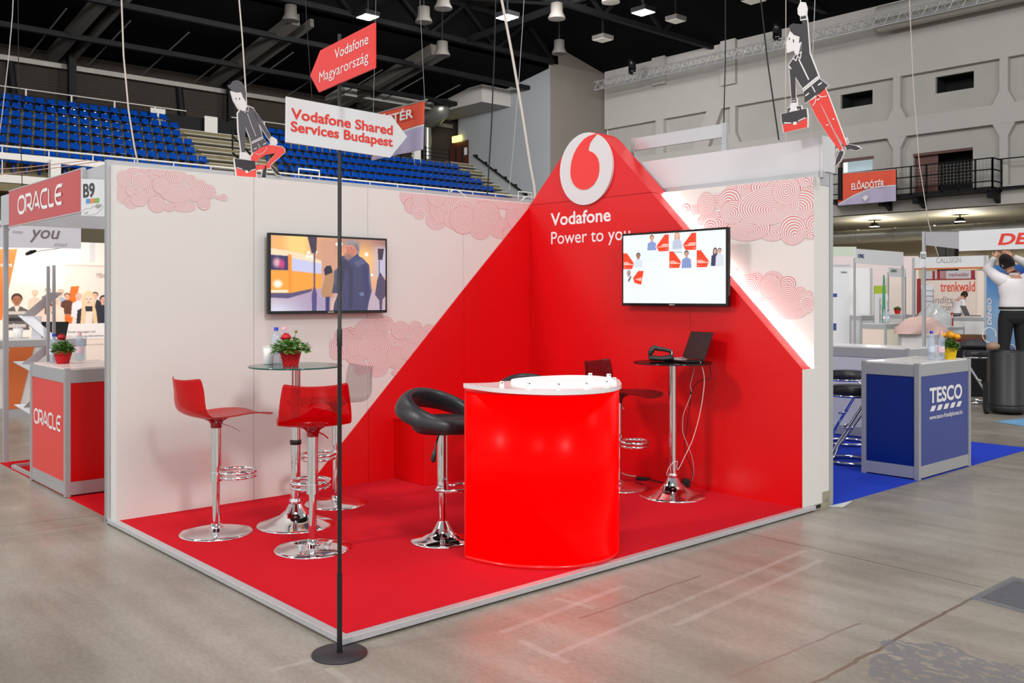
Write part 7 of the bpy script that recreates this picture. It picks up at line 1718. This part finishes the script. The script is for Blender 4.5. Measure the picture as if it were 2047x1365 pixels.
rope('thin line hanging beside the white arrow board on its left', [(609, -30), (614, 60), (624, 200)], [9.0]*3, .004, M['rubber'], 'cable', 'cable')
rope('left hanging line of the half hidden banner', [(752, -30), (750, 80), (746, 228)], [depth(b2[3])]*3, .006, M['cable_grey'], 'cable', 'cable')
rope('right hanging line of the half hidden banner', [(838, -30), (843, 80), (849, 202)], [depth(b2[2])]*3, .006, M['cable_grey'], 'cable', 'cable')
rope('white cord from which the left cut-out man hangs', [(474, -40), (478, 0), (484, 70), (490, 160), (493, 215)], [7.4]*5, .006, M['rope'])
rope('white cord held in the raised hand of the right cut-out man', [(1596, -40), (1600, 0), (1604, 22)], [9.1, 9.1, 9.1], .006, M['rope'])
rope('thin white line left of the hanging cut-out man', [(1571, -40), (1571, 80), (1570, 210), (1572, 300)], [9.9]*4, .004, M['rope'], 'cable', 'cable')
rope('thin grey line right of the hanging cut-out man', [(1630, -30), (1627, 60), (1622, 150), (1620, 320)], [9.9]*4, .004, M['cable_grey'], 'cable', 'cable')
for k, pts in enumerate(([(0, 338), (60, 334), (120, 327), (176, 320)], [(0, 349), (60, 342), (120, 334), (200, 322)])):
    rope('pinkish cable strung over the left neighbour stand, %s of two' % ('upper', 'lower')[k], pts, [8.6, 8.5, 8.4, 8.3], .004, mat('dusty_pink_cable_%s' % ('upper', 'lower')[k], srgb(190, 150, 140), .6, noise=.05), 'cable', 'cable')
cable('short white cable loop over the top rail of the long wall', [atx(x, y, -.03)+Vector((.02,0,.0)) for x, y in ((898, 384), (903, 380), (912, 381), (922, 388), (930, 396))], .006, M['cable_white'])
cable('white cable loop on the top rail beside the red corner', [atx(x, y, -.03)+Vector((.02,0,0)) for x, y in ((1038, 402), (1048, 394), (1058, 394), (1066, 398))], .006, M['cable_white'])
# ---- cut-out figures (printed foam boards)
M['board_edge'] = mat('white_foam_board', srgb(226, 224, 222), .6, noise=.02)
M['ink_dark'] = mat('dark_ink_print', srgb(50, 46, 50), .5, noise=.04)
M['ink_grey'] = mat('charcoal_ink_print', srgb(84, 82, 88), .5, noise=.04)
M['ink_red'] = mat('red_ink_print', srgb(222, 56, 44), .5, noise=.03)
M['ink_red2'] = mat('coral_ink_print', srgb(234, 78, 70), .5, noise=.03)
M['ink_face'] = mat('pale_ink_print', srgb(222, 220, 218), .5, noise=.02)
def cutout(label, f, nrm, base, shapes, white_lines, mats):
    t = thing('cutout_figure', label, 'cut-out figure', tuple(base)); nrm = Vector(nrm)
    for nm, pts, mk, lv in shapes:
        P = [f(x, y) for x, y in pts]; c = sum(P, Vector())/len(P)
        th = .014
        if lv == 0:
            MB().prism([p+(p-c).normalized()*.006 for p in P], -nrm*th, 0).build(nm+'_board', M['board_edge'], t)
            MB().prism([p+nrm*.0006 for p in P], nrm*.0006, 0).build(nm, M[mk], t)
        else: MB().prism([p+nrm*(.0006+.0008*lv) for p in P], nrm*.0006, 0).build(nm, M[mk], t)
    m = MB(); fr = Frame(base, Vector((0,1,0)) if abs(nrm.x) > .5 else Vector((1,0,0)), (0,0,1))
    for pts, w in white_lines: ribbon(m, [fr.ab(f(x, y)) for x, y in pts], w, fr, off=.0040)
    m.build('print_lines', M['board_edge'], t)
    return t
# left figure: plane parallel to the long wall, just behind its rail
k6 = 220/1365
g6 = lambda L: [(420+x*k6, 150+y*k6) for x, y in L]
XF = .014
cutout('flat printed cut-out man in charcoal shirt sitting on the long wall with a briefcase', lambda x, y: atx(x, y, XF), (1,0,0), atx(520, 356, XF), [
    ('legs', g6([(505,1020),(540,965),(615,905),(720,868),(880,885),(925,920),(925,960),(870,1010),(740,1120),(755,1150),(570,1180),(565,1120),(700,1105),(810,970),(700,985),(630,1020),(575,1080),(510,1060)]), 'ink_red2', 0),
    ('shoe', g6([(690,1110),(660,1160),(635,1270),(690,1275),(700,1160)]), 'ink_dark', 0), ('shoe', g6([(750,1110),(800,1150),(890,1250),(830,1240),(760,1150)]), 'ink_dark', 0),
    ('shirt', g6([(345,480),(370,440),(440,420),(470,385),(540,415),(560,460),(600,600),(630,700),(650,770),(730,865),(610,915),(525,965),(510,830),(490,760),(440,640),(430,890),(440,960),(390,950),(355,700)]), 'ink_grey', 0),
    ('arm', g6([(540,430),(600,500),(690,650),(760,760),(730,800),(700,750),(610,610),(560,520)]), 'ink_grey', 0),
    ('hand', g6([(745,790),(770,770),(820,800),(830,840),(800,880),(760,850)]), 'ink_face', 0), ('hand', g6([(385,960),(440,955),(480,1000),(490,1050),(380,1040)]), 'ink_face', 0),
    ('face', g6([(262,205),(380,210),(420,240),(440,330),(430,400),(390,440),(350,410),(300,320)]), 'ink_face', 0), ('neck', g6([(350,400),(440,330),(455,390),(430,450),(395,445)]), 'ink_face', 1),
    ('hair', g6([(212,122),(245,125),(280,75),(330,62),(390,85),(430,150),(445,230),(440,330),(410,280),(385,215),(320,217),(270,200),(240,160),(220,148)]), 'ink_grey', 1),
    ('eye', g6([(312,283),(322,280),(327,300),(318,308)]), 'ink_dark', 1), ('eye', g6([(355,283),(366,280),(371,302),(360,309)]), 'ink_dark', 1),
    ('briefcase_flap', g6([(303,1035),(560,1068),(570,1165),(470,1200),(318,1145)]), 'ink_dark', 0), ('briefcase_body', g6([(320,1150),(470,1205),(570,1170),(572,1268),(330,1250)]), 'ink_red2', 0), ('clasp', g6([(435,1180),(468,1185),(468,1215),(437,1212)]), 'ink_face', 2)],
    [(g6([(460,480),(510,620),(565,760)]), .004), (g6([(512,832),(645,768)]), .006), (g6([(516,850),(652,785)]), .006), (g6([(415,430),(432,470),(440,430)]), .004), (g6([(440,430),(468,462),(475,395)]), .004), (g6([(590,850),(615,905)]), .004), (g6([(655,862),(690,845)]), .006), (g6([(540,920),(575,905)]), .006), (g6([(330,1145),(400,1170)]), .005), (g6([(500,1185),(560,1165)]), .005), (g6([(555,965),(600,990),(650,970),(690,930),(695,895)]), .003), (g6([(735,780),(755,800)]), .004), (g6([(742,765),(765,785)]), .004)], M)
k8 = 340/1365
g8 = lambda L: [(1550+x*k8, y*k8) for x, y in L]
YF = -.14
cutout('flat cut-out man in black shirt and red trousers hanging by one arm with briefcase', lambda x, y: aty(x, y, YF), (0,-1,0), aty(1640, 300, YF), [
    ('trousers_leg', g6 and g8([(270,815),(340,770),(360,830),(440,1000),(540,1195),(515,1210),(420,1080),(330,940)]), 'ink_red', 0), ('trousers_leg', g8([(330,770),(400,710),(430,780),(470,890),(560,1130),(575,1165),(555,1180),(480,1060),(380,860)]), 'ink_red', 0),
    ('shoe', g8([(515,1215),(548,1210),(545,1235),(520,1290),(478,1335),(490,1270)]), 'ink_dark', 0), ('shoe', g8([(562,1170),(590,1158),(650,1170),(688,1193),(650,1207),(595,1195),(575,1203)]), 'ink_dark', 0),
    ('shirt', g8([(110,520),(165,440),(215,420),(215,300),(215,160),(255,160),(275,430),(345,610),(345,625),(425,685),(330,760),(238,828),(228,720),(160,615),(165,790),(130,790),(120,640)]), 'ink_dark', 0), ('cuff', g8([(203,135),(245,125),(250,150),(205,160)]), 'ink_dark', 0), ('cuff', g8([(128,795),(170,793),(168,822),(128,825)]), 'ink_dark', 0),
    ('hand', g8([(182,70),(200,22),(235,25),(247,70),(243,125),(205,130),(185,110)]), 'ink_face', 0), ('hand', g8([(130,825),(172,822),(172,890),(120,890),(115,865)]), 'ink_face', 0),
    ('face', g8([(122,250),(165,285),(195,295),(190,340),(165,440),(150,400),(95,420),(93,340),(105,290)]), 'ink_face', 0), ('neck', g8([(150,420),(175,360),(210,335),(190,420),(180,450)]), 'ink_face', 1),
    ('hair', g8([(110,205),(130,195),(140,188),(215,195),(215,330),(190,345),(195,295),(150,280),(122,250)]), 'ink_dark', 1), ('eye', g8([(108,305),(116,300),(118,318),(110,323)]), 'ink_dark', 1), ('eye', g8([(140,318),(149,315),(152,338),(143,343)]), 'ink_dark', 1),
    ('briefcase_handle', g8([(97,905),(97,870),(120,865),(120,880),(108,885),(108,905)]), 'ink_dark', 0), ('briefcase_handle', g8([(172,855),(205,850),(210,880),(197,885),(195,868),(172,870)]), 'ink_dark', 0),
    ('briefcase_flap', g8([(48,915),(250,870),(257,940),(170,985),(55,995)]), 'ink_dark', 0), ('briefcase_body', g8([(58,998),(170,990),(257,945),(255,1020),(70,1063)]), 'ink_red', 0), ('clasp', g8([(143,980),(172,975),(172,1000),(145,1003)]), 'ink_face', 2)],
    [(g8([(190,475),(270,640)]), .010), (g8([(222,715),(345,615)]), .012), (g8([(226,732),(350,630)]), .012), (g8([(140,465),(168,488),(180,450)]), .008), (g8([(180,455),(203,468),(210,415)]), .008), (g8([(295,690),(322,740)]), .008), (g8([(243,770),(272,748)]), .010), (g8([(345,685),(375,663)]), .010), (g8([(70,985),(130,988)]), .008), (g8([(185,972),(240,945)]), .008), (g8([(300,850),(320,825),(328,790)]), .006), (g8([(345,765),(375,780),(415,770)]), .006), (g8([(335,805),(360,790)]), .008), (g8([(410,1003),(425,1003)]), .008), (g8([(460,955),(475,957)]), .008), (g8([(112,530),(130,555)]), .008), (g8([(488,1225),(492,1200),(505,1195),(515,1220)]), .005), (g8([(575,1160),(568,1110),(580,1105),(590,1150)]), .005), (g8([(205,163),(252,153)]), .008), (g8([(132,812),(165,808)]), .006)], M)
# ================================================================== tidy up
for o in bpy.data.objects:
    if '_o' in o: del o['_o']
